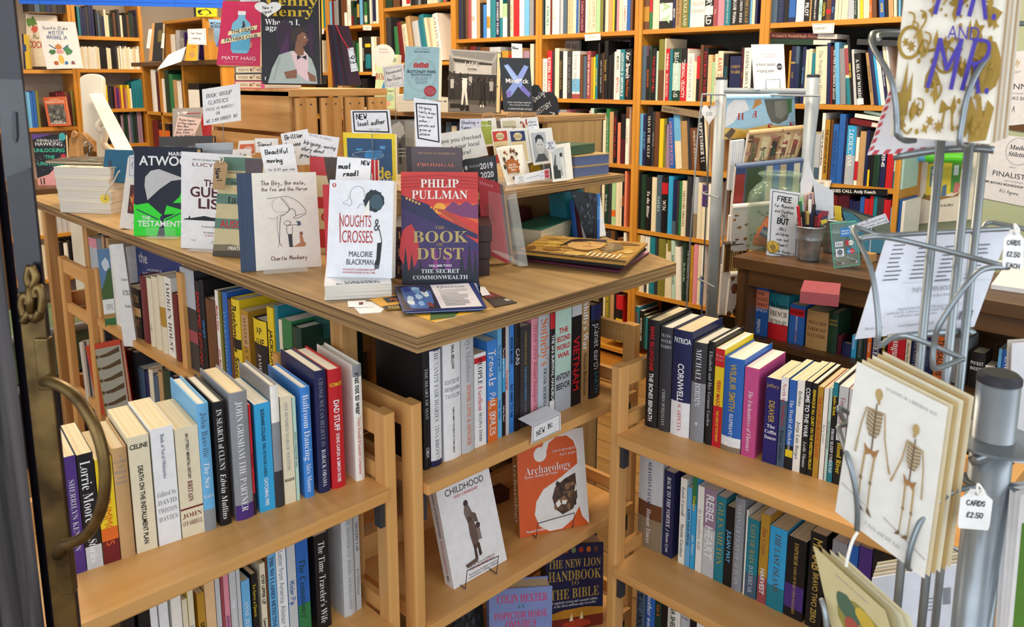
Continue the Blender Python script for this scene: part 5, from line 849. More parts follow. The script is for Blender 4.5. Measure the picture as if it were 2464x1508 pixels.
card('black and white postcard of a figure in a long coat', P_(1321, 352, 1359, 346, 1367, 433, 1331, 438), PT+.004, bd('c3c8cb')+[('p', P_(.1, .08, .6, .08, .58, .3, .4, .32, .38, .46, .12, .44), '3a3f40'), ('p', P_(.15, .45, .3, .75, .35, .72, .3, .4), '555b5c'), ('p', P_(.55, .08, .86, .08, .84, .5, .75, .66, .62, .66, .58, .4), 'd9dcda'), ('e', .68, .72, .09, .06, '3c3a38'), ('p', P_(.6, .14, .64, .5, .67, .14), '6a6f70')])
card('red and cream postcard of an old paperback cover', P_(1181.6, 312.5, 1220.5, 310.3, 1232, 390, 1193, 398), None, [('r', .06, .05, .94, .95, 'e5cf98'), ('r', .06, .66, .94, .95, 'cc3a2a'), ('r', .06, .05, .94, .3, 'cc3a2a'), ('e', .5, .8, .26, .11, 'e5cf98'), ('t', 'PENGUIN', .5, .82, .05, 'dy', 's', .35), ('t', 'BOOKS', .5, .77, .05, 'dy', 's'), ('t', 'MANTRAP', .5, .5, .07, 'dy', 's', .6)], dd=D2)
card('navy and cream postcard of an old paperback cover', P_(1223.7, 312, 1263.5, 310.3, 1276, 392, 1236, 398), None, [('r', .06, .05, .94, .95, 'e5cf98'), ('r', .06, .66, .94, .95, '243066'), ('e', .5, .8, .26, .11, 'e5cf98'), ('t', 'PENGUIN', .5, .82, .05, 'dy', 's', .35), ('t', 'BOOKS', .5, .77, .05, 'dy', 's'), ('t', 'ARIEL', .5, .5, .07, 'dy', 's', .5)], dd=D2)
card('grey portrait postcard of a dark-haired man', P_(1271.5, 314, 1314.5, 310, 1326, 392, 1284, 398), None, bd('b9bfc3')+[('p', blob(.52, .55, .24, 16, .05, 3, .26), 'd2d4d2'), ('p', P_(.3, .6, .3, .78, .45, .86, .65, .84, .76, .72, .72, .6, .66, .72, .45, .74), '26282a'), ('l', P_(.4, .56, .48, .57), .03, '3a3a3a'), ('l', P_(.58, .57, .66, .56), .03, '3a3a3a'), ('p', P_(.12, .08, .88, .08, .7, .3, .35, .3), '4a4e52')], dd=D2)
card('green postcard at the left of the rack', P_(1150, 287, 1184, 285.5, 1192, 350, 1160, 354), None, bd('a8b64a')+[('t', 'Green', .5, .78, .1, 'ip', 's'), ('o', .8, .86, .1, .07, 'dy', .04)], 3, dd=D3)
card('postcard with TELEVISION in green and brown', P_(1203, 286, 1243, 284, 1254, 352, 1213, 356), None, bd('cfc7a4')+[('t', 'TELEVISION', .5, .68, .12, '3a4a2a', 'B', .74)]+mass(14, ['8a7a3a', '5a6a3a', 'c0603a'], .15, .12, .85, .55, .1, 3), 3, dd=D3)
card('postcard with Knit and a red stitched pattern', P_(1244, 286, 1285, 283, 1296, 350, 1254, 354), None, bd('e9e2d4')+mass(12, ['b83a34', '8a2a2a'], .15, .7, .8, .9, .07, 3)+[('t', 'Knit', .4, .55, .16, 'bk', 'B')], 3, dd=D3)
qcard('white note reading Authors portraits with an arrow', P_(1266.6, 288, 1290, 285, 1298, 312, 1274, 314), HWT(['Authors', 'portraits', '  >'], .08, .9, .76, .27, .17, 'bk', .8), d=D3-.06, lean=10)
def starpts(n=14): return [(.5+(.5 if i % 2 else .37)*math.cos(math.pi*i/n), .5+(.5 if i % 2 else .37)*math.sin(math.pi*i/n)) for i in range(2*n)]
qcard('white starburst sign reading Guess the writer', P_(1310, 334, 1339, 332, 1340, 367, 1311, 368), [('t', 'GUESS', .5, .68, .14, 'nv', 'h', .5), ('t', 'THE', .45, .5, .12, 'nv', 'h', .3), ('t', 'WRITER', .52, .32, .14, 'nv', 'h', .55)], 'wh', 'starburst_sign', 'sign', d=dep(on_z(1321, 438, PT))-.02, poly=starpts(), extra=[('stick', lambda q, B, W, H, r: part(G().tube([B(.5, .5, .004), B(.62, -1.9, .012)], .0012, M('ip'), 6), 'stick', r))])
qcard('white price strip along the front of the postcard rack', P_(1238, 424, 1322, 405, 1324, 429, 1240, 443), [('o', .17, .62, .06, .2, 'dy', .006), ('t', '£1', .17, .62, .2, 'dy', 's'), ('t', 'postcards', .17, .25, .14, 'dy', 's'), ('t', 'mr. books bookshop', .5, .5, .16, 'gy', 'i', .36, 'c', 4), ('r', .84, .08, .97, .92, 'pk'), ('r', .86, .5, .95, .85, 'c8404a'), ('r', .86, .14, .95, .42, 'c8404a'), ('t', 'five', .8, .75, .12, 'nv', 's', None, 'r'), ('t', 'for £4', .8, .4, .12, 'nv', 's', None, 'r')], 'f2f1f4', 'price_label', 'label', d=dep(on_z(1238, 446, PT))-.012, dR=dep(on_z(1330, 438, PT))-.012, lean=10)
rk = empty('postcard_rack', (1.5, 1.5, PT)); tag(rk, 'clear stepped acrylic rack full of postcards on the raised shelf', 'card rack')
for k, (y0, z0) in enumerate(((1.455, PT), (1.56, PT+.045), (1.66, PT+.09))):
    part(G().box((1.33+k*.02, y0-.02, z0), (1.66, y0+.055, z0+.002), ACRY), 'tray', rk)
for x in (1.325, 1.662): part(G().prism([(1.43, PT), (1.73, PT), (1.73, PT+.16), (1.7, PT+.16)], x, x+.003, ACRY, T=lambda p: Vector((p.z, p.x, p.y))), 'side_panel', rk)
for i, (a, b) in enumerate(((1157, 1190), (1216, 1258), (1252, 1292))):
    qcard('kraft cardboard display sleeve with die-cut arches, %s behind the postcards' % ORD[i], P_(a, 272, b, 269, b+6, 330, a+6, 334), [('r', .15+.14*j, .55, .25+.14*j, .86, '7a5632') for j in range(5)]+[('o', .48, .62, .34, .2, '8a6438', .03)], 'b98a54', 'card_sleeve', 'card sleeve', .002, 'kraft sleeves', d=D3+.06+i*.003, poly=P_(0, 0, 1, 0, 1, .8, .85, 1, .15, 1, 0, .8))
for i, (c, n) in enumerate((('5f6f94', 'lower'), ('66769c', 'upper'))):
    flatbook('faded blue ledger lying beside the postcard rack, %s of two' % n, (1384, 429), (1468, 419), PT, .03, .13, 'b79a6a', 'front', lift=.0305*i, kind='h', group='faded blue ledgers', pm=M('5f6d94'))
flatbook('small green leather book with ridged spine on top of the blue ledgers', (1362, 430), (1430, 418), PT, .026, .1, '33503e', 'none', [('r', .1, 0, .14, .2, 'gd')], 'h', lift=.062)
# ---------------------------------------------------------------- tall tier behind (front X = 1.95)
TX, TRZ = 1.95, 1.428
t = empty('display_bookcase', (2.05, 2.4, 0)); tag(t, 'tall plywood display unit behind the table, Instagram photo book on top', 'bookcase')
part(G().box((TX, 1.80, TRZ-.022), (TX+.32, 3.0, TRZ), PLYE, ply('y')), 'top_board', t, bevel=.0012)
for y in (1.80, 2.4, 2.978): part(G().box((TX+.015, y, 0), (TX+.3, y+.022, TRZ-.022), ply('z')), 'upright', t)
for z in (1.13, .8, .45, .1): part(G().box((TX+.015, 1.822, z-.02), (TX+.3, 2.978, z), ply('y')), 'shelf', t)
part(G().box((TX+.3, 1.80, 0), (TX+.308, 3.0, TRZ-.022), M('dy')), 'back_panel', t)
RT_ = TRZ+.0008
dB = lambda u: dep(on_x(u, 260, TX+.05))
shelf('the display unit behind the photo card', 'x', TX+.03, 1.13, (760, 0, 4.4), ["1090 1180 1300 dy", "1185 1230 1330 br", "1235 1300 1340 dy", "1300 1380 1310 bk", "1385 1440 1290 sl", "1445 1500 1330 cr", "1505 1560 1290 nv", "1565 1640 1300 dy", "1645 1730 1290 st", "1735 1830 1300 br"], .15)
for i in range(2): flatbook('cream paperback lying under the pale blue puzzle book, %s' % ('lower', 'upper')[i], (955, 268.5), (1000, 268.5), RT_, .031, .14, 'ece5d4', 'front', lift=.0315*i, group='paperbacks under the puzzle book')
qbook('pale blue puzzle book with a red house and ring', P_(975.5, 111, 1057.5, 113.6, 1055, 241, 970, 240.5), [('t', 'THE SUNDAY TIMES BESTSELLER', .5, .955, .014, 'slS'[:2], 'b', .65), ('t', 'SINCLAIR McKAY', .5, .905, .03, '3a4a50', 'b', .56), ('o', .5, .48, .43, .31, '8a9a8a', .006), ('o', .5, .48, .39, .28, '8a9a8a', .004)]+[('r', .26+i*.075, .605, .325+i*.075, .675, 'b8403c') for i in range(6)]+[('p', P_(.26, .675, .33, .70, .4, .675, .5, .71, .6, .675, .66, .70, .72, .675), 'b8403c'), ('t', 'BLETCHLEY PARK', .5, .535, .052, '1f2c30', 'b', .84), ('t', 'BRAINTEASERS', .5, .475, .045, '2f3f45', 's', .7), ('t', 'Over 100 puzzles, riddles and', .5, .42, .022, '45585e', 'i', .7), ('t', 'enigmas inspired by', .5, .385, .022, '45585e', 'i', .5), ('t', 'the greatest minds', .5, .35, .022, '45585e', 'i', .55), ('t', 'of World War II', .5, .315, .022, '45585e', 'i', .45), ('e', .76, .17, .17, .105, 'a82630'), ('t', 'Would', .76, .225, .025, 'pk', 's'), ('t', 'Bletchley Park', .76, .19, .025, 'pk', 's', .26), ('t', 'have recruited', .76, .155, .025, 'pk', 's', .26), ('t', 'YOU?', .76, .12, .025, 'pk', 's'), ('t', 'DISCOVER BLETCHLEY', .45, .03, .02, '45585e', 's', .7)]+[('o', random.uniform(.05, .95), random.choice((random.uniform(.78, .98), random.uniform(.02, .17))), .02, .013, '8fb4bd', .004) for _ in range(34)], .026, '9fc2ca', 'p', z=RT_+.0635, lean=6, pages=PAGEW)
PH = [('p', P_(.08, .86, .93, .80, .9, .76, .12, .80), '3c3c3c'), ('p', P_(.02, .98, .98, .97, .9, .84, .1, .9), '8c8c8c'), ('r', .0, .0, 1, .2, '5a5856'), ('p', P_(0, .2, 1, .2, 1, .62, 0, .66), '302e2e'), ('r', .14, .62, .92, .77, 'cfcfce'), ('p', P_(0, .66, .1, .62, .1, .84, 0, .9), '8f8f8e'), ('p', P_(.9, .62, 1, .66, 1, .9, .9, .78), '9a9a99'), ('p', P_(0, 0, 1, 0, 1, .1, .0, .16), '787674'), ('p', P_(.05, .14, .35, .14, .38, .07, .05, .06), '232222')]
def fig(x, y, s, top, leg, skin='5c5450', lean=0):
    return [('p', P_(x-.035*s, y-.06*s, x+.045*s, y-.06*s, x+.055*s+lean, y+.13*s, x-.05*s+lean, y+.13*s), top), ('e', x+lean+.005, y+.165*s, .028*s, .03*s, skin), ('p', P_(x-.04*s, y-.05*s, x+.01*s, y-.05*s, x-.02*s, y-.28*s, x-.055*s, y-.28*s), leg), ('p', P_(x+.0*s, y-.05*s, x+.05*s, y-.05*s, x+.085*s, y-.28*s, x+.05*s, y-.28*s), leg), ('l', P_(x-.04*s+lean, y+.11*s, x-.12*s, y+.13*s, x-.08*s, y+.2*s), .02*s, skin), ('l', P_(x+.05*s+lean, y+.1*s, x+.16*s, y+.03*s), .02*s, skin)]
qbook('black and white photo book of dancing figures', P_(1082, 118, 1196, 124, 1193, 272.7, 1077, 269), [('r', 0, 0, 1, 1, 'b4b4b3')]+PH+fig(.08, .42, .8, 'c4c4c3', '242323')+fig(.9, .4, .85, 'b5b5b4', '2a2929')+fig(.47, .48, .75, 'bcbcbb', '3a3938')+fig(.35, .4, 1.15, 'f2f2f1', 'e6e6e5', '3a3430')+fig(.72, .38, .95, '1d1c1c', '262525', '3a3430')+[('p', P_(.27, .03, .34, .03, .38, .12, .28, .12), '1b1a1a'), ('p', P_(.38, .03, .46, .03, .45, .12, .4, .12), '1b1a1a'), ('r', .69, .09, .72, .13, 'eeeeed'), ('r', .74, .09, .77, .13, 'eeeeed'), ('t', 'LIFE', .5, .785, .06, 'dcdcdb', 's', -.32), ('t', 'INSTAGRAM', .5, .70, .024, '2e2d2d', 'b', .32), ('r', .4, .67, .62, .673, '4a4949')], .03, '4b4947', 'h', z=RT_, lean=6)
qbook('charcoal book with a lavender painted X', P_(1201, 138.5, 1274.8, 139.8, 1284, 269.5, 1211.5, 267.5), [('p', P_(.13, .86, .28, .88, .55, .66, .80, .87, .94, .84, .68, .58, .70, .50, .95, .34, .88, .27, .74, .35, .55, .47, .3, .28, .16, .25, .13, .36, .42, .56), '8ea4e8'), ('p', P_(.15, .84, .25, .86, .53, .64, .60, .54, .42, .57), 'a9c4f4'), ('p', P_(.70, .50, .95, .34, .88, .27, .6, .42), '7a72c8'), ('p', P_(.3, .28, .16, .25, .13, .36, .3, .4), '8479c8'), ('t', 'Mindf*ck', .52, .575, .085, 'wh', 'b', .88), ('t', "Inside Cambridge Analytica's", .55, .175, .028, 'lt', 'b', .8), ('t', 'Plot to Break the World', .55, .125, .028, 'lt', 'b', .65), ('t', 'CHRISTOPHER WYLIE', .55, .05, .033, 'wh', 's', .78)], .03, '2a3038', 'p', d=2.72, lean=6, segs='whb:Mindf*ck|yes:X|whs:CHRISTOPHER WYLIE')
qcard('small white note headed New above the lavender X', P_(1230.5, 104, 1256.6, 105.7, 1256.6, 141, 1231.6, 140.5), HWT(['New'], .1, .7, .72, .2, .2, 'bk', 1)+HWT(['Fascinating story', 'from the writer', 'about data'], .06, .92, .48, .14, .08, 'gy', .6), d=2.76)
qbook('pale green book with rainbow fingers and red capitals, beside the crate', P_(908, 131, 957.7, 131, 950, 262, 899, 261), [('t', 'BILL BRYSON', .5, .9, .075, '1f4a3a', 'b', .88), ('t', 'THE', .48, .76, .06, 'a8303a', 'b', .3), ('t', 'BODY', .32, .6, .13, 'a8303a', 'B', .7), ('p', P_(.3, .34, .4, .5, .6, .55, .8, .5, .86, .46, .8, .45, .55, .5, .42, .34), '4a86c8'), ('p', P_(.42, .32, .5, .44, .7, .46, .5, .32), '6ab04a'), ('p', P_(.7, .75, .85, .8, .95, .92, .85, .86), 'e3c3c8'), ('t', 'FOR OCCUPANTS', .6, .33, .04, 'dy', 's', .6), ('p', blob(.5, .12, .3, 12, .3, 4, .08), 'e0a890'), ('p', blob(.7, .2, .2, 10, .3, 5, .06), '9cc4b0')], .026, 'c6dcae', 'p', z=RT_, lean=6)
qcard('round white advertising disc behind the pale green book', P_(894, 106, 950, 106, 949, 162, 895, 162), [('t', 'BESTSELLER', .5, .78, .05, 'gy', 's', .5), ('t', 'the new book', .55, .66, .05, 'ro', 's', .5)], 'ece7e0', 'showcard', 'sign', .002, d=2.86, poly=[(.5+.5*math.cos(a*.2618), .5+.5*math.sin(a*.2618)) for a in range(24)])
qcard('white card reading Recommended Non-fiction on a wire clip', P_(920, 161, 971, 152.7, 973.6, 208, 927, 213), box_lines('dy', .012, .08)+[('t', 'Recommended', .14, .7, .13, 'bk', 'h', .74, 'l', 4, .7), ('t', 'LOCAL', .5, .53, .06, 'gy', 'h', .2), ('t', 'Non-fiction', .17, .38, .14, 'bk', 'h', .7, 'l', 4, .8), ('t', 'all hand picked', .26, .18, .07, 'gy', 'h', .5, 'l', 4, .6)], d=2.55, extra=[drop(TT)])
qcard('cream note reading Books at its top, left of the dancing-figures photo book', P_(1040.7, 231, 1078, 234, 1078, 269.5, 1042, 267), HWT(['Books we', 'time', 'mom'], .1, .95, .74, .28, .17, 'bk', .9), 'e8dfc8', d=2.74)
def two_lobes():
    return P_(.0, .78, .06, .92, .2, 1, .36, .98, .46, .86, .62, .84, .8, .84, .94, .72, 1, .55, .98, .35, .88, .16, .72, .04, .6, 0, .42, .12, .2, .36, .04, .58)
qcard('black heart-shaped chalkboard with an arrow', P_(1270, 203, 1345, 203, 1345, 318, 1270, 318), [('t', 'Design', .36, .78, .11, 'wh', 'h', .5, 'c', 40, .5), ('t', 'HISTORY', .5, .50, .1, 'wh', 'h', .6, 'c', 35, .5), ('l', P_(.44, .22, .86, .40), .016, 'wh'), ('l', P_(.70, .42, .86, .40, .80, .26), .016, 'wh')], '141315', 'chalkboard', 'chalkboard', .004, d=2.8, poly=two_lobes())
# ================================================================ leaflets on the table corner
def lf(lab, px, k, items, col='wh', t=.0008): return leaflet(lab, px, TT+.001*k, items, col, t, 'leaflet', 'leaflets on the table corner')
lf('white leaflet half under the flat white paperback', P_(842, 727, 948, 723, 915, 751, 866, 754), 0, [('t', 'pattern', .3, .5, .1, 'gy', 's')])
lf('small white card with a dark square under the paperback corner', P_(836, 724, 880, 722, 876, 738, 838, 738), 1, [('r', .65, .3, .9, .7, 'dr')])
lf('yellow and green flyer at the very corner of the table', P_(978, 749, 1150, 737, 1188, 742, 1050, 776), 0, [('p', P_(0, .2, .4, .0, .6, .6, .3, .9), '4d6a3a'), ('p', P_(.35, .1, .9, .0, 1, .6, .6, .5), 'e6a82a')]+[('p', blob(.6+.06*i, .35, .03, 8, .3, i, .1), 'f0d890') for i in range(4)]+[('r', 0, .0, 1, .04, 'lt')], 'e2b040')
lf('yellow and black flyer left of the stained-glass flyer', P_(888, 719, 960, 707, 972, 742, 932, 745), 2, [('r', 0, 0, 1, .3, 'bk'), ('r', .4, .5, 1, .9, 'bk'), ('t', 'PIZZA', .5, .14, .16, 'ye', 'b', .6), ('t', 'May', .75, .7, .2, 'og', 'b', .3)], 'e8a82a')
lf('brown and black card right of the stained-glass flyer', P_(1150, 700, 1180, 702, 1245, 727, 1190, 738), 1, [('p', P_(.0, .5, 1, .55, 1, 1, 0, 1), '6e2a20'), ('t', 'eco', .85, .3, .2, 'ip', 'b', .2), ('t', 'Film Season', .4, .7, .1, 'pk', 's', .5)], '1f1715')
lf('white folded card behind the stained-glass flyer', P_(1150, 690, 1166, 690, 1180, 708, 1160, 711), 3, [], 'wh')
for i in range(4):
    lf('blue-edged flyer beneath the stained-glass flyer, %s down' % ORD[i], P_(955+i, 688+i*3, 1140+i*5, 679+i*1.5, 1172-i*5, 741+i*2, 972+i*3, 751+i), 6-i, [], ('243a7a', 'lt', '2c4a94', '1c2440')[i])
lf('stained-glass flyer headed Quorum, top of the leaflet pile', P_(948, 689, 1133.5, 680.5, 1170, 739.5, 969.5, 749.5), 8, [('r', .0, 0, 1, 1, '27367a'), ('r', .02, .03, .45, .97, '14182c'), ('p', P_(.07, .9, .2, .96, .36, .9, .43, .7, .41, .25, .3, .06, .12, .08, .07, .4), '3f6ab0')]+[('p', blob(.25+.12*math.sin(i*2.1), .5+.33*math.cos(i*1.3), .045, 7, .3, i, .11), c) for i, c in enumerate(('9cc4e8', 'd8e8f4', '5a8ad0', '86b0e0', 'c8d8ec', '2c4a9a', 'a8c8f0', '7a3a3a', 'e0ecf4', '6a9ad8', '1c2450', 'b8d4f0'))]+[('r', .46, .03, .96, .97, 'dcdce4'), ('t', 'Quorum', .71, .86, .1, 'slS'[:2], 'S', .36)]+rules(12, .53, .9, .72, .055, 'gy', .018), '27367a')
# ================================================================ lower shelf of the corner trolley
Z2 = .4508; Z3 = .1408
qbook('white book with a bronze statue of children, leaning on the corner trolley', P_(1042, 1146.5, 1169.5, 1093.7, 1220, 1346, 1093, 1418), [('t', 'BBC', .145, .945, .022, 'bk', 'b', .1), ('t', 'BOOKS', .145, .92, .014, 'bk', 's', .1), ('t', 'The Invention of', .52, .89, .034, 'dy', 's', -.45), ('t', 'CHILDHOOD', .5, .815, .06, 'bk', 's', -.73), ('t', 'HUGH CUNNINGHAM', .5, .755, .028, 'rd', 's', -.45),
 ('e', .46, .66, .042, .03, '4a3a34'), ('p', P_(.42, .635, .5, .64, .54, .57, .5, .50, .42, .52, .4, .58), '7a6a62'), ('p', P_(.5, .58, .6, .54, .62, .46, .55, .47), '6a564c'), ('e', .48, .505, .05, .035, '5a463c'), ('p', P_(.44, .49, .54, .49, .58, .36, .54, .24, .46, .24, .43, .38), '6a564c'), ('p', P_(.46, .28, .5, .28, .5, .14, .45, .14), '4a3a32'), ('p', P_(.52, .28, .57, .28, .58, .17, .53, .16), '4a3a32'), ('e', .60, .43, .04, .028, '4a3a34'), ('p', P_(.56, .40, .62, .41, .63, .3, .57, .3), '8a7a70'), ('p', P_(.26, .145, .5, .165, .48, .125, .28, .115), '6a564c'),
 ('t', 'with The Voices of Children by', .55, .115, .018, 'dy', 'i', .5), ('t', 'MICHAEL MORPURGO', .55, .09, .021, 'rd', 's', .45), ('t', 'Accompanies the Radio 4 series on', .55, .05, .017, 'dy', 's', .55), ('t', 'a thousand years of British childhood', .55, .027, .017, 'dy', 's', .58)], .03, 'f0f0f2', 'h', z=Z2, lean=15, segs='bks:The Invention of CHILDHOOD|rds:HUGH CUNNINGHAM|bkb:BBC')
qbook('orange textbook with a giant white letter a, on the corner trolley', P_(1242.5, 1055.5, 1402, 1027, 1418, 1259.5, 1251.5, 1294.5), [('r', .0, 0, 1, 1, 'd85a1e'), ('p', P_(.36, .86, .42, .95, .52, .995, 1, 1, 1, .6, .88, .6, .88, .78, .84, .88, .74, .945, .58, .95, .47, .9, .43, .82), 'e9e7e4'), ('e', .335, .80, .095, .075, 'e9e7e4'), ('p', P_(1, .66, .88, .64, .62, .53, .36, .44, .25, .33, .22, .2, .28, .08, .42, .01, .6, .01, .76, .08, .87, .2, .9, .1, 1, .0), 'e9e7e4'), ('p', P_(.60, 0, .97, 0, .9, .1, .87, .2, .76, .08), 'd85a1e'), ('p', P_(.52, .22, .48, .34, .53, .44, .68, .51, .84, .55, .85, .3, .78, .19, .62, .15), '4a3426')]
 +mass(34, ['6a4a34', '2e211a', '8a6444', '54402f'], .52, .2, .82, .48, .035, 8)+[('p', P_(.52, .28, .58, .31, .6, .26, .55, .23), 'f0ece4'), ('p', P_(.62, .3, .69, .29, .67, .25, .61, .26), 'e8e4dc'), ('p', P_(.8, .36, .83, .44, .85, .38), 'e8e0d0'), ('t', '6th edition', .08, .95, .03, 'dy', 'b', .2, 'l'), ('t', 'COLIN RENFREW', .68, .81, .026, 'wh', 'S', .34), ('t', 'PAUL BAHN', .74, .765, .026, 'wh', 'S', .24), ('t', 'Archaeology', .1, .655, .085, 'wh', 'S', .68, 'l'), ('t', 'Theories, Methods and Practice', .08, .595, .028, 'wh', 'S', .5, 'l'), ('t', 'Thames & Hudson', .08, .05, .022, 'wh', 'b', .28, 'l')], .035, 'e9e7e4', 'p', spcol='b0702a', z=Z2, lean=13, segs='dys: 6|ipS:Archaeology')
def wire_easel(lab, a, b, z, h):
    p, q = on_z(*a, z), on_z(*b, z); t = empty('wire_easel', (p+q)/2); tag(t, lab, 'book easel', 'thin wire book easels'); n = UP.cross((q-p).normalized())
    part(G().tube([p-n*.004+UP*.002, p-n*.012+UP*h, q-n*.012+UP*h, q-n*.004+UP*.002], .0011, M('dy'), 6), 'front_wire', t)
    for e in (p, q): part(G().tube([e-n*.004+UP*.002, e+n*.085+UP*.002, e+n*.10+UP*.11], .0011, M('dy'), 6), 'side_wire', t)
wire_easel('thin wire easel holding the white statue book', (1117, 1416), (1192, 1380), Z2, .05); wire_easel('thin wire easel holding the orange textbook', (1288, 1294), (1376, 1268), Z2, .045)
qbook('violet and red omnibus hardback at the bottom of the corner trolley', P_(1176, 1419, 1329, 1409, 1327, 1600, 1180, 1622), [('r', 0, 0, 1, 1, '7d8cc0'), ('r', 0, 0, 1, .4, '6a90c4'), ('t', 'COLIN DEXTER', .52, .88, .1, 'c8446a', 'B', -.8), ('t', 'AN', .5, .78, .05, '2f6a5a', 'S'), ('t', 'INSPECTOR MORSE', .5, .68, .09, 'c8446a', 'B', -.84), ('t', 'OMNIBUS', .5, .57, .1, 'c8446a', 'B', -.5), ('r', .25, .49, .75, .5, 'nv'), ('t', 'THE DEAD OF JERICHO', .5, .42, .055, '2a3a5a', 'S', -.7), ('t', 'SERVICE OF ALL THE DEAD', .5, .34, .055, '2a3a5a', 'S', -.8)], .045, '7d8cc0', 'h', z=Z3, lean=3)
qbook('dark blue handbook with gold capitals and candles at the bottom of the corner trolley', P_(1313, 1312, 1452, 1304, 1450, 1500, 1315, 1524), [('r', 0, 0, 1, 1, '1a1d46')]+[('e', .35+.13*i, .93, .04, .035, c) for i, c in enumerate(('a8442a', '7a8a5a', 'b03a2a', 'c86a2a', '6a3a2a'))]+[('t', 'THE NEW LION', .5, .78, .1, 'gd', 'B', -.92), ('t', 'HANDBOOK', .5, .64, .12, 'gd', 'B', -.92), ('t', 'TO', .5, .545, .05, 'gd', 'S'), ('t', 'THE BIBLE', .5, .43, .12, 'gd', 'B', -.86), ('t', 'Completely revised and expanded edition', .5, .335, .032, 'wh', 'i', .8), ('t', 'of the three-million-copy bestseller', .5, .295, .032, 'wh', 'i', .75), ('p', P_(0, .2, .3, .24, .7, .25, 1, .22, 1, .14, 0, .14), 'c8882a'), ('r', 0, .0, 1, .14, '7a2a1c'), ('p', P_(.4, .1, .44, .2, .47, .1), 'f4e4b0'), ('p', P_(.58, .11, .62, .21, .65, .11), 'f4e4b0'), ('p', blob(.55, .06, .25, 12, .2, 3, .05), 'b8402a')], .05, '1a1d46', 'h', z=Z3, lean=3)
qbook('black stone-textured book lying low at the left of the corner trolley', P_(1083, 1466, 1160, 1440, 1172, 1600, 1090, 1630), mass(60, ['3a3d42', '22252a', '4a4d52', '0e1012'], .02, .02, .98, .98, .06, 3), .03, '1a1c20', 'h', z=Z3, lean=10)
flatbook('dark red book lying at the back of the corner trolley middle shelf', (1180, 1160), (1226, 1142), Z2+.07, .03, .1, '4a2420', 'none', [], 'h', lift=-.07)
qcard('white card reading NEW IN: on the edge of the corner trolley', P_(1280.5, 1026, 1349, 993, 1350, 1034.5, 1278.5, 1068), box_lines('bk', .012, .045)+[('t', 'NEW IN:', .44, .52, .3, 'bk', 'h', .62, 'c', 6, .8)], d=dep(on_y(1278.5, 1068, 1.152)), dR=dep(on_y(1350, 1034.5, 1.152)), lean=0, extra=[('fold', lambda q, B, W, H, r: part(G().add([B(0, 1), B(1, 1), B(1, 1)+Vector((.0, .045, .004)), B(0, 1)+Vector((0, .045, .004))], [(0, 1, 2, 3)], 'wh'), 'folded_flap', r))])
# ================================================================ shelf-edge tags
def stag(lab, px, items):
    d0, d1 = dep(on_x(*px[3], BX-.004)), dep(on_x(*px[2], BX-.004)); qcard(lab, px, items, 'ip', 'shelf_tag', 'shelf label', d=d0, dR=d1, lean=0)
stag('shelf tag reading World War 2', P_(1407, 83, 1445, 80.6, 1445, 96, 1407.7, 98.5), [('t', 'World War 2', .5, .48, .26, 'dy', 'S', .8)])
stag('shelf tag reading AIRCRAFT', P_(1954, 57, 2008, 55.7, 2006, 80, 1957, 80.6), box_lines('dy', .012, .06)+[('t', 'AIRCRAFT', .38, .5, .25, 'dy', 'h', .58, 'c', 2, .7)])
stag('shelf tag reading SHIPS', P_(1956, 431, 2001, 434, 1995.5, 453, 1962, 449), box_lines('dy', .012, .06)+[('t', 'SHIPS', .4, .5, .3, 'dy', 'h', .5, 'c', 4, .7)])
stag('small white shelf tag behind the shrink-wrapped booklets', P_(873.6, 61, 894.5, 61, 893, 73, 873.6, 72.5), [('r', .1, .5, .9, .6, 'gy'), ('r', .3, .25, .7, .35, 'gy')])
stag('small white shelf tag right of the dark biography', P_(767, 69, 780, 69, 779, 82, 767.5, 81.5), [('r', .3, .4, .7, .5, 'gy')])
stag('cream shelf tag left of the round showcard', P_(896, 171, 909, 171, 907, 183, 895, 183), [])
# ================================================================ wrapping-paper rack
RX = 2.63
pl, pr = on_x(1737, 187, RX), on_x(1957, 181, RX)
rk = empty('gift_wrap_rack', (RX, (pl.y+pr.y)/2, 0)); tag(rk, 'pale grey tubular rack hung with sheets of wrapping paper', 'display rack')
for p in (pl, pr):
    part(G().lathe([(.021, 0), (.021, p.z-.006)], RACK, (p.x, p.y, 0), 20), 'pole', rk, smooth=True)
    part(G().lathe([(.0215, p.z-.006), (.0215, p.z), (.015, p.z+.003)], M('dy'), (p.x, p.y, 0), 20), 'end_cap', rk)
    part(G().box((p.x-.07, p.y-.02, 0), (p.x+.2, p.y+.02, .03), RACK), 'foot', rk)
zb = on_x(1840, 220, RX).z
part(G().tube([Vector((RX, pl.y, zb)), Vector((RX, pr.y, zb))], .012, RACK, 12), 'top_bar', rk)
w0, w1 = pl.y+.06, pr.y-.04; zt = zb-.012
part(G().tube([Vector((RX-.03, w0, zt)), Vector((RX-.03, w1, zt))], .0035, RACK, 8), 'front_wire', rk)
for y in (w0, pl.y-.075, w1): part(G().tube([Vector((RX-.03, y, zt)), Vector((RX-.05, y, zt-.15)), Vector((RX-.07, y, zt-.5)), Vector((RX-.09, y, .35))], .0032, RACK, 8), 'side_wire', rk)
for y in (w0, w0+.0): part(G().tube([Vector((RX+.03, w0, zt)), Vector((RX+.03, w0, .3))], .003, RACK, 8), 'side_wire', rk)
for z in (1.13, .8, .48): part(G().tube([Vector((RX-.085, pl.y-.06, z)), Vector((RX-.02, pl.y+.05, z)), Vector((RX+.03, pl.y+.06, z))], .0035, RACK, 8), 'basket_wire', rk)
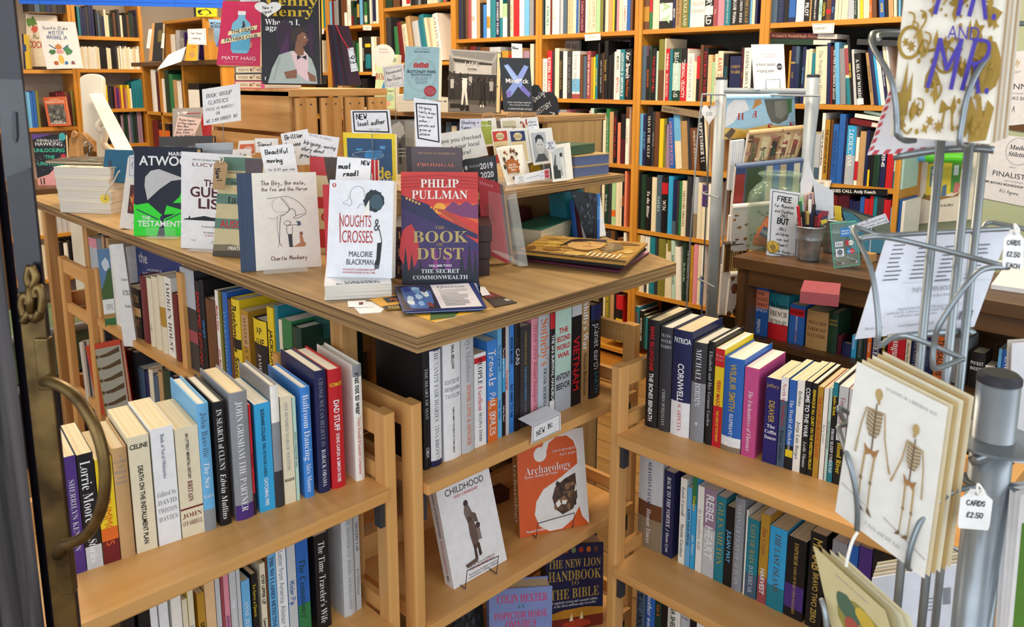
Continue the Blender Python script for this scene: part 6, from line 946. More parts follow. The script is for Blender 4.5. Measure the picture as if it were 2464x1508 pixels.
def sheet(lab, px, items, col, d, t=.02, fold=True, lean=-6):
    def fo(q, B, W, H, r):
        if fold: part(G().tube([B(0, 1, .008), B(1, 1, .008)], .011, M(col), 12), 'folded_top', r)
        g = G()
        for i in range(7): g.add([B(-.002, 0, .002+t*i/7), B(-.002, 1, .002+t*i/7), B(-.002, 1, .002+t*(i+.9)/7), B(-.002, 0, .002+t*(i+.9)/7)], [(0, 1, 2, 3)], ('ip', 'lt', 'wh', 'ip', 'wh', 'st', 'wh')[i])
        part(g, 'sheet_edges', r)
    qcard(lab, px, items, col, 'wrapping_paper', 'wrapping paper', t, 'wrapping paper on the rack', d=d, lean=lean, extra=[('top', fo)])
dR_ = dep(Vector((RX-.05, (pl.y+pr.y)/2, 0)))
sheet('pale blue wrapping paper with animals and red letters', P_(1748, 236, 1912, 233, 1915, 322, 1742, 336), [('r', 0, .25, 1, 1, '9fcbe4'), ('p', P_(0, 0, 1, 0, 1, .2, .6, .3, .3, .22, 0, .3), 'd8b868'), ('p', P_(.0, .3, .02, .8, .12, .98, .28, .95, .34, .7, .2, .62, .12, .4), 'e6e8ea'), ('p', P_(.38, .7, .42, .95, .5, .98, .52, .85, .45, .78), 'c08a4a'), ('p', P_(.55, .98, .92, .98, .94, .7, .88, .4, .76, .3, .66, .36, .6, .6), '5f6258'), ('p', P_(.70, .9, .88, .92, .9, .6, .8, .42, .72, .5), '7d8074'), ('p', P_(.88, .98, .96, .98, .95, .6, .9, .55), '4a7a4a'), ('t', 'H', .22, .55, .17, 'b03038', 'B'), ('t', 'F', .42, .58, .17, 'b03038', 'B', None, 'c', 180), ('t', 'e', .64, .3, .2, 'b03038', 'B'), ('t', 'E', .95, .25, .17, 'b03038', 'B'), ('p', P_(.04, .04, .2, .2, .34, .1, .3, .02), 'c8a040'), ('p', P_(.0, .1, .1, .28, .16, .2, .08, .0), '5a4a3a')], '9fcbe4', dR_+.0)
R_ = random.Random(12)
PAT = []
for i in range(6):
    x = .04+i*.16; PAT += [('p', P_(x, .15, x+.13, .2, x+.14, .85, x+.02, .9), R_.choice(['c09a6a', '4a3a30', 'd8c090', '8a5a3a'])), ('p', P_(x+.03, .3, x+.11, .33, x+.11, .7, x+.03, .75), R_.choice(['2e2620', 'e0d0a8', '7a6a4a', '9a4a3a'])), ('l', P_(x+.04, .25, x+.07, .6, x+.1, .28), .01, '3a4a2a'), ('l', P_(x+.05, .2, x+.09, .5), .012, '54703a')]
sheet('tan wrapping paper printed with old book covers', P_(1803, 322, 1962, 306, 1935, 398, 1788, 408), PAT+mass(40, ['8a6a44', 'b89468', 'e0c89a', '5a4430', 'b07a6a'], 0, 0, 1, 1, .04, 3), 'c8a272', dR_-.06, .022)
sheet('blue, green and red wrapping paper printed with book spines', P_(1772, 402, 1936, 386, 1930, 478, 1764, 490), [('r', .0, 0, .14, .8, 'a03a34'), ('r', 0, .8, .14, 1, '3a4a7a'), ('r', .16, 0, .42, 1, '44563c')]+[('r', .45+.1*i, 0, .54+.1*i, 1, c) for i, c in enumerate(('d8cba8', '5a7ab0', 'c8b088', '3a5a8a', 'e6dcc0'))], '5a6a8a', dR_-.08, .02)
sheet('white wrapping paper printed with small brown dinosaurs', P_(1764, 500, 1925, 486, 1925, 592, 1758, 606), [('p', blob(R_.random(), R_.random(), .03, 7, .5, i, .03), R_.choice(['a8783a', '8a5a2a', '6a6a62'])) for i in range(46)], 'eae7e2', dR_-.10, .02)
sheet('dark wrapping paper printed with rows of tan spines', P_(1744, 590, 1790, 586, 1786, 650, 1740, 655), [('r', .1*i, 0, .1*i+.07, 1, R_.choice(['b08a4a', '6a4a2a', 'c8a868'])) for i in range(10)], '4a3a28', dR_-.09, .02)
sheet('white wrapping paper printed with brown creatures, lowest on the rack', P_(1758, 662, 1786, 660, 1784, 752, 1748, 758), [('p', blob(R_.random(), R_.random(), .16, 9, .4, i+80, .08), R_.choice(['8a5a3a', '5a3a2a', 'b08050'])) for i in range(14)], 'ece9e4', dR_-.09, .02)
sh = [(1752, 340), (1758, 420), (1748, 520), (1730, 640)]
for i, (u, v) in enumerate(sh): qcard('edge-on bundle of white paper sheets on the rack, %s from the top' % ORD[i], P_(u+8, v, u+40-i*3, v-4, u+30-i*3, v+115, u, v+118), [('r', .15*j, 0, .15*j+.03, 1, R_.choice(['lt', 'st', 'cr', 'lt'])) for j in range(1, 7)], 'e9e9ea', 'paper_sheets', 'wrapping paper', .02, 'wrapping paper on the rack', d=dR_-.035, lean=-4)
qcard('white flip sign reading brilliantly bookish wrapping paper', P_(1808, 107, 1886, 106, 1891, 214, 1815, 215.5), [('o', .5, .80, .001, .001, 'dr', .02), ('r', .28, .745, .74, .75, 'gy'), ('r', .28, .80, .74, .805, 'gy'), ('t', 'MR. BOOKS BOOKSHOP', .51, .775, .028, 'gy', 'B', .42), ('r', .33, .71, .7, .716, 'ro'), ('t', 'brilliantly bookish', .41, .56, .075, 'dy', 's', -.6), ('t', 'wrapping paper', .39, .42, .075, 'dy', 's', -.55), ('e', .83, .5, .085, .075, 'dy'), ('t', '£2.80', .83, .5, .042, 'wh', 's', .13)], 'f4f4f4', 'printed_sign', 'sign', .004, d=dep(Vector((RX, (pl.y+pr.y)/2, 0)))-.0, lean=8, extra=[('stand', lambda q, B, W, H, r: part(G().tube([B(.34, -.01, -.012), B(.33, .2, -.016), B(.77, .21, -.016), B(.78, -.01, -.012), B(.7, -.02, .03), B(.42, -.02, .03)], .0018, RACK, 6), 'wire_stand', r))])
qcard('white paper heart hanging on the left of the rack', P_(1687, 247, 1727, 247, 1724, 306, 1689, 306), [('t', '2.50', .5, .55, .12, 'gy', 'h', .4)], 'dfe2ec', 'heart_tag', 'tag', d=dep(pl)-.02, poly=heartpts()[::-1], extra=[('string', twine(P_(.55, .85, .7, .98, .95, 1.1), .0015, 'kr'))])
# ================================================================ till counter
KX, KZ = 2.2, 1.01; KY1 = on_x(1763, 618, KX).y
t = empty('till_counter', (KX+.17, .4, 0)); tag(t, 'dark oak till counter with dictionaries on the shelf below', 'counter')
part(G().box((KX, -.9, KZ-.035), (KX+.34, KY1, KZ), dark('y')), 'counter_top', t, bevel=.003)
part(G().box((KX+.012, -.9, KZ-.085), (KX+.03, KY1-.05, KZ-.036), dark('y')), 'apron', t, bevel=.002)
part(G().box((KX+.012, KY1-.05, 0), (KX+.33, KY1-.012, KZ-.036), dark('z')), 'end_panel', t, bevel=.002)
part(G().box((KX+.03, -.9, .735), (KX+.32, KY1-.052, .7545), dark('y')), 'shelf', t)
part(G().box((KX+.32, -.9, .05), (KX+.33, KY1-.052, KZ-.04), dark('y')), 'back_panel', t)
KT = KZ+.0006
flatbook('dusty rose cloth book lying across the dictionaries', (1923, 742), (2016, 752), .755+.20, .032, .13, 'ro', 'none', [], 'h', lift=.015)
# sweet jar
GREEN = clear('green_tinted_glass', '8fae98', .16, .03)
jc = on_z(1862, 608, KT); jc = Vector((jc.x+.075, jc.y+.03, KT)); t = empty('sweet_jar', jc); tag(t, 'large square green-glass jar of sweets on the counter', 'jar')
def sqring(r, z, p, n=40):
    out = []
    for k in range(n):
        a = 6.2832*k/n; c, s = math.cos(a), math.sin(a); q = (abs(c)**p+abs(s)**p)**(-1/p); a2 = math.radians(12)
        x, y = r*q*c, r*q*s; out.append(jc+Vector((x*math.cos(a2)-y*math.sin(a2), x*math.sin(a2)+y*math.cos(a2), z)))
    return out
prof = [(.078, .0, 5), (.084, .008, 6), (.085, .16, 6), (.082, .185, 5), (.07, .205, 3), (.058, .216, 2), (.055, .226, 2), (.06, .232, 2), (.069, .238, 2), (.070, .243, 2), (.060, .247, 2), (.054, .24, 2), (.052, .222, 2), (.066, .2, 3), (.078, .17, 6), (.079, .012, 6), (.06, .008, 3)]
vs = []; n = 40
for r, z, p in prof: vs += sqring(r, z, p, n)
fs = [(i*n+k, i*n+(k+1) % n, (i+1)*n+(k+1) % n, (i+1)*n+k) for i in range(len(prof)-1) for k in range(n)]+[list(range(n))[::-1], [(len(prof)-1)*n+k for k in range(n)]]
part(G().add(vs, fs, GREEN), 'glass_body', t, smooth=True)
def packet(c, sx, sz, rot, col, lab, items=[]):
    vs, fs = [], []; N = 6
    for j in range(N+1):
        for i in range(N+1):
            x, z = i/N*2-1, j/N*2-1; b = .018*(1-x*x)*(1-z*z)
            vs.append((x*sx/2, -b-.001, z*sz/2))
    for j in range(N):
        for i in range(N): fs.append((j*(N+1)+i, j*(N+1)+i+1, (j+1)*(N+1)+i+1, (j+1)*(N+1)+i))
    o = len(vs); vs += [(x, -y, z) for x, y, z in vs]; fs += [tuple(o+i for i in f[::-1]) for f in fs]
    g = G().add(vs, fs, col); draw(g, items, sx, sz, lambda x, y, l: Vector((x-sx/2, -.019-l-.0006*0, y-sz/2)))
    m = Matrix.Translation(c) @ Euler((0, rot, -math.pi/4)).to_matrix().to_4x4(); tag(g.build('sweet_packet', mat=m), lab, 'sweets', 'sweet packets in the jar')
packet(jc+Vector((-.048, .012, .062)), .05, .085, .45, 'og', 'orange sweet packet with a blue panel reading HARIBO in the jar', [('p', P_(.05, .25, .95, .25, .95, .6, .05, .6), '1f4f9a'), ('t', 'HARIBO', .5, .43, .2, 'wh', 'b', .86)])
packet(jc+Vector((-.02, -.03, .035)), .05, .05, -.3, 'd8421c', 'red-orange sweet packet low in the jar'); packet(jc+Vector((.0, .03, .045)), .055, .07, -.6, 'ye', 'yellow sweet packet at the back of the jar'); packet(jc+Vector((-.038, .03, .024)), .06, .035, .1, 'e06a2a', 'flat orange sweet packet on the jar bottom')
qcard('white hand-lettered FREE notice stuck on the jar', P_(1854, 454, 1926, 464, 1918.5, 626, 1844, 613), [('l', P_(.09, .04, .93, .03, .95, .96, .08, .97, .09, .04), .022, 'bk'), ('t', 'FREE', .5, .87, .075, 'bk', 'h', .66, 'c', 0, 1.2), ('t', 'for Mummies', .5, .77, .045, 'bk', 'h', .76), ('t', 'and Daddies', .5, .69, .045, 'bk', 'h', .76), ('t', 'ONLY', .5, .63, .035, 'bk', 'h', .35), ('r', .36, .605, .64, .61, 'bk'), ('t', 'BUT', .48, .54, .08, 'bk', 'h', .7, 'c', 0, 1.3), ('t', 'ONLY', .48, .43, .035, 'bk', 'h', .34), ('r', .32, .405, .62, .41, 'bk'), ('t', 'children', .48, .35, .045, 'bk', 'h', .66), ('t', 'can eat', .5, .27, .045, 'bk', 'h', .6), ('t', 'them!!', .5, .19, .045, 'bk', 'h', .5), ('t', 'Mr Books. x', .62, .09, .04, 'bk', 'h', .56), ('r', .35, .045, .85, .05, 'bk')], d=dep(jc)-.115, lean=3)
qcard('gold foil chocolate coin on the FREE notice', P_(1845, 578, 1875, 580, 1875, 609, 1845, 608), [('o', .5, .5, .42, .42, '8a6a1e', .03), ('p', blob(.5, .5, .25, 12, .3, 3), '9a7a2a')], noisy('gold_foil', '9a7626', 'd0a848', (90, 90, 90), .3, .9), 'chocolate_coin', 'sweets', .004, d=dep(jc)-.122, poly=[(.5+.5*math.cos(a*.3142), .5+.5*math.sin(a*.3142)) for a in range(20)])
GALV = noisy('galvanised_steel', '8d9296', 'b9bec2', (30, 30, 30), .38, .8)
def bucket(lab, u, v, rw):
    c = on_z(u, v, KT); c = Vector((c.x+.03, c.y+.03, KT)); t = empty('pen_bucket', c); tag(t, lab, 'bucket', 'galvanised pen buckets')
    part(G().lathe([(.030*rw, 0), (.031*rw, .004), (.037*rw, .062), (.0385*rw, .064), (.038*rw, .067), (.0415*rw, .100), (.0435*rw, .103), (.0425*rw, .106), (.0405*rw, .103), (.036*rw, .06), (.029*rw, .004)], GALV, tuple(c), 40), 'bucket_body', t, smooth=True); return c
c1 = bucket('small galvanised bucket of pens right of the jar', 1957, 632, 1.0)
c2 = bucket('second galvanised bucket behind the glass card-payment sign', 2015, 612, .9)
for i, (dx, dy, h, c, cap) in enumerate(((-.03, .02, .165, 'rd', 'rd'), (-.02, .0, .15, 'bk', 'gd'), (-.008, .02, .17, 'dy', 'st'), (.004, -.012, .135, 'rd', 'dr'), (.012, .004, .14, 'bl', 'nv'), (.022, -.012, .138, 'rd', 'rd'), (.02, .014, .18, 'mg', 'ip'), (.028, .006, .165, 'bk', 'bk'), (.0, .026, .19, 'gl', 'lg'), (.03, .02, .16, 'dy', 'bk'), (-.016, .022, .178, 'ip', 'gn'), (-.026, .008, .15, 'bk', 'bk'))):
    a = c1+Vector((dx*.5, dy*.5, .008)); b = c1+Vector((dx*1.25, dy*1.25, h)); t = empty('pen', a); tag(t, '%s pen in the galvanised bucket, %s counted clockwise' % (NAMES[c], ORD[i]), 'pen', 'pens in the bucket')
    part(G().tube([a, a.lerp(b, .72)], .0042, M(c), 8), 'barrel', t); part(G().tube([a.lerp(b, .73), b], .005, M(cap), 8), 'cap', t)
dc = dep(c1)
qcard('tall white envelope sheet standing behind the pens', P_(1926, 440, 1945, 385, 1960, 432, 1928, 532), [], 'e6e6e8', 'envelope', 'envelope', .002, 'white sheets by the till', d=dc+.06)
qcard('bent white plastic sheet standing behind the pens', P_(1956, 431, 2006, 460, 2006, 525, 1966, 530), [], 'dfe1e4', 'envelope', 'envelope', .002, 'white sheets by the till', d=dc+.05)
qcard('patterned maroon and navy card behind the pens', P_(1962, 505, 1994, 508, 1990, 538, 1968, 542), [('p', P_(0, .3, 1, .7, 1, 1, .4, 1), '8a1f34'), ('p', P_(.4, 0, 1, .1, .9, .4, .3, .3), 'ye')], '2a2f5a', 'gift_card', 'card', .002, d=dc+.02)
qcard('fanned brown and lilac envelopes behind the bucket', P_(1938, 470, 1958, 462, 1962, 530, 1932, 545), [('r', .2*i, 0, .2*i+.12, 1, c) for i, c in enumerate(('c8a0a0', '9a6a4a', 'b89ab0', '7a5a6a'))], 'c09a8a', 'envelope', 'envelope', .012, d=dc+.04)
qcard('yellow card standing by the teal tablet', P_(2007, 494, 2024, 496, 2026, 540, 2010, 542), [], 'ye', 'gift_card', 'card', .002, d=dc+.10)
def pins(q, B, W, H, r):
    for x in (.25, .78): part(G().tube([B(x, .12, -.02), B(x, .12, .05)], .004, GALV, 10), 'standoff', r)
    e = G()
    for a, b in (((0, 0), (1, 0)), ((1, 0), (1, 1)), ((1, 1), (0, 1)), ((0, 1), (0, 0))): e.tube([B(*a, .002), B(*b, .002)], .0016, M('4fb59a'), 6)
    part(e, 'polished_edge', r)
qcard('upright glass sign with card-payment stickers', P_(1998.5, 538, 2060, 532, 2069.5, 637, 2008, 645), [('r', .35, .68, .72, .88, '2f86d0'), ('t', 'AMERICAN', .53, .81, .035, 'wh', 'b', .3), ('t', 'EXPRESS', .53, .75, .035, 'wh', 'b', .3), ('r', .1, .47, .42, .58, 'wh'), ('t', 'VISA', .26, .525, .07, 'nv', 'I', .28), ('r', .1, .24, .42, .42, 'wh'), ('e', .26, .34, .1, .06, 'nv'), ('t', 'D', .26, .34, .07, 'wh', 's'), ('t', 'Diners', .26, .265, .03, 'sl', 's', .25), ('e', .60, .53, .1, .06, 'd8282c'), ('e', .72, .53, .1, .06, 'ip'), ('t', 'MasterCard', .66, .53, .03, 'dy', 'b', .25), ('e', .62, .34, .1, .06, '2f9ad8'), ('e', .74, .34, .1, .06, 'd8383c'), ('t', 'Maestro', .68, .34, .03, 'wh', 'b', .22)], clear('sea_green_glass', '9fd8cc', .14), 'payment_sign', 'sign', .005, d=dep(on_z(2008, 645, KT)), lean=3, extra=[('pins', pins)])
qcard('teal tablet computer propped up behind the glass sign', P_(2024, 496, 2140, 531, 2150, 612, 2052, 606), [('p', P_(0, .0, 1, .02, 1, .25, .2, .9, 0, .9), '17687e'), ('p', P_(0, .95, 1, .9, 1, .3, .25, .9), '59604a')], '14171a', 'tablet', 'tablet', .012, d=dc+.08, lean=16)
qcard('slanted card about tracking down books, on a wooden block', P_(2040, 545, 2130, 513, 2140, 535, 2046, 562), box_lines('gy', .006, .03)+[('t', 'We can track down', .94, .64, .24, 'dy', 'S', .76, 'r'), ('t', 'you want - just ask', .97, .28, .24, 'dy', 'S', .82, 'r'), ('e', .5, .9, .02, .07, 'dr')], 'e6e6f0', 'printed_sign', 'sign', d=dc-.02, dR=dc-.02, extra=[('post', lambda q, B, W, H, r: (part(G().tube([B(.55, 0, .002), Vector((B(.55, 0).x, B(.55, 0).y, KT+.01))], .0015, M('lt'), 6), 'wire', r), part(G().box(Vector((B(.55, 0).x-.015, B(.55, 0).y-.015, KT)), Vector((B(.55, 0).x+.015, B(.55, 0).y+.015, KT+.025)), crate('z')), 'wooden_block', r)))])
leaflet('white open notepad on the counter', P_(2418, 640, 2500, 640, 2470, 696, 2385, 684), KT+.012, [('l', P_(.1, .6, .9, .6), .006, 'gy')], 'f0efee', .012, 'notepad', None, 'notepad')
leaflet('white till paper behind the notepad', P_(2392, 628, 2470, 618, 2490, 640, 2410, 648), KT+.004, [], 'e6e6e8', .003, 'paper', None, 'paper')
# ================================================================ right wall
def wallcard(lab, px, items, col, nm, cat, X=WX-.004, **k):
    d0, d1 = dep(on_x(*px[3], X)), dep(on_x(*px[2], X)); return qcard(lab, px, items, col, nm, cat, d=d0, dR=d1, lean=0, **k)
wallcard('upper certificate on the green wall, reading WINNER', P_(2404, 128, 2560, 112, 2545, 330, 2387, 306), [('t', 'Muddy', .2, .86, .08, 'gd', 'I', .3), ('t', 'AWARDS 2019', .22, .74, .03, 'gy', 's', .3), ('t', 'WINNER', .08, .56, .075, 'dy', 's', .6, 'l'), ('t', 'BEST BOOKSHOP', .25, .47, .025, 'gy', 's'), ('t', 'MR BOOKS BOOKSHOP', .0, .41, .045, 'dy', 's', .8, 'l'), ('t', 'Ali A', .24, .27, .07, 'gy', 'h', .2), ('p', P_(0, 0, 1, 0, 1, .16, .5, .1, .3, .06, 0, .04), '6a4a2a')], 'f0eef2', 'certificate', 'certificate')
wallcard('lower certificate on the green wall, reading FINALIST', P_(2386, 322, 2545, 338, 2520, 508, 2363, 476), [('o', .45, .78, .19, .2, 'gy', .008), ('t', 'Muddy', .45, .84, .07, 'dy', 'I', .3), ('t', 'Stilettos', .45, .74, .07, 'dy', 'I', .3), ('t', 'KENT', .4, .54, .025, 'gy', 's'), ('t', 'FINALIST', .1, .42, .08, 'dy', 's', .8, 'l'), ('t', 'BEST BOOKSHOP', .45, .33, .022, 'gy', 's'), ('t', 'MR BOOKS BOOKSHOP (TON)', .0, .27, .035, 'dy', 'b', .9, 'l'), ('t', 'Ali Agnew', .4, .17, .05, 'gy', 'h', .3)], 'f0eef2', 'certificate', 'certificate')
wallcard('cream cotton tote bag with a yellow shopfront picture', P_(2187, 368, 2352, 362, 2336, 528, 2181, 541), [('p', P_(.28, .36, .30, .9, .82, .93, .78, .42), 'e3cf4c'), ('r', .29, .86, .8, .93, 'c8b840'), ('p', P_(.3, .86, .82, .89, .82, .87, .3, .84), '4a7a7a'), ('p', P_(.34, .52, .35, .8, .5, .8, .5, .5), '4f8f98'), ('r', .365, .70, .48, .76, 'dfe6e4'), ('r', .365, .61, .48, .67, 'c89a8a'), ('r', .365, .53, .48, .58, 'd8d0c0'), ('p', P_(.66, .42, .66, .84, .8, .86, .78, .42), '5a9a4a'), ('r', .69, .66, .76, .8, 'dfe6e4'), ('p', P_(.52, .36, .54, .52, .6, .54, .6, .38), '5a7a9a'), ('p', P_(.7, .4, .72, .56, .8, .54, .78, .42), 'c87a7a'), ('p', P_(.22, .36, .3, .4, .7, .36, .8, .42, .78, .36, .4, .31), '9a7a4a'), ('p', P_(.24, .36, .27, .43, .3, .38), '5a7a3a'), ('t', 'Scheffler', .62, .24, .04, 'dy', 'i', .2)], 'e6e0d2', 'tote_bag', 'bag', WX-.03, t=.02)
t_ = on_x(2206, 376, WX-.09); e_ = on_x(2330, 381, WX-.09)
t = empty('rolled_bag', (t_+e_)/2); tag(t, 'bright green rolled shopping bag on top of the tote bag', 'bag')
part(G().tube([t_, t_.lerp(e_, .2)], .022, M('6fb8e0'), 14), 'blue_end', t); part(G().tube([t_.lerp(e_, .2), e_], .022, M('5fd038'), 14), 'green_roll', t)
part(G().tube([t_+Vector((.02, 0, 0)), Vector((WX-.001, t_.y, t_.z+.01))], .004, STEEL, 8), 'hook', t)
# ================================================================ far left: wall bookcases, display unit, odd things
LY = 6.03; RNG = random.Random(21)
def uX(u, v=200): return on_y(u, v, LY).x
LZ = {n: on_y(u, v, LY).z for n, u, v in (('a', 260, 88), ('b', 260, 166), ('c', 300, 261), ('d', 300, 346), ('e', 130, 168), ('f', 130, 306), ('g', 150, 561), ('h', 160, 666), ('i', 150, 440))}
def lcase(lab, x0, x1, zs, top):
    t = empty('bookcase', ((x0+x1)/2, LY, 0)); tag(t, lab, 'bookcase', 'pine wall bookcases')
    for x in (x0, x1-.022): part(G().box((x, LY, 0), (x+.022, LY+.24, top), pine('z')), 'upright', t)
    for z in zs: part(G().box((x0+.022, LY+.003, z-.024), (x1-.022, LY+.24, z), pine('x')), 'shelf', t)
    part(G().box((x0+.022, LY+.24, 0), (x1-.022, LY+.246, top), PLASTT), 'back_panel', t)
lcase('pine bookcase on the far wall with dark paperbacks, right of the cream post', uX(187), uX(352), [LZ['a'], LZ['b'], LZ['c'], LZ['d'], LZ['g'], LZ['h']], 2.25)
lcase('pine bookcase on the far wall with the picture books, left of the cream post', uX(-120), uX(186), [LZ['e'], LZ['f'], LZ['g'], LZ['h'], LZ['i']], 2.25)
def gen(ph, z, u0, u1, v0, v1, cols, n, K=(0, 0, 1)):
    w_ = (u1-u0)/n; rows = []
    for i in range(n):
        c = RNG.choice(cols.split())
        rows.append("%.1f %.1f %.1f %s%s" % (u0+i*w_, u0+(i+.93)*w_, RNG.uniform(v0, v1), c, ''))
    shelf(ph, 'y', LY+.03, z, K, rows, .15)
DK = 'bk bk dy nv dr dy dg bk br sl'
gen('the high dark shelf on the far wall', LZ['a'], 190, 230, 10, 22, 'dy tl bk nv nv bk dy', 6); gen("the high dark shelf on the far wall, behind the banner", LZ['a'], 232, 346, 22, 40, DK+' pu cr tn', 21)
gen('the white paperback shelf on the far wall', LZ['b'], 196, 243, 111, 114, 'cr ip cr', 11); gen('the middle of the white paperback shelf', LZ['b'], 244, 291, 112, 116, 'bk bk dy bk cr bk', 9); gen('the right of the white paperback shelf', LZ['b'], 292, 342, 110, 118, 'cr ip cr pg', 12)
gen('the shelf below the white paperbacks', LZ['c'], 252, 320, 204, 214, 'bk ip ro ip dy pu cr ye tn bk', 13); gen('the right end of the shelf below the white paperbacks', LZ['c'], 321, 346, 186, 200, 'bk tl dy', 4)
gen('the lowest dark shelf right of the cream post', LZ['d'], 262, 346, 266, 276, 'dy sl bk dg bk sl mv', 15)
gen('the shelf beside the orange adventure book', LZ['f'], 66, 100, 218, 226, 'nv bl sk ol', 5); gen('the shelf right of the orange adventure book', LZ['f'], 142, 198, 216, 226, 'dr br mr ol ye rd gn dg', 8)
gen('the shelf low behind the table end', LZ['g'], 92, 200, 492, 510, 'bk dy cr ip lt ip', 9); gen('the second low shelf behind the table end', LZ['h'], 106, 214, 574, 590, 'ip bk dy bk ye cr br bk', 10)
gen('the high shelf above the picture books', on_y(130, 30, LY).z, 70, 180, -50, -30, DK, 8)
dL = dep(on_y(140, 166, LY+.0))
qbook('white picture book with blue handlettering on a wire easel', P_(88, 49.6, 179, 53, 199, 164, 113, 166), [('t', 'Quentin Blake', .46, .86, .07, 'nv', 'h', .75, 'c', 0, .7), ('t', 'MISTER', .46, .755, .075, '2f5a9a', 'h', .5, 'c', 0, .9), ('t', 'MAGNOLIA', .46, .66, .075, '2f5a9a', 'h', .66, 'c', 0, .9), ('p', blob(.45, .46, .09, 12, .2, 3, .06), 'c8844a'), ('p', blob(.46, .36, .11, 12, .15, 4, .05), 'd8a0a0'), ('p', blob(.24, .34, .09, 14, .5, 5, .06), '4a7a4a'), ('p', blob(.68, .38, .1, 14, .5, 6, .09), '4a8a5a'), ('p', blob(.45, .2, .09, 10, .2, 7, .1), 'e0c060'), ('l', P_(.2, .5, .36, .42), .03, '2f6a9a'), ('l', P_(.72, .5, .56, .42), .03, '2f6a9a'), ('p', blob(.3, .12, .07, 10, .2, 8, .05), 'b8603a'), ('p', blob(.76, .12, .06, 10, .4, 9, .05), '8a5a6a'), ('p', blob(.58, .12, .05, 10, .3, 10, .04), '3a7ab0')], .012, 'eceef0', 'h', d=dL-.08, lean=5)
qbook('white picture book with red lettering, behind the blue-lettered one', P_(62, 34, 135, 37.6, 150, 160, 66, 160), [('p', blob(.2, .85, .16, 14, .5, 3, .1), '6a9a4a'), ('p', blob(.5, .78, .12, 14, .5, 4, .08), 'c8504a'), ('p', blob(.25, .7, .1, 14, .5, 5, .08), 'd86a5a'), ('t', 'COCK', .3, .42, .12, 'c03a34', 'h', .5), ('t', 'Ru', .3, .58, .08, '5a6a4a', 'h')], .012, 'f2ecd8', 'h', d=dL+.06, lean=5)
qbook('yellow and navy book at the far left edge beside the door', P_(52, 80, 66, 84, 74, 166, 58, 166), [('r', 0, 0, .3, 1, 'nv'), ('r', .0, .5, .6, .7, '2a4a8a')], .02, 'e0c43a', 'h', d=dL-.02)
qbook('orange adventure book with a grey picture, face out on the lower shelf', P_(103, 234, 156, 232, 168.6, 302, 117, 304), [('t', 'Enid Blyton', .5, .92, .05, 'cr', 'i', .6), ('t', 'FAMOUS FIVE', .5, .83, .09, 'cr', 'B', .86), ('r', .12, .08, .88, .74, '55554f')]+mass(30, ['77776f', '33332f', '8a8a80', '454540'], .15, .12, .85, .72, .06, 4)+[('t', 'FIVE FALL', .5, .16, .05, 'ip', 'b', .5), ('t', 'INTO ADVENTURE', .5, .1, .05, 'ip', 'b', .7)], .02, 'cc6338', 'h', d=dep(on_y(140, 304, LY))-.02, lean=4)
tz = on_z(96, 446, 1.05); 
HD = 3.75; hb = at_d(92, 446, HD)
qbook('black starry book with teal capitals behind the pale flat pile', P_(76.4, 323, 157.6, 323, 164, 446, 92, 446), [('p', P_(0, .9, .6, 1, .0, 1), '5a3a8a'), ('p', blob(.9, .95, .1, 14, .1, 3, .08), '3aa0a8'), ('p', blob(.9, .55, .1, 14, .1, 4, .07), 'b8303a'), ('p', P_(0, 0, 1, 0, 1, .2, .6, .34, .4, .22, 0, .14), 'e0a0a0'), ('t', 'STEPHEN & LUCY', .48, .88, .045, 'wh', 's', -.72), ('t', 'HAWKING', .48, .815, .075, 'wh', 's', -.84), ('t', 'UNLOCKING', .48, .69, .07, '3fc0a0', 'b', -.95), ('t', 'THE', .48, .56, .065, '3fc0a0', 'b', -.3), ('t', 'UNIVERSE', .48, .43, .07, '3fc0a0', 'b', -.82), ('p', P_(.1, .02, .14, .02, .13, .14, .1, .14), 'bk'), ('p', P_(.2, .02, .24, .02, .24, .15, .2, .15), 'bk')]+[('e', RNG.random(), RNG.uniform(.3, .95), .008, .005, 'wh') for _ in range(40)], .025, '1a1a22', 'h', d=HD, lean=4)
c = at_d(130, 452, HD+.08); t = empty('side_table', (c.x, c.y, 0)); tag(t, 'small dark side table behind the far end of the big table', 'table')
part(G().box((c.x-.3, c.y-.2, hb.z-.03), (c.x+.3, c.y+.25, hb.z-.001), dark('x')), 'table_top', t)
for a, b in ((-.28, -.18), (.24, -.18), (-.28, .2), (.24, .2)): part(G().box((c.x+a, c.y+b, 0), (c.x+a+.04, c.y+b+.04, hb.z-.03), dark('z')), 'leg', t)
def rope(pts, rr): return lambda q, B, W, H, r: part(G().tube([B(x, y, -.012) for x, y in pts], rr, M('a87a48'), 8, 5), 'rope', r)
def locks(q, B, W, H, r):
    for i, (x, y) in enumerate(((.82, .55), (.98, .42), (.9, .28))):
        k = B(x, y, -.02); part(G().box((k.x-.014, k.y-.008, k.z-.017), (k.x+.014, k.y+.008, k.z+.012), BRASS), 'padlock', r, bevel=.002)
        part(G().tube([k+Vector((-.009, 0, .01)), k+Vector((-.009, 0, .026)), k+Vector((0, 0, .033)), k+Vector((.009, 0, .026)), k+Vector((.009, 0, .01))], .0022, GALV, 8), 'shackle', r)
qcard('tag-shaped wooden plaque with rope and brass padlocks', P_(158, 317, 230, 317, 230, 411, 164, 412), [], crate('z'), 'wooden_plaque', 'plaque', .018, d=3.2, poly=P_(0, 0, 1, 0, .95, .75, .62, .98, .25, 1, .1, .8), lean=4, extra=[('rope', rope(P_(.28, .9, .34, 1.0, .4, .92, .32, .86), .007)), ('rope', rope(P_(.62, .95, .8, .8, 1.0, .62, .92, .45, 1.02, .5, .96, .72), .006)), ('locks', locks)])
CREAM = noisy('cream_gloss_paint', 'dcd6c4', 'e8e3d4', (5, 5, 5), .25)
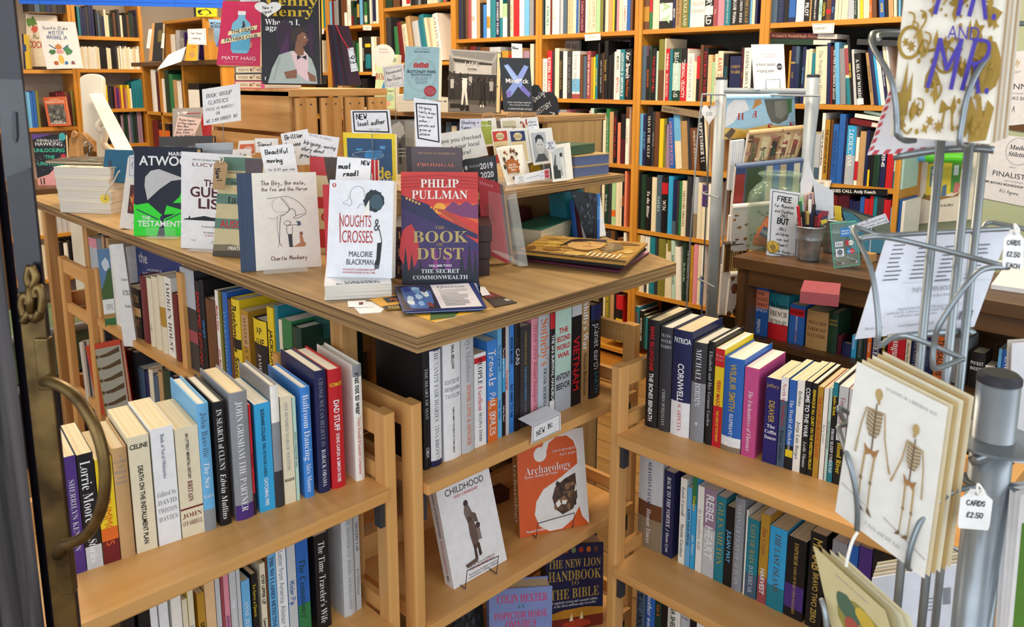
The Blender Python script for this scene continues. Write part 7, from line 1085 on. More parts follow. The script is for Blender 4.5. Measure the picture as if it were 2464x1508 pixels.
pb = at_d(228, 420, 3.45); t = empty('hinged_stand', pb); tag(t, 'cream painted upright board with a sloping brace and scroll', 'stand')
q = qframe(P_(190, 180, 246, 180, 254, 420, 208, 420), d=3.45, lean=0); B = bil(q)
pts = [(0, 0), (1, 0)]+[(.5+.5*math.cos(a), .95+.06*math.sin(a)) for a in [math.pi*i/10 for i in range(11)]]
g = G(); n = len(pts); g.add([B(x, y, o) for o in (0, .03) for x, y in pts], [list(range(n)), [n+i for i in range(n)][::-1]]+[(i, n+i, n+(i+1) % n, (i+1) % n) for i in range(n)], CREAM); part(g, 'upright_board', t, bevel=.004)
q2 = [at_d(u, v, d) for u, v, d in ((213, 225, 3.42), (246, 222, 3.42), (326, 372, 3.0), (284, 376, 3.0))]; nrm = (q2[1]-q2[0]).cross(q2[3]-q2[0]).normalized()*.028
part(G().add(q2+[p+nrm for p in q2], [(3, 2, 1, 0), (4, 5, 6, 7), (0, 1, 5, 4), (1, 2, 6, 5), (2, 3, 7, 6), (3, 0, 4, 7)], CREAM), 'sloping_brace', t, bevel=.004)
part(G().tube([at_d(u, v, 3.3) for u, v in ((252, 288), (241, 296), (238, 306), (246, 314), (255, 308), (252, 330), (250, 345), (262, 360), (285, 370))], .014, CREAM, 10, 5), 'scroll_bracket', t)
part(G().box((pb.x-.09, pb.y-.09, 0), (pb.x+.09, pb.y+.09, pb.z+.002), CREAM), 'pedestal', t)
# display unit farther along the wall
UX = 2.02; ya, yb = on_x(315, 150, UX).y, on_x(524, 152, UX).y; UZ = on_x(420, 147, UX).z
t = empty('display_unit', (UX+.15, (ya+yb)/2, 0)); tag(t, 'dark-topped display unit beyond the crate, carrying an open box', 'display unit')
part(G().box((UX, yb, UZ-.025), (UX+.4, ya, UZ), dark('y')), 'top_board', t)
for y in (yb+.02, (ya+yb)/2-.1, (ya+yb)/2+.25, ya-.12): part(G().box((UX+.03, y, 0), (UX+.38, y+.022, UZ-.025), pine('z')), 'upright', t)
for z in (UZ-.31, UZ-.60, UZ-.92): part(G().box((UX+.03, yb+.04, z-.02), (UX+.38, ya-.1, z), pine('y')), 'shelf', t)
part(G().box((UX+.38, yb+.02, 0), (UX+.388, ya-.1, UZ-.025), PLASTT), 'back_panel', t)
def ushelf(ph, z, rows): shelf(ph, 'x', UX+.04, z, (60, 0, 3.59), rows, .18)
ushelf('the display unit shelf with green and maroon spines', UZ-.31, ["1110 1150 600 ip", "1152 1190 620 mr", "1192 1225 680 ip", "1226 1262 605 dg", "1264 1296 640 gn", "1298 1330 690 tn", "1332 1368 700 ip", "1370 1400 700 br", "1425 1520 720 bk;0-.8ip"])
ushelf('the lowest seen shelf of the display unit', UZ-.60, ["1120 1170 1040 dr", "1175 1270 1060 bk;.1-.8og"])
by0, by1 = on_x(487, 148, UX).y, on_x(388, 147, UX).y; bz = on_x(440, 44, UX).z
t = empty('open_box', (UX+.2, (by0+by1)/2, UZ)); tag(t, 'open-fronted wooden box standing on the dark-topped display unit', 'box')
for a, b in (((UX+.02, by0, UZ), (UX+.36, by0+.016, bz)), ((UX+.02, by1-.016, UZ), (UX+.36, by1, bz))): part(G().box(a, b, pine('z')), 'side', t)
part(G().box((UX+.02, by0+.016, bz-.016), (UX+.36, by1-.016, bz), pine('y')), 'top', t); part(G().box((UX+.35, by0+.016, UZ), (UX+.36, by1-.016, bz-.016), pine('y')), 'back', t)
shelf('the open box on the display unit', 'x', UX+.06, UZ+.001, (60, 0, 3.59), ["1250 1310 300 ip", "1320 1355 262 lt", "1360 1385 330 ip", "1386 1398 280 pu"], .2)
qbook('yellow book with a lioness below the Get them reading card', P_(452, 92, 478, 96, 474, 146, 444, 146), [('p', blob(.6, .3, .25, 12, .3, 3, .15), 'c89a5a'), ('t', 'Born', .4, .8, .09, 'og', 'I', .6), ('t', 'FREE', .6, .65, .07, 'og', 'b', .5)], .02, 'e2b432', 'p', d=4.62, lean=6)
qcard('white card reading Get them reading', P_(451, 70, 495, 68.5, 497, 108, 453, 106), box_lines('dy', .012, .07)+HWT(['Get them', 'reading'], .18, .88, .72, .3, .15, 'dy', .8), d=4.55, extra=[drop(UZ)])
qcard('crumpled white paper draped over the display unit edge', P_(405, 132, 448, 112, 436, 148, 378, 168), [('l', P_(.2, .3, .8, .8), .02, 'gy')], 'ece8e0', 'paper_sheet', 'paper', d=4.5, lean=20)
for i in range(5): flatbook('small white-edged booklet stacked on the display unit, %s from the bottom' % ORD[i], (492+(i % 2)*3, 150-i*.4), (518-(i % 3)*2, 150), UZ+.001, .02, .1, 'ip', 'front', lift=.0205*i, group='small booklets on the display unit')
qbook('black book with buff edges leaning on the display unit', P_(366, 56, 392, 54, 390, 146, 358, 146), [('r', 0, 0, .25, 1, 'c8965a'), ('r', .6, .5, .95, .8, '6a5a2a')], .04, '1a1618', 'h', d=4.75, lean=4)
qcard('long white paper tag on the black buff-edged book', P_(358, 70, 366, 70, 360, 117, 352, 115), [('l', P_(.3, .2, .5, .8), .1, 'gy')], 'ip', 'paper_tag', 'tag', d=4.6, lean=0); qcard('second long white paper tag at the right of the buff-edged book', P_(391, 80, 396, 80, 394, 116, 387, 115), [('l', P_(.3, .2, .5, .8), .1, 'gy')], 'ip', 'paper_tag', 'tag', d=4.6, lean=0)
qbook('pale blue and purple book half hidden left of the pink one', P_(501, 46, 540, 48, 548, 112, 520, 112), [('p', P_(0, 0, 1, 0, 1, .4, .6, .5, .3, .2), '7a6ab0'), ('t', 'MICHAEL', .5, .86, .1, 'dy', 'b', .9), ('t', 'MORPURGO', .5, .74, .1, 'dy', 'b', .95)], .02, '9cc4e0', 'p', d=3.1, lean=6)
qcard('brown luggage tag on the pale blue and purple book', P_(500, 66, 513, 68, 516, 100, 502, 99), [], 'a8834e', 'luggage_tag', 'tag', d=3.05)
qbook('yellow and black patterned book at the top behind the banner', P_(466, 18, 520, 20, 520, 40, 467, 40), [('r', 0, 0, .1, 1, 'bk'), ('p', blob(.5, .5, .3, 14, .3, 3, .35), 'bk'), ('p', blob(.5, .5, .22, 14, .3, 4, .26), 'f0e020')], .02, 'e8d818', 'h', d=4.6, lean=2)
# blue banner
def cords(q, B, W, H, r):
    for x in (.04, .96): p = B(x, .98); part(G().tube([p, Vector((p.x, p.y, 2.749))], .0025, M('nv'), 6), 'cord', r)
qcard('plain blue cloth banner hanging across the top left', P_(30, -70, 545, -58, 541, 19, 47, 9), [('l', P_(0, .12, 1, .12), .002, '14429a')]+[('l', P_(.1+.22*i, 0, .08+.22*i, 1), .003, '1a52b8') for i in range(4)], '1d5fd0', 'cloth_banner', 'banner', .002, d=3.0, lean=0, extra=[('cords', cords)])
# large-format music books and the record-sized annuals at the side trolley
def side(lab, px, items, t, col, X, kind='h'): d0, d1 = dep(on_x(*px[3], X)), dep(on_x(*px[2], X)); return qbook(lab, px, items, t, col, kind, d=d0, dR=d1, lean=0)
side('dark blue music songbook with slanting white words, behind the short row', P_(296, 588, 436, 612, 440, 800, 310, 720), [('t', 'the', .36, .85, .17, 'lt', 'b', .5), ('t', 'cream, jimi hendrix, the', .55, .70, .04, 'lt', 'b', .72, 'c', 4), ('t', 'the rolling stones, steppenwolf', .5, .63, .04, 'lt', 'b', .86, 'c', 4), ('t', 'specially recorded', .6, .56, .04, 'lt', 'b', .6, 'c', 4)], .01, '1d3478', .93, 'p')
qbook('white music book listing Guitar and Violin, tilted in the side trolley', P_(266, 588, 296, 586, 330, 835, 298, 832), [('t', 'Guitar', .72, .66, .03, 'dy', 'S', .5), ('t', 'Guitar', .72, .55, .03, 'dy', 'S', .5), ('t', 'Tab', .7, .52, .03, 'dy', 'S'), ('t', 'Violin', .72, .40, .03, 'dy', 'S', .5)], .012, 'e9e9e6', 'p', d=dep(on_x(320, 830, .85)), lean=2)
qbook('slim landscape-covered score with a green hill, tilted in the side trolley', P_(233, 600, 262, 597, 280, 782, 254, 786), [('r', 0, .62, 1, 1, '5a7fa8'), ('p', blob(.6, .8, .3, 12, .2, 3, .08), 'c8d4dc'), ('p', P_(0, .35, 1, .35, 1, .75, .7, .72, .2, .52, 0, .48), '3f5f2a'), ('r', 0, .16, 1, .35, 'e8e8e6'), ('t', 'FIVE', .6, .25, .08, 'dy', 'S', .6), ('r', 0, .0, 1, .1, '2f6a34'), ('r', 0, .1, 1, .16, 'a8864a')], .012, '5a7fa8', 'p', d=dep(on_x(262, 786, .855)), lean=2)
side('large grey annual with a red and green picture of legs, low in the side trolley', P_(205, 832, 288, 815, 312, 985, 238, 1000), [('r', 0, 0, 1, 1, 'b83426'), ('r', .24, 0, 1, .92, '9aa098'), ('l', P_(.25, .02, .25, .9), .03, '7a8a3a')]+[z for i in range(5) for z in (('p', P_(.35, .82-.17*i, .6, .84-.17*i, .95, .9-.17*i, .95, .83-.17*i, .6, .79-.17*i, .4, .79-.17*i), '3a3024'), ('e', .3, .81-.17*i, .05, .025, '4a3a28'))], .012, 'b83426', .85)
qbook('pale-edged large annual behind the red and green one', P_(190, 824, 214, 818, 236, 1000, 214, 1004), [('r', 0, 0, .3, 1, 'd8d0c0'), ('r', .5, 0, .7, 1, '3a3a44')], .02, 'b8a890', 'h', d=dep(on_x(220, 1000, .855)), lean=0)
side('open teal football annual lying aslant over the sports row', P_(700, 770, 824, 752, 824, 810, 750, 816), [('t', 'ASSOCIATION', .5, .55, .14, 'dy', 'i', .6), ('t', 'FOOTBALL', .5, .3, .14, 'dy', 'i', .5)], .006, '1d4a42', .93, 'p')
side('white cricket book with red capitals at the end of the sports row', P_(760, 812, 826, 796, 828, 870, 764, 880), [('t', 'JOYCE', .55, .7, .3, 'rd', 'b', .9), ('t', 'THE', .6, .3, .2, 'rd', 'b', .5)], .02, 'e8e4e0', .95, 'p')
side('pale book reading CH on top in red behind the teal annual', P_(664, 735, 720, 728, 724, 812, 668, 812), [('t', 'CH', .5, .85, .1, 'rd', 'b', .7)], .02, 'd8d6cc', .99, 'p')
flatbook('tan paperback wedged flat under the table edge', (662, 712), (752, 745), SZ+.262, .02, .12, '7d5f3c', 'right', [])
# folding crates behind the far end frame
t = empty('folding_crate', (.55, 3.75, .2)); tag(t, 'green folding crate with metal rims on the floor at far left', 'crate')
c = at_d(150, 850, 3.15); part(G().box((c.x-.2, c.y-.02, c.z-.08), (c.x+.22, c.y+.4, c.z+.12), noisy('green_felt', '56664a', '66775a', (30, 30, 30), .9)), 'side', t)
for v in (793, 912): k = at_d(150, v, 3.12); part(G().tube([Vector((c.x-.22, c.y-.04, k.z)), Vector((c.x+.24, c.y-.04, k.z))], .018, STEEL, 12), 'rim', t)
part(G().box((c.x-.2, c.y, 0), (c.x+.22, c.y+.38, c.z-.08), M('dy')), 'base', t)
# ================================================================ shop door, seen almost edge on
RT3, FW3 = Vector((R2, -R2, 0)), Vector((R2, R2, 0))
def dp(u, v, d): return at_d(u, v, d)
DD = .80
WEATH = noisy('weathered_dark_wood', '131112', '565050', (60, 60, 2.2), .6, 0, 5, .42, .7, .6, .15)
BLK = noisy('black_gloss_paint', '17141a', '24202a', (12, 12, 3), .25); GREYP = noisy('dark_grey_paint', '1a1819', '242122', (9, 9, 3), .85)
def vline(u, v, d): p = at_d(u, v, d); return Vector((p.x, p.y, 0))
u_at = lambda v, e: e+(v-860)*.107   # edges in the photo follow one vertical
pe = [vline(u, 860, DD+k) for u, k in ((128, .0), (122, -.004), (62, -.006), (60, .0), (38, .004), (34, -.012), (-160, -.03))]
door = empty('door_1', pe[0]); door['kind'] = 'structure'
def strip(a, b, z0, z1, m, nm, th=.02):
    n = Vector((a.x+b.x, a.y+b.y, 0)).normalized()*th; g = G(); P = [Vector((p.x, p.y, z)) for z in (z0, z1) for p in (a, b, b+n, a+n)]
    g.add(P, [(0, 3, 2, 1)[::-1], (4, 5, 6, 7), (0, 1, 5, 4)[::-1], (1, 2, 6, 5)[::-1], (2, 3, 7, 6)[::-1], (3, 0, 4, 7)[::-1]], m); return part(g, nm, door)
zt = at_d(64, 700, DD).z
strip(pe[1], pe[0], 0, 2.1, BLK, 'edge_strip'); strip(pe[2], pe[1], 0, 2.1, BLK, 'stile'); strip(pe[4], pe[3], 0, 2.1, BLK, 'groove'); strip(pe[6], pe[5], 0, at_d(20, 560, DD).z, WEATH, 'weathered_moulding'); strip(pe[6], pe[5], at_d(20, 560, DD).z+.001, 2.1, GREYP, 'upper_stile')
fr = Vector((0, 0, 0))-FW3*.003
part(G().add([Vector((p.x, p.y, z))+fr*k for k in (0, 1) for p, z in ((pe[2], .0), (pe[1], .0), (pe[1], zt), (pe[2], zt))], [(0, 1, 2, 3)[::-1], (4, 5, 6, 7), (0, 1, 5, 4), (1, 2, 6, 5), (2, 3, 7, 6), (3, 0, 4, 7)], BRASS), 'brass_plate', door, bevel=.0008)
def dpt(u, v, k=0): return at_d(u, v, DD-.012-k)
g = G()
g.tube([dpt(u, v) for u, v in ((72, 640), (66, 668), (74, 690), (86, 668), (74, 640))], .004, BRASS, 8, 4); g.tube([dpt(72, 690), dpt(74, 760)], .0045, BRASS, 8)
g.tube([dpt(u, v) for u, v in ((58, 760), (52, 735), (56, 712), (68, 716), (66, 732))], .004, BRASS, 8, 4); g.tube([dpt(u, v) for u, v in ((98, 755), (102, 715), (94, 690), (84, 700), (86, 715))], .004, BRASS, 8, 4)
g.tube([dpt(u, v) for u, v in ((56, 775), (70, 752), (84, 768), (96, 748))], .0045, BRASS, 8, 4); part(g, 'fleur_ornament', door, smooth=True)
def pad(u, v0, v1, w_): 
    a, b = dpt(u, v1), dpt(u+w_*.35, v1); z0, z1 = a.z, dpt(u, v0).z; n = FW3*.012
    q = [Vector((p.x, p.y, z)) for p, z in ((dpt(u, (v0+v1)/2), z0), (dpt(u+w_, (v0+v1)/2), z0), (dpt(u+w_, (v0+v1)/2), z1), (dpt(u, (v0+v1)/2), z1))]
    part(G().add(q+[p+n for p in q], [(0, 1, 2, 3)[::-1], (4, 5, 6, 7), (0, 1, 5, 4), (1, 2, 6, 5), (2, 3, 7, 6), (3, 0, 4, 7)], BRASS), 'handle_mount', door, bevel=.002)
pad(84, 815, 940, 36); pad(134, 1320, 1432, 36)
part(G().tube([at_d(u, v, d) for u, v, d in ((108, 918, .785), (130, 922, .77), (172, 945, .755), (215, 1000, .74), (243, 1070, .732), (253, 1150, .73), (243, 1225, .732), (214, 1280, .742), (178, 1304, .757), (150, 1312, .77), (138, 1335, .785))], .0058, BRASS, 14, 6), 'door_handle', door, smooth=True)
part(G().add([at_d(u, v, DD-.032) for u, v in ((-6, 190), (53, 192), (76, 402), (12, 428))], [(0, 1, 2, 3)[::-1]], noisy('cloudy_film', '2c2d30', '484a4e', (9, 9, 4), .15)), 'film_sticker', door, solid=.0006)
part(G().add([at_d(u, v, DD-.034) for u, v in ((30, 268), (38, 270), (41, 330), (36, 346), (30, 330))], [(0, 1, 2, 3, 4)[::-1]], M('dy')), 'film_mark', door, solid=.0004)
# ================================================================ card spinner
SD = .80
pc = at_d(2395, 1000, .80); pt = at_d(2392, 905, .80).z
sp_ = empty('card_spinner', (pc.x, pc.y, 0)); tag(sp_, 'grey wire card spinner on a steel pole at front right', 'card spinner')
part(G().lathe([(.0205, 0), (.0205, pt-.004)], STEEL, (pc.x, pc.y, 0), 32), 'pole', sp_, smooth=True); part(G().lathe([(.0212, pt-.006), (.0212, pt), (.017, pt+.004)], M('dy'), (pc.x, pc.y, 0), 32), 'pole_cap', sp_)
zc = at_d(2400, 1062, .80).z; part(G().lathe([(.021, zc), (.047, zc+.001), (.047, zc+.004), (.021, zc+.005)], WIRE, (pc.x, pc.y, 0), 36), 'collar', sp_)
part(G().lathe([(.16, 0), (.16, .02), (.03, .04)], STEEL, (pc.x, pc.y, 0), 36), 'foot_plate', sp_)
def wr(pts, nm, r=.0026, sm=5): return part(G().tube([at_d(*p) for p in pts], r, WIRE, 10, sm), nm, sp_, smooth=True)
for u, v, d in ((2263, 345, .83), (2332, 350, .82), (2368, 350, .86)):
    p = at_d(u, v, d); part(G().tube([Vector((p.x, p.y, .05)), Vector((p.x, p.y, 1.72))], .0046, WIRE, 12), 'upright_rod', sp_, smooth=True)
wr([(2335, 1110, .79), (2405, 1085, .78), (2420, 1072, .79)], 'arm', .005, 3); wr([(2415, 1165, .80), (2370, 1172, .79), (2330, 1160, .8), (2318, 1140, .81)], 'arm', .004); wr([(2420, 1165, .79), (2464, 1190, .77), (2490, 1240, .76)], 'arm', .0045)
# top pocket
wr([(2175, 77, .86), (2110, 78, .84), (2097, 90, .82), (2104, 120, .80), (2140, 180, .77), (2154, 240, .76), (2158, 300, .76), (2160, 325, .76), (2178, 338, .77), (2200, 338, .79)], 'pocket_wire', .0028); wr([(2172, 84, .84), (2118, 84, .82), (2116, 98, .80)], 'pocket_wire', .0026)
wr([(2480, 57, .86), (2440, 58, .84), (2424, 72, .80), (2390, 120, .77), (2352, 172, .75), (2328, 230, .745), (2316, 290, .745), (2309, 338, .745), (2316, 351, .75), (2326, 348, .77), (2330, 345, .81)], 'pocket_wire', .0028)
wr([(2150, 378, .87), (2250, 362, .85), (2340, 357, .83), (2392, 361, .82)], 'rail', .004, 3)
# middle pocket
wr([(2445, 549, .86), (2234, 560, .86), (2120, 565, .85), (2064, 548, .84), (2054, 555, .83), (2071, 590, .81), (2099, 660, .78), (2114, 780, .76), (2112, 824, .76), (2120, 830, .765), (2175, 807, .80), (2306, 858, .79), (2308, 866, .785), (2254, 886, .76), (2245, 874, .755), (2248, 826, .755), (2263, 777, .75), (2321, 690, .75), (2365, 648, .76), (2426, 643, .77)], 'pocket_wire', .0028)
wr([(2068, 575, .81), (2125, 570, .8), (2248, 596, .80), (2428, 643, .79)], 'pocket_wire', .0028, 4)
wr([(2364, 552, .87), (2380, 535, .88), (2440, 545, .86), (2470, 552, .85)], 'pocket_wire', .0028, 4)
wr([(2140, 812, .84), (2260, 800, .86), (2330, 797, .87), (2342, 803, .87)], 'rail', .004, 3)
# lower pocket
wr([(2045, 995, .84), (2017, 980, .83), (2030, 1010, .83), (2045, 1028, .83)], 'pocket_wire', .0026, 4)
wr([(2048, 1020, .82), (2019, 1025, .80), (2022, 1045, .79), (2040, 1100, .765), (2056, 1162, .755), (2063, 1225, .752), (2062, 1275, .752)], 'pocket_wire', .0028)
wr([(2370, 1168, .79), (2320, 1175, .775), (2288, 1186, .76), (2248, 1215, .75), (2215, 1255, .742), (2192, 1315, .738), (2184, 1360, .738), (2190, 1368, .745)], 'pocket_wire', .0028)
wr([(1976, 1440, .77), (1985, 1475, .76), (1990, 1530, .755)], 'pocket_wire', .0028, 4); wr([(2280, 1310, .86), (2310, 1325, .86), (2330, 1330, .86)], 'pocket_wire', .0024, 3)
PLAST = clear('card_film', 'e8e6e0', .08)
def cstack(lab, px, n, du, dv, items, col, d, dR, env, grp, dd=.004, lean=6):
    for i in range(n-1, -1, -1):
        q = [(u+du*i, v+dv*i) for u, v in px]
        qcard(lab if i == 0 else '%s card behind the %s' % (ORD[i-1], grp), q, items if i == 0 else [], col if i == 0 else env[i % len(env)], 'greeting_card', 'greeting card', .0016, grp+' stack', d=d+dd*i, dR=dR+dd*i, lean=lean)
GD = 'a07f2c'
def leafp(x, y, s, a, n=7, k=.4): 
    return [(x+math.cos(a+t)*s*r, y+math.sin(a+t)*s*r*.75) for t, r in [(2*math.pi*i/(2*n), (1 if i % 2 else k)) for i in range(2*n)]]
orn = []
for x, y, s, n, k in ((.20, .86, .13, 8, .4), (.36, .33, .1, 3, .7), (.23, .155, .07, 6, .45), (.9, .9, .12, 3, .5), (.9, .70, .1, 3, .6), (.76, .61, .09, 5, .5), (.93, .16, .06, 7, .5), (.12, .5, .05, 7, .5), (.06, .52, .04, 6, .5), (.45, .52, .07, 5, .5), (.55, .76, .1, 4, .5), (.42, .96, .1, 4, .6), (.8, .55, .06, 4, .5), (.3, .7, .05, 4, .5), (.5, .18, .06, 3, .6), (.38, .1, .045, 6, .5), (.63, .4, .07, 4, .6), (.1, .07, .05, 4, .6)): orn.append(('p', leafp(x, y, s, .4+x, n, k), GD))
orn += [('p', blob(.88, .42, .15, 18, .05, 4, .15), GD), ('p', P_(.66, .16, .74, .28, .84, .16, .74, .02), GD), ('p', P_(.78, .0, .95, .02, 1.0, .2, .93, .24, .9, .14, .86, .26, .82, .24, .84, .14, .76, .2), GD), ('p', P_(.05, .2, .1, .42, .12, .2), GD), ('p', P_(.1, .2, .16, .36, .17, .2), GD), ('p', P_(.02, .1, .14, .12, .15, .26, .02, .24), GD), ('o', .1, .52, .11, .085, GD, .035), arr(GD, P_(.2, .47, .4, .5, .55, .56, .62, .5), .03), arr(GD, P_(.5, .08, .52, .17, .58, .17, .6, .08), .022), ('o', .47, .44, .1, .07, GD, .03), arr(GD, P_(.12, .14, .1, .06, .16, .02, .2, .05), .02)]+[('e', .33+.05*i, .74-.03*(i % 3), .012, .01, GD) for i in range(8)]+[('p', leafp(.18+.5*i, .96, .07, i, 5, .4), GD) for i in range(2)]
RG = random.Random(4)
for i in range(84):
    x, y, k = RG.uniform(.05, .95), RG.uniform(.03, .97), RG.randint(0, 3)
    orn.append([('p', leafp(x, y, RG.uniform(.03, .06), RG.random()*6, RG.choice((4, 5, 7)), .45), GD), ('e', x, y, .02, .016, GD), ('p', [(x+a, y+b) for a, b in ((0, 0), (.03, .05), (.0, .12), (-.03, .05))], GD), arr(GD, [(x, y), (x+.03, y+.04), (x+.02, y+.08), (x-.03, y+.09)], .02)][k])
VI = '43359a'
def mr(y, dot): return [('l', P_(.30, y-.12, .38, y+.14), .045, VI), ('l', P_(.375, y+.14, .47, y-.02), .04, VI), ('l', P_(.47, y-.02, .585, y+.145), .04, VI), ('l', P_(.585, y+.145, .53, y-.12), .045, VI), ('l', P_(.64, y-.12, .72, y+.14), .045, VI), arr(VI, P_(.71, y+.15, .84, y+.145, .86, y+.09, .8, y+.035, .68, y+.02), .038), ('l', P_(.74, y+.02, .80, y-.13), .042, VI), ('e', .88, y-.12, .022, .018, VI)]
cstack('cream and gold card lettered in violet with MR. AND MR.', P_(2186, -110, 2426, -95, 2381.6, 347, 2142, 327), 8, 6.2, -2.2, [('r', 0, 0, 1, 1, 'e9e0d0')]+orn+mr(.80, 1)+mr(.40, 1)+[('t', 'AND', .60, .585, .075, VI, 's', .32)], 'e9e0d0', .765, .75, ('c8b394', 'e6dccb', 'b89a74', 'dcd0bc'), 'violet-lettered card', .005, 8)
ST = [z for i in range(9) for z in (('p', P_(.03+.105*i, 0, .08+.105*i, 0, .10+.105*i, .06, .05+.105*i, .06), 'c84a54'), ('p', P_(0, .04+.105*i, .035, .07+.105*i, .035, .13+.105*i, 0, .10+.105*i), 'c84a54'), ('p', P_(.97, .04+.105*i, 1, .07+.105*i, 1, .13+.105*i, .97, .10+.105*i), 'c84a54'))]
qcard('white airmail envelope with red striped border, tilted in the top pocket', P_(2150, 190, 2400, 170, 2356, 357, 2088, 373), ST+[('r', .58+.012*i, .1, .585+.012*i, .25, 'gy') for i in range(9)], 'e4e2e6', 'envelope', 'envelope', .002, d=.87, dR=.85, lean=4)
TXT = []
for cx in (.08, .30, .52, .76): TXT += rules(9, cx, cx+.14, .90-.04*(cx > .5), .042, '6a6a70', .012, int(cx*50))
qcard('white card-back printed with four lists, slanting in the middle pocket', P_(2134, 568, 2429, 554, 2344, 786, 2058, 816), TXT+[('l', P_(.25, .53, .98, .5), .002, 'gy'), ('t', 'THE PATTERN BOOK', .52, .45, .05, 'gy', 's', .34), ('t', 'The Art of Best Wishes', .58, .38, .028, 'gy', 'i', .26), ('t', 'Adapted from the earlier title page running in C.', .55, .27, .028, 'gy', 'i', .55), ('t', 'published by A History of the Creative Haberdasher', .5, .235, .028, 'gy', 'i', .6), ('t', 'Craftsmen and Artisans', .45, .20, .028, 'gy', 'i', .36), ('t', 'www.thepatternbook.co.uk', .48, .10, .026, 'gy', 's', .3), ('t', 'Blank inside', .13, .1, .026, 'gy', 'S', .16)]+[('r', .82+.011*i, .10, .824+.011*i+.004*(i % 2), .19, 'dy') for i in range(11)], 'e6e8f2', 'greeting_card', 'greeting card', .002, d=.90, dR=.88, lean=6)
def tagcard(lab, px, lines, d):
    qcard(lab, px, [('o', .5, .9, .05, .035, 'dy', .02)]+[('t', s, .5, .66-.3*i, .12, 'bk', 'h', .66, 'c', 0, 1.2) for i, s in enumerate(lines)], 'f1efec', 'price_tag', 'tag', .001, 'CARDS price tags', d=d, lean=0, poly=P_(.04, 0, .96, 0, 1, .1, 1, .76, .8, .88, .72, 1, .3, 1, .22, .88, .02, .76, 0, .1), extra=[('string', lambda q, B, W, H, r: part(G().tube([B(.5, .9, -.003), B(.42, 1.0, -.004), B(.5, 1.14, 0), B(.62, 1.0, -.003), B(.5, .9, -.003)], .0012, M('ip'), 6, 4), 'string', r))])
tagcard('white tag reading CARDS £2.50 EACH at the right edge', P_(2416, 552, 2466, 552, 2462, 648, 2412, 642), ['CARDS', '£2.50', 'EACH'], .765)
tagcard('white tag reading CARDS £2.50 on the lower pocket', P_(2312, 1174, 2392, 1180, 2380, 1276, 2304, 1270), ['CARDS', '£2.50'], .742)
BN, BD2 = 'a8895a', '6a5236'
def skel(x, y, s, f):
    S = lambda *a: [(x+f*a[i]*s, y+a[i+1]*s) for i in range(0, len(a), 2)]
    o = [('e', x+f*.01*s, y+.94*s, .05*s, .045*s, 'b0925a'), ('p', S(-.01, .90, .04, .90, .04, .865, .01, .865), BN), ('l', S(.0, .86, .0, .82), .014, BD2), ('p', S(-.11, .80, .10, .81, .09, .66, .04, .60, -.05, .60, -.11, .68), '8a7656')]
    o += [('l', S(-.11, .79-.03*i, .0, .77-.03*i, .10, .79-.03*i), .006, 'd8ccb0') for i in range(6)]
    o += [('l', S(0, .82, .01, .5), .016, BD2), ('p', S(-.10, .53, -.04, .5, .05, .5, .11, .54, .07, .44, .0, .47, -.06, .44), '9a6a3a'), ('l', S(-.12, .8, .12, .82), .012, BN),
     ('l', S(-.13, .80, -.17, .66, -.19, .52), .014, BN), ('l', S(-.19, .52, -.20, .42), .022, 'a89878'), ('l', S(.12, .81, .16, .64, .25, .46), .014, BN), ('l', S(.25, .46, .28, .41), .02, BN),
     ('l', S(-.07, .47, -.08, .26), .02, BN), ('e', x-f*.08*s, y+.25*s, .02*s, .018*s, BD2), ('l', S(-.08, .25, -.07, .06), .014, BN), ('p', S(-.08, .06, -.04, .05, .02, .01, -.07, .02), BD2), ('l', S(.06, .47, .05, .26), .02, BN), ('e', x+f*.05*s, y+.25*s, .02*s, .018*s, BD2), ('l', S(.05, .25, .06, .06), .014, BN), ('p', S(.05, .06, .08, .05, .13, .0, .05, .02), BD2)]
    return o
cstack('cream card with two skeletons holding hands', P_(2063, 870, 2281.5, 979.5, 2224.5, 1392, 2010, 1230.5), 6, 12.5, -5, [('t', 'ANATOMY OF A BIRTHDAY SUIT', .62, .93, .022, 'gy', 'S', .56), ('p', P_(.02, .20, .3, .17, .3, .175, .02, .21), 'b8b0a6'), ('p', P_(.5, .17, .98, .1, .98, .11, .5, .18), 'b8b0a6')]+skel(.27, .12, .80, 1)+skel(.71, .13, .70, -1)+[('t', 'A Jack and Jill Tale', .5, .075, .026, 'gy', 'i', .4)], 'ddd8cf', .765, .735, ('b5955e', 'd8c8a4', 'c0a46e', 'e0d4b8'), 'two-skeleton card', .0045, 5)
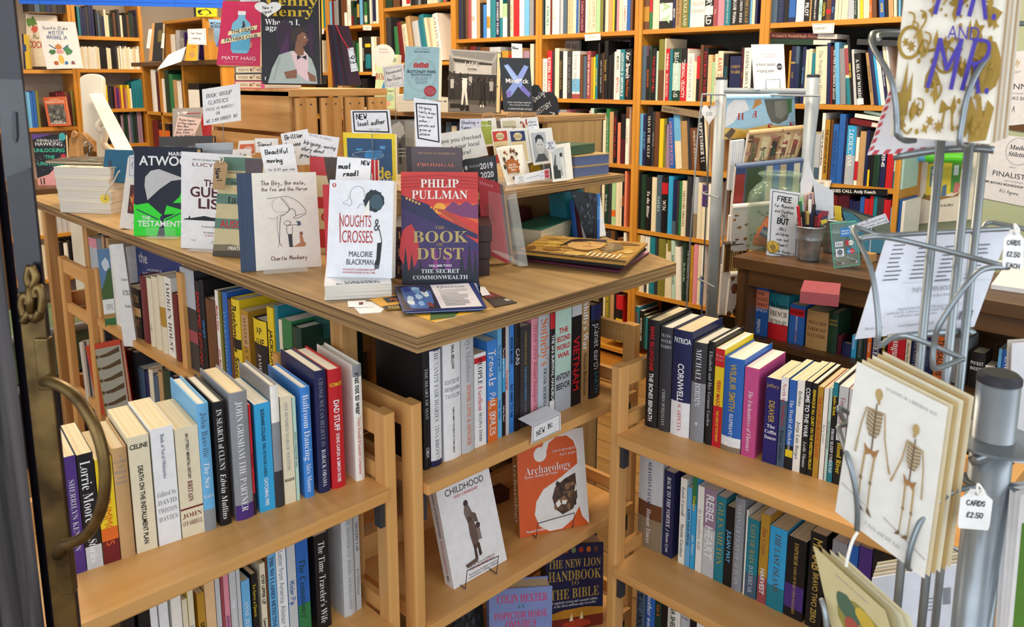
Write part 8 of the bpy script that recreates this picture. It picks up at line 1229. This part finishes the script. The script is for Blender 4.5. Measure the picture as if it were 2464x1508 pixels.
cstack('buff card with a coloured brain map, low at the front', P_(1957, 1313, 2130, 1470, 2200, 1700, 2012, 1560), 4, 20, 5, [('p', blob(.55, .42, .38, 22, .06, 3, .34), '8a7f3a'), ('p', blob(.35, .6, .16, 14, .1, 4, .15), '4a5f4a'), ('p', blob(.6, .62, .14, 14, .1, 5, .12), 'c0a03a'), ('p', blob(.38, .36, .14, 14, .1, 6, .15), 'a04a3a'), ('p', blob(.62, .34, .16, 14, .15, 7, .14), 'b08a3a'), ('t', 'Anatomy of a Genius', .5, .9, .03, 'gy', 'i', .5)], 'c2b283', .76, .72, ('e2d8b4', 'b5a578', 'd8cfae'), 'brain-map card', .005, 5)
for i in range(5): qcard('white card-back in the rear lower pocket, %s from the front' % ORD[i], P_(2100+i*3, 1390-i*9, 2335+i*2, 1352-i*9, 2330, 1540, 2092, 1560), [('r', .73+.01*j, .5, .734+.01*j, .72, 'dy') for j in range(8)]+rules(4, .5, .7, .6, .05, 'gy') if i == 0 else [], ('e6e8f2', 'd8cfba', 'c9bfa8', 'e0dccc', 'cfc4aa')[i], 'greeting_card', 'greeting card', .0016, 'rear lower pocket cards', d=.90+.006*i, dR=.9+.006*i)
for i in range(4): qcard('white-fronted card in the right-hand pocket, %s from the front' % ORD[i], P_(2456-i*13, 1190-i*9, 2540-i*13, 1180-i*9, 2520, 1540, 2424-i*10, 1530), [('r', .12, .05, 1, .8, '5a8a3a')] if i == 0 else [], ('eef0f6', 'dfe0e4', 'e6e6e8', 'd8d8da')[i], 'greeting_card', 'greeting card', .0016, 'right-hand pocket cards', d=.74+.012*i, dR=.70+.012*i)
for i in range(2): qcard('pale film-wrapped card at the right edge above the pole, %s' % ('front', 'rear')[i], P_(2436-i*10, 826-i*8, 2520, 820-i*8, 2510, 1120, 2424-i*10, 1110), [], ('d8d6d8', 'c8c2bc')[i], 'greeting_card', 'greeting card', .0016, 'film-wrapped cards above the pole', d=.88+i*.01)
part(G().tube([at_d(u, v, .748) for u, v in ((2064, 1280), (2056, 1292), (2048, 1310), (2040, 1340), (2036, 1362))], .0016, M('ip'), 6, 4), 'string', sp_)
emit_books(218)
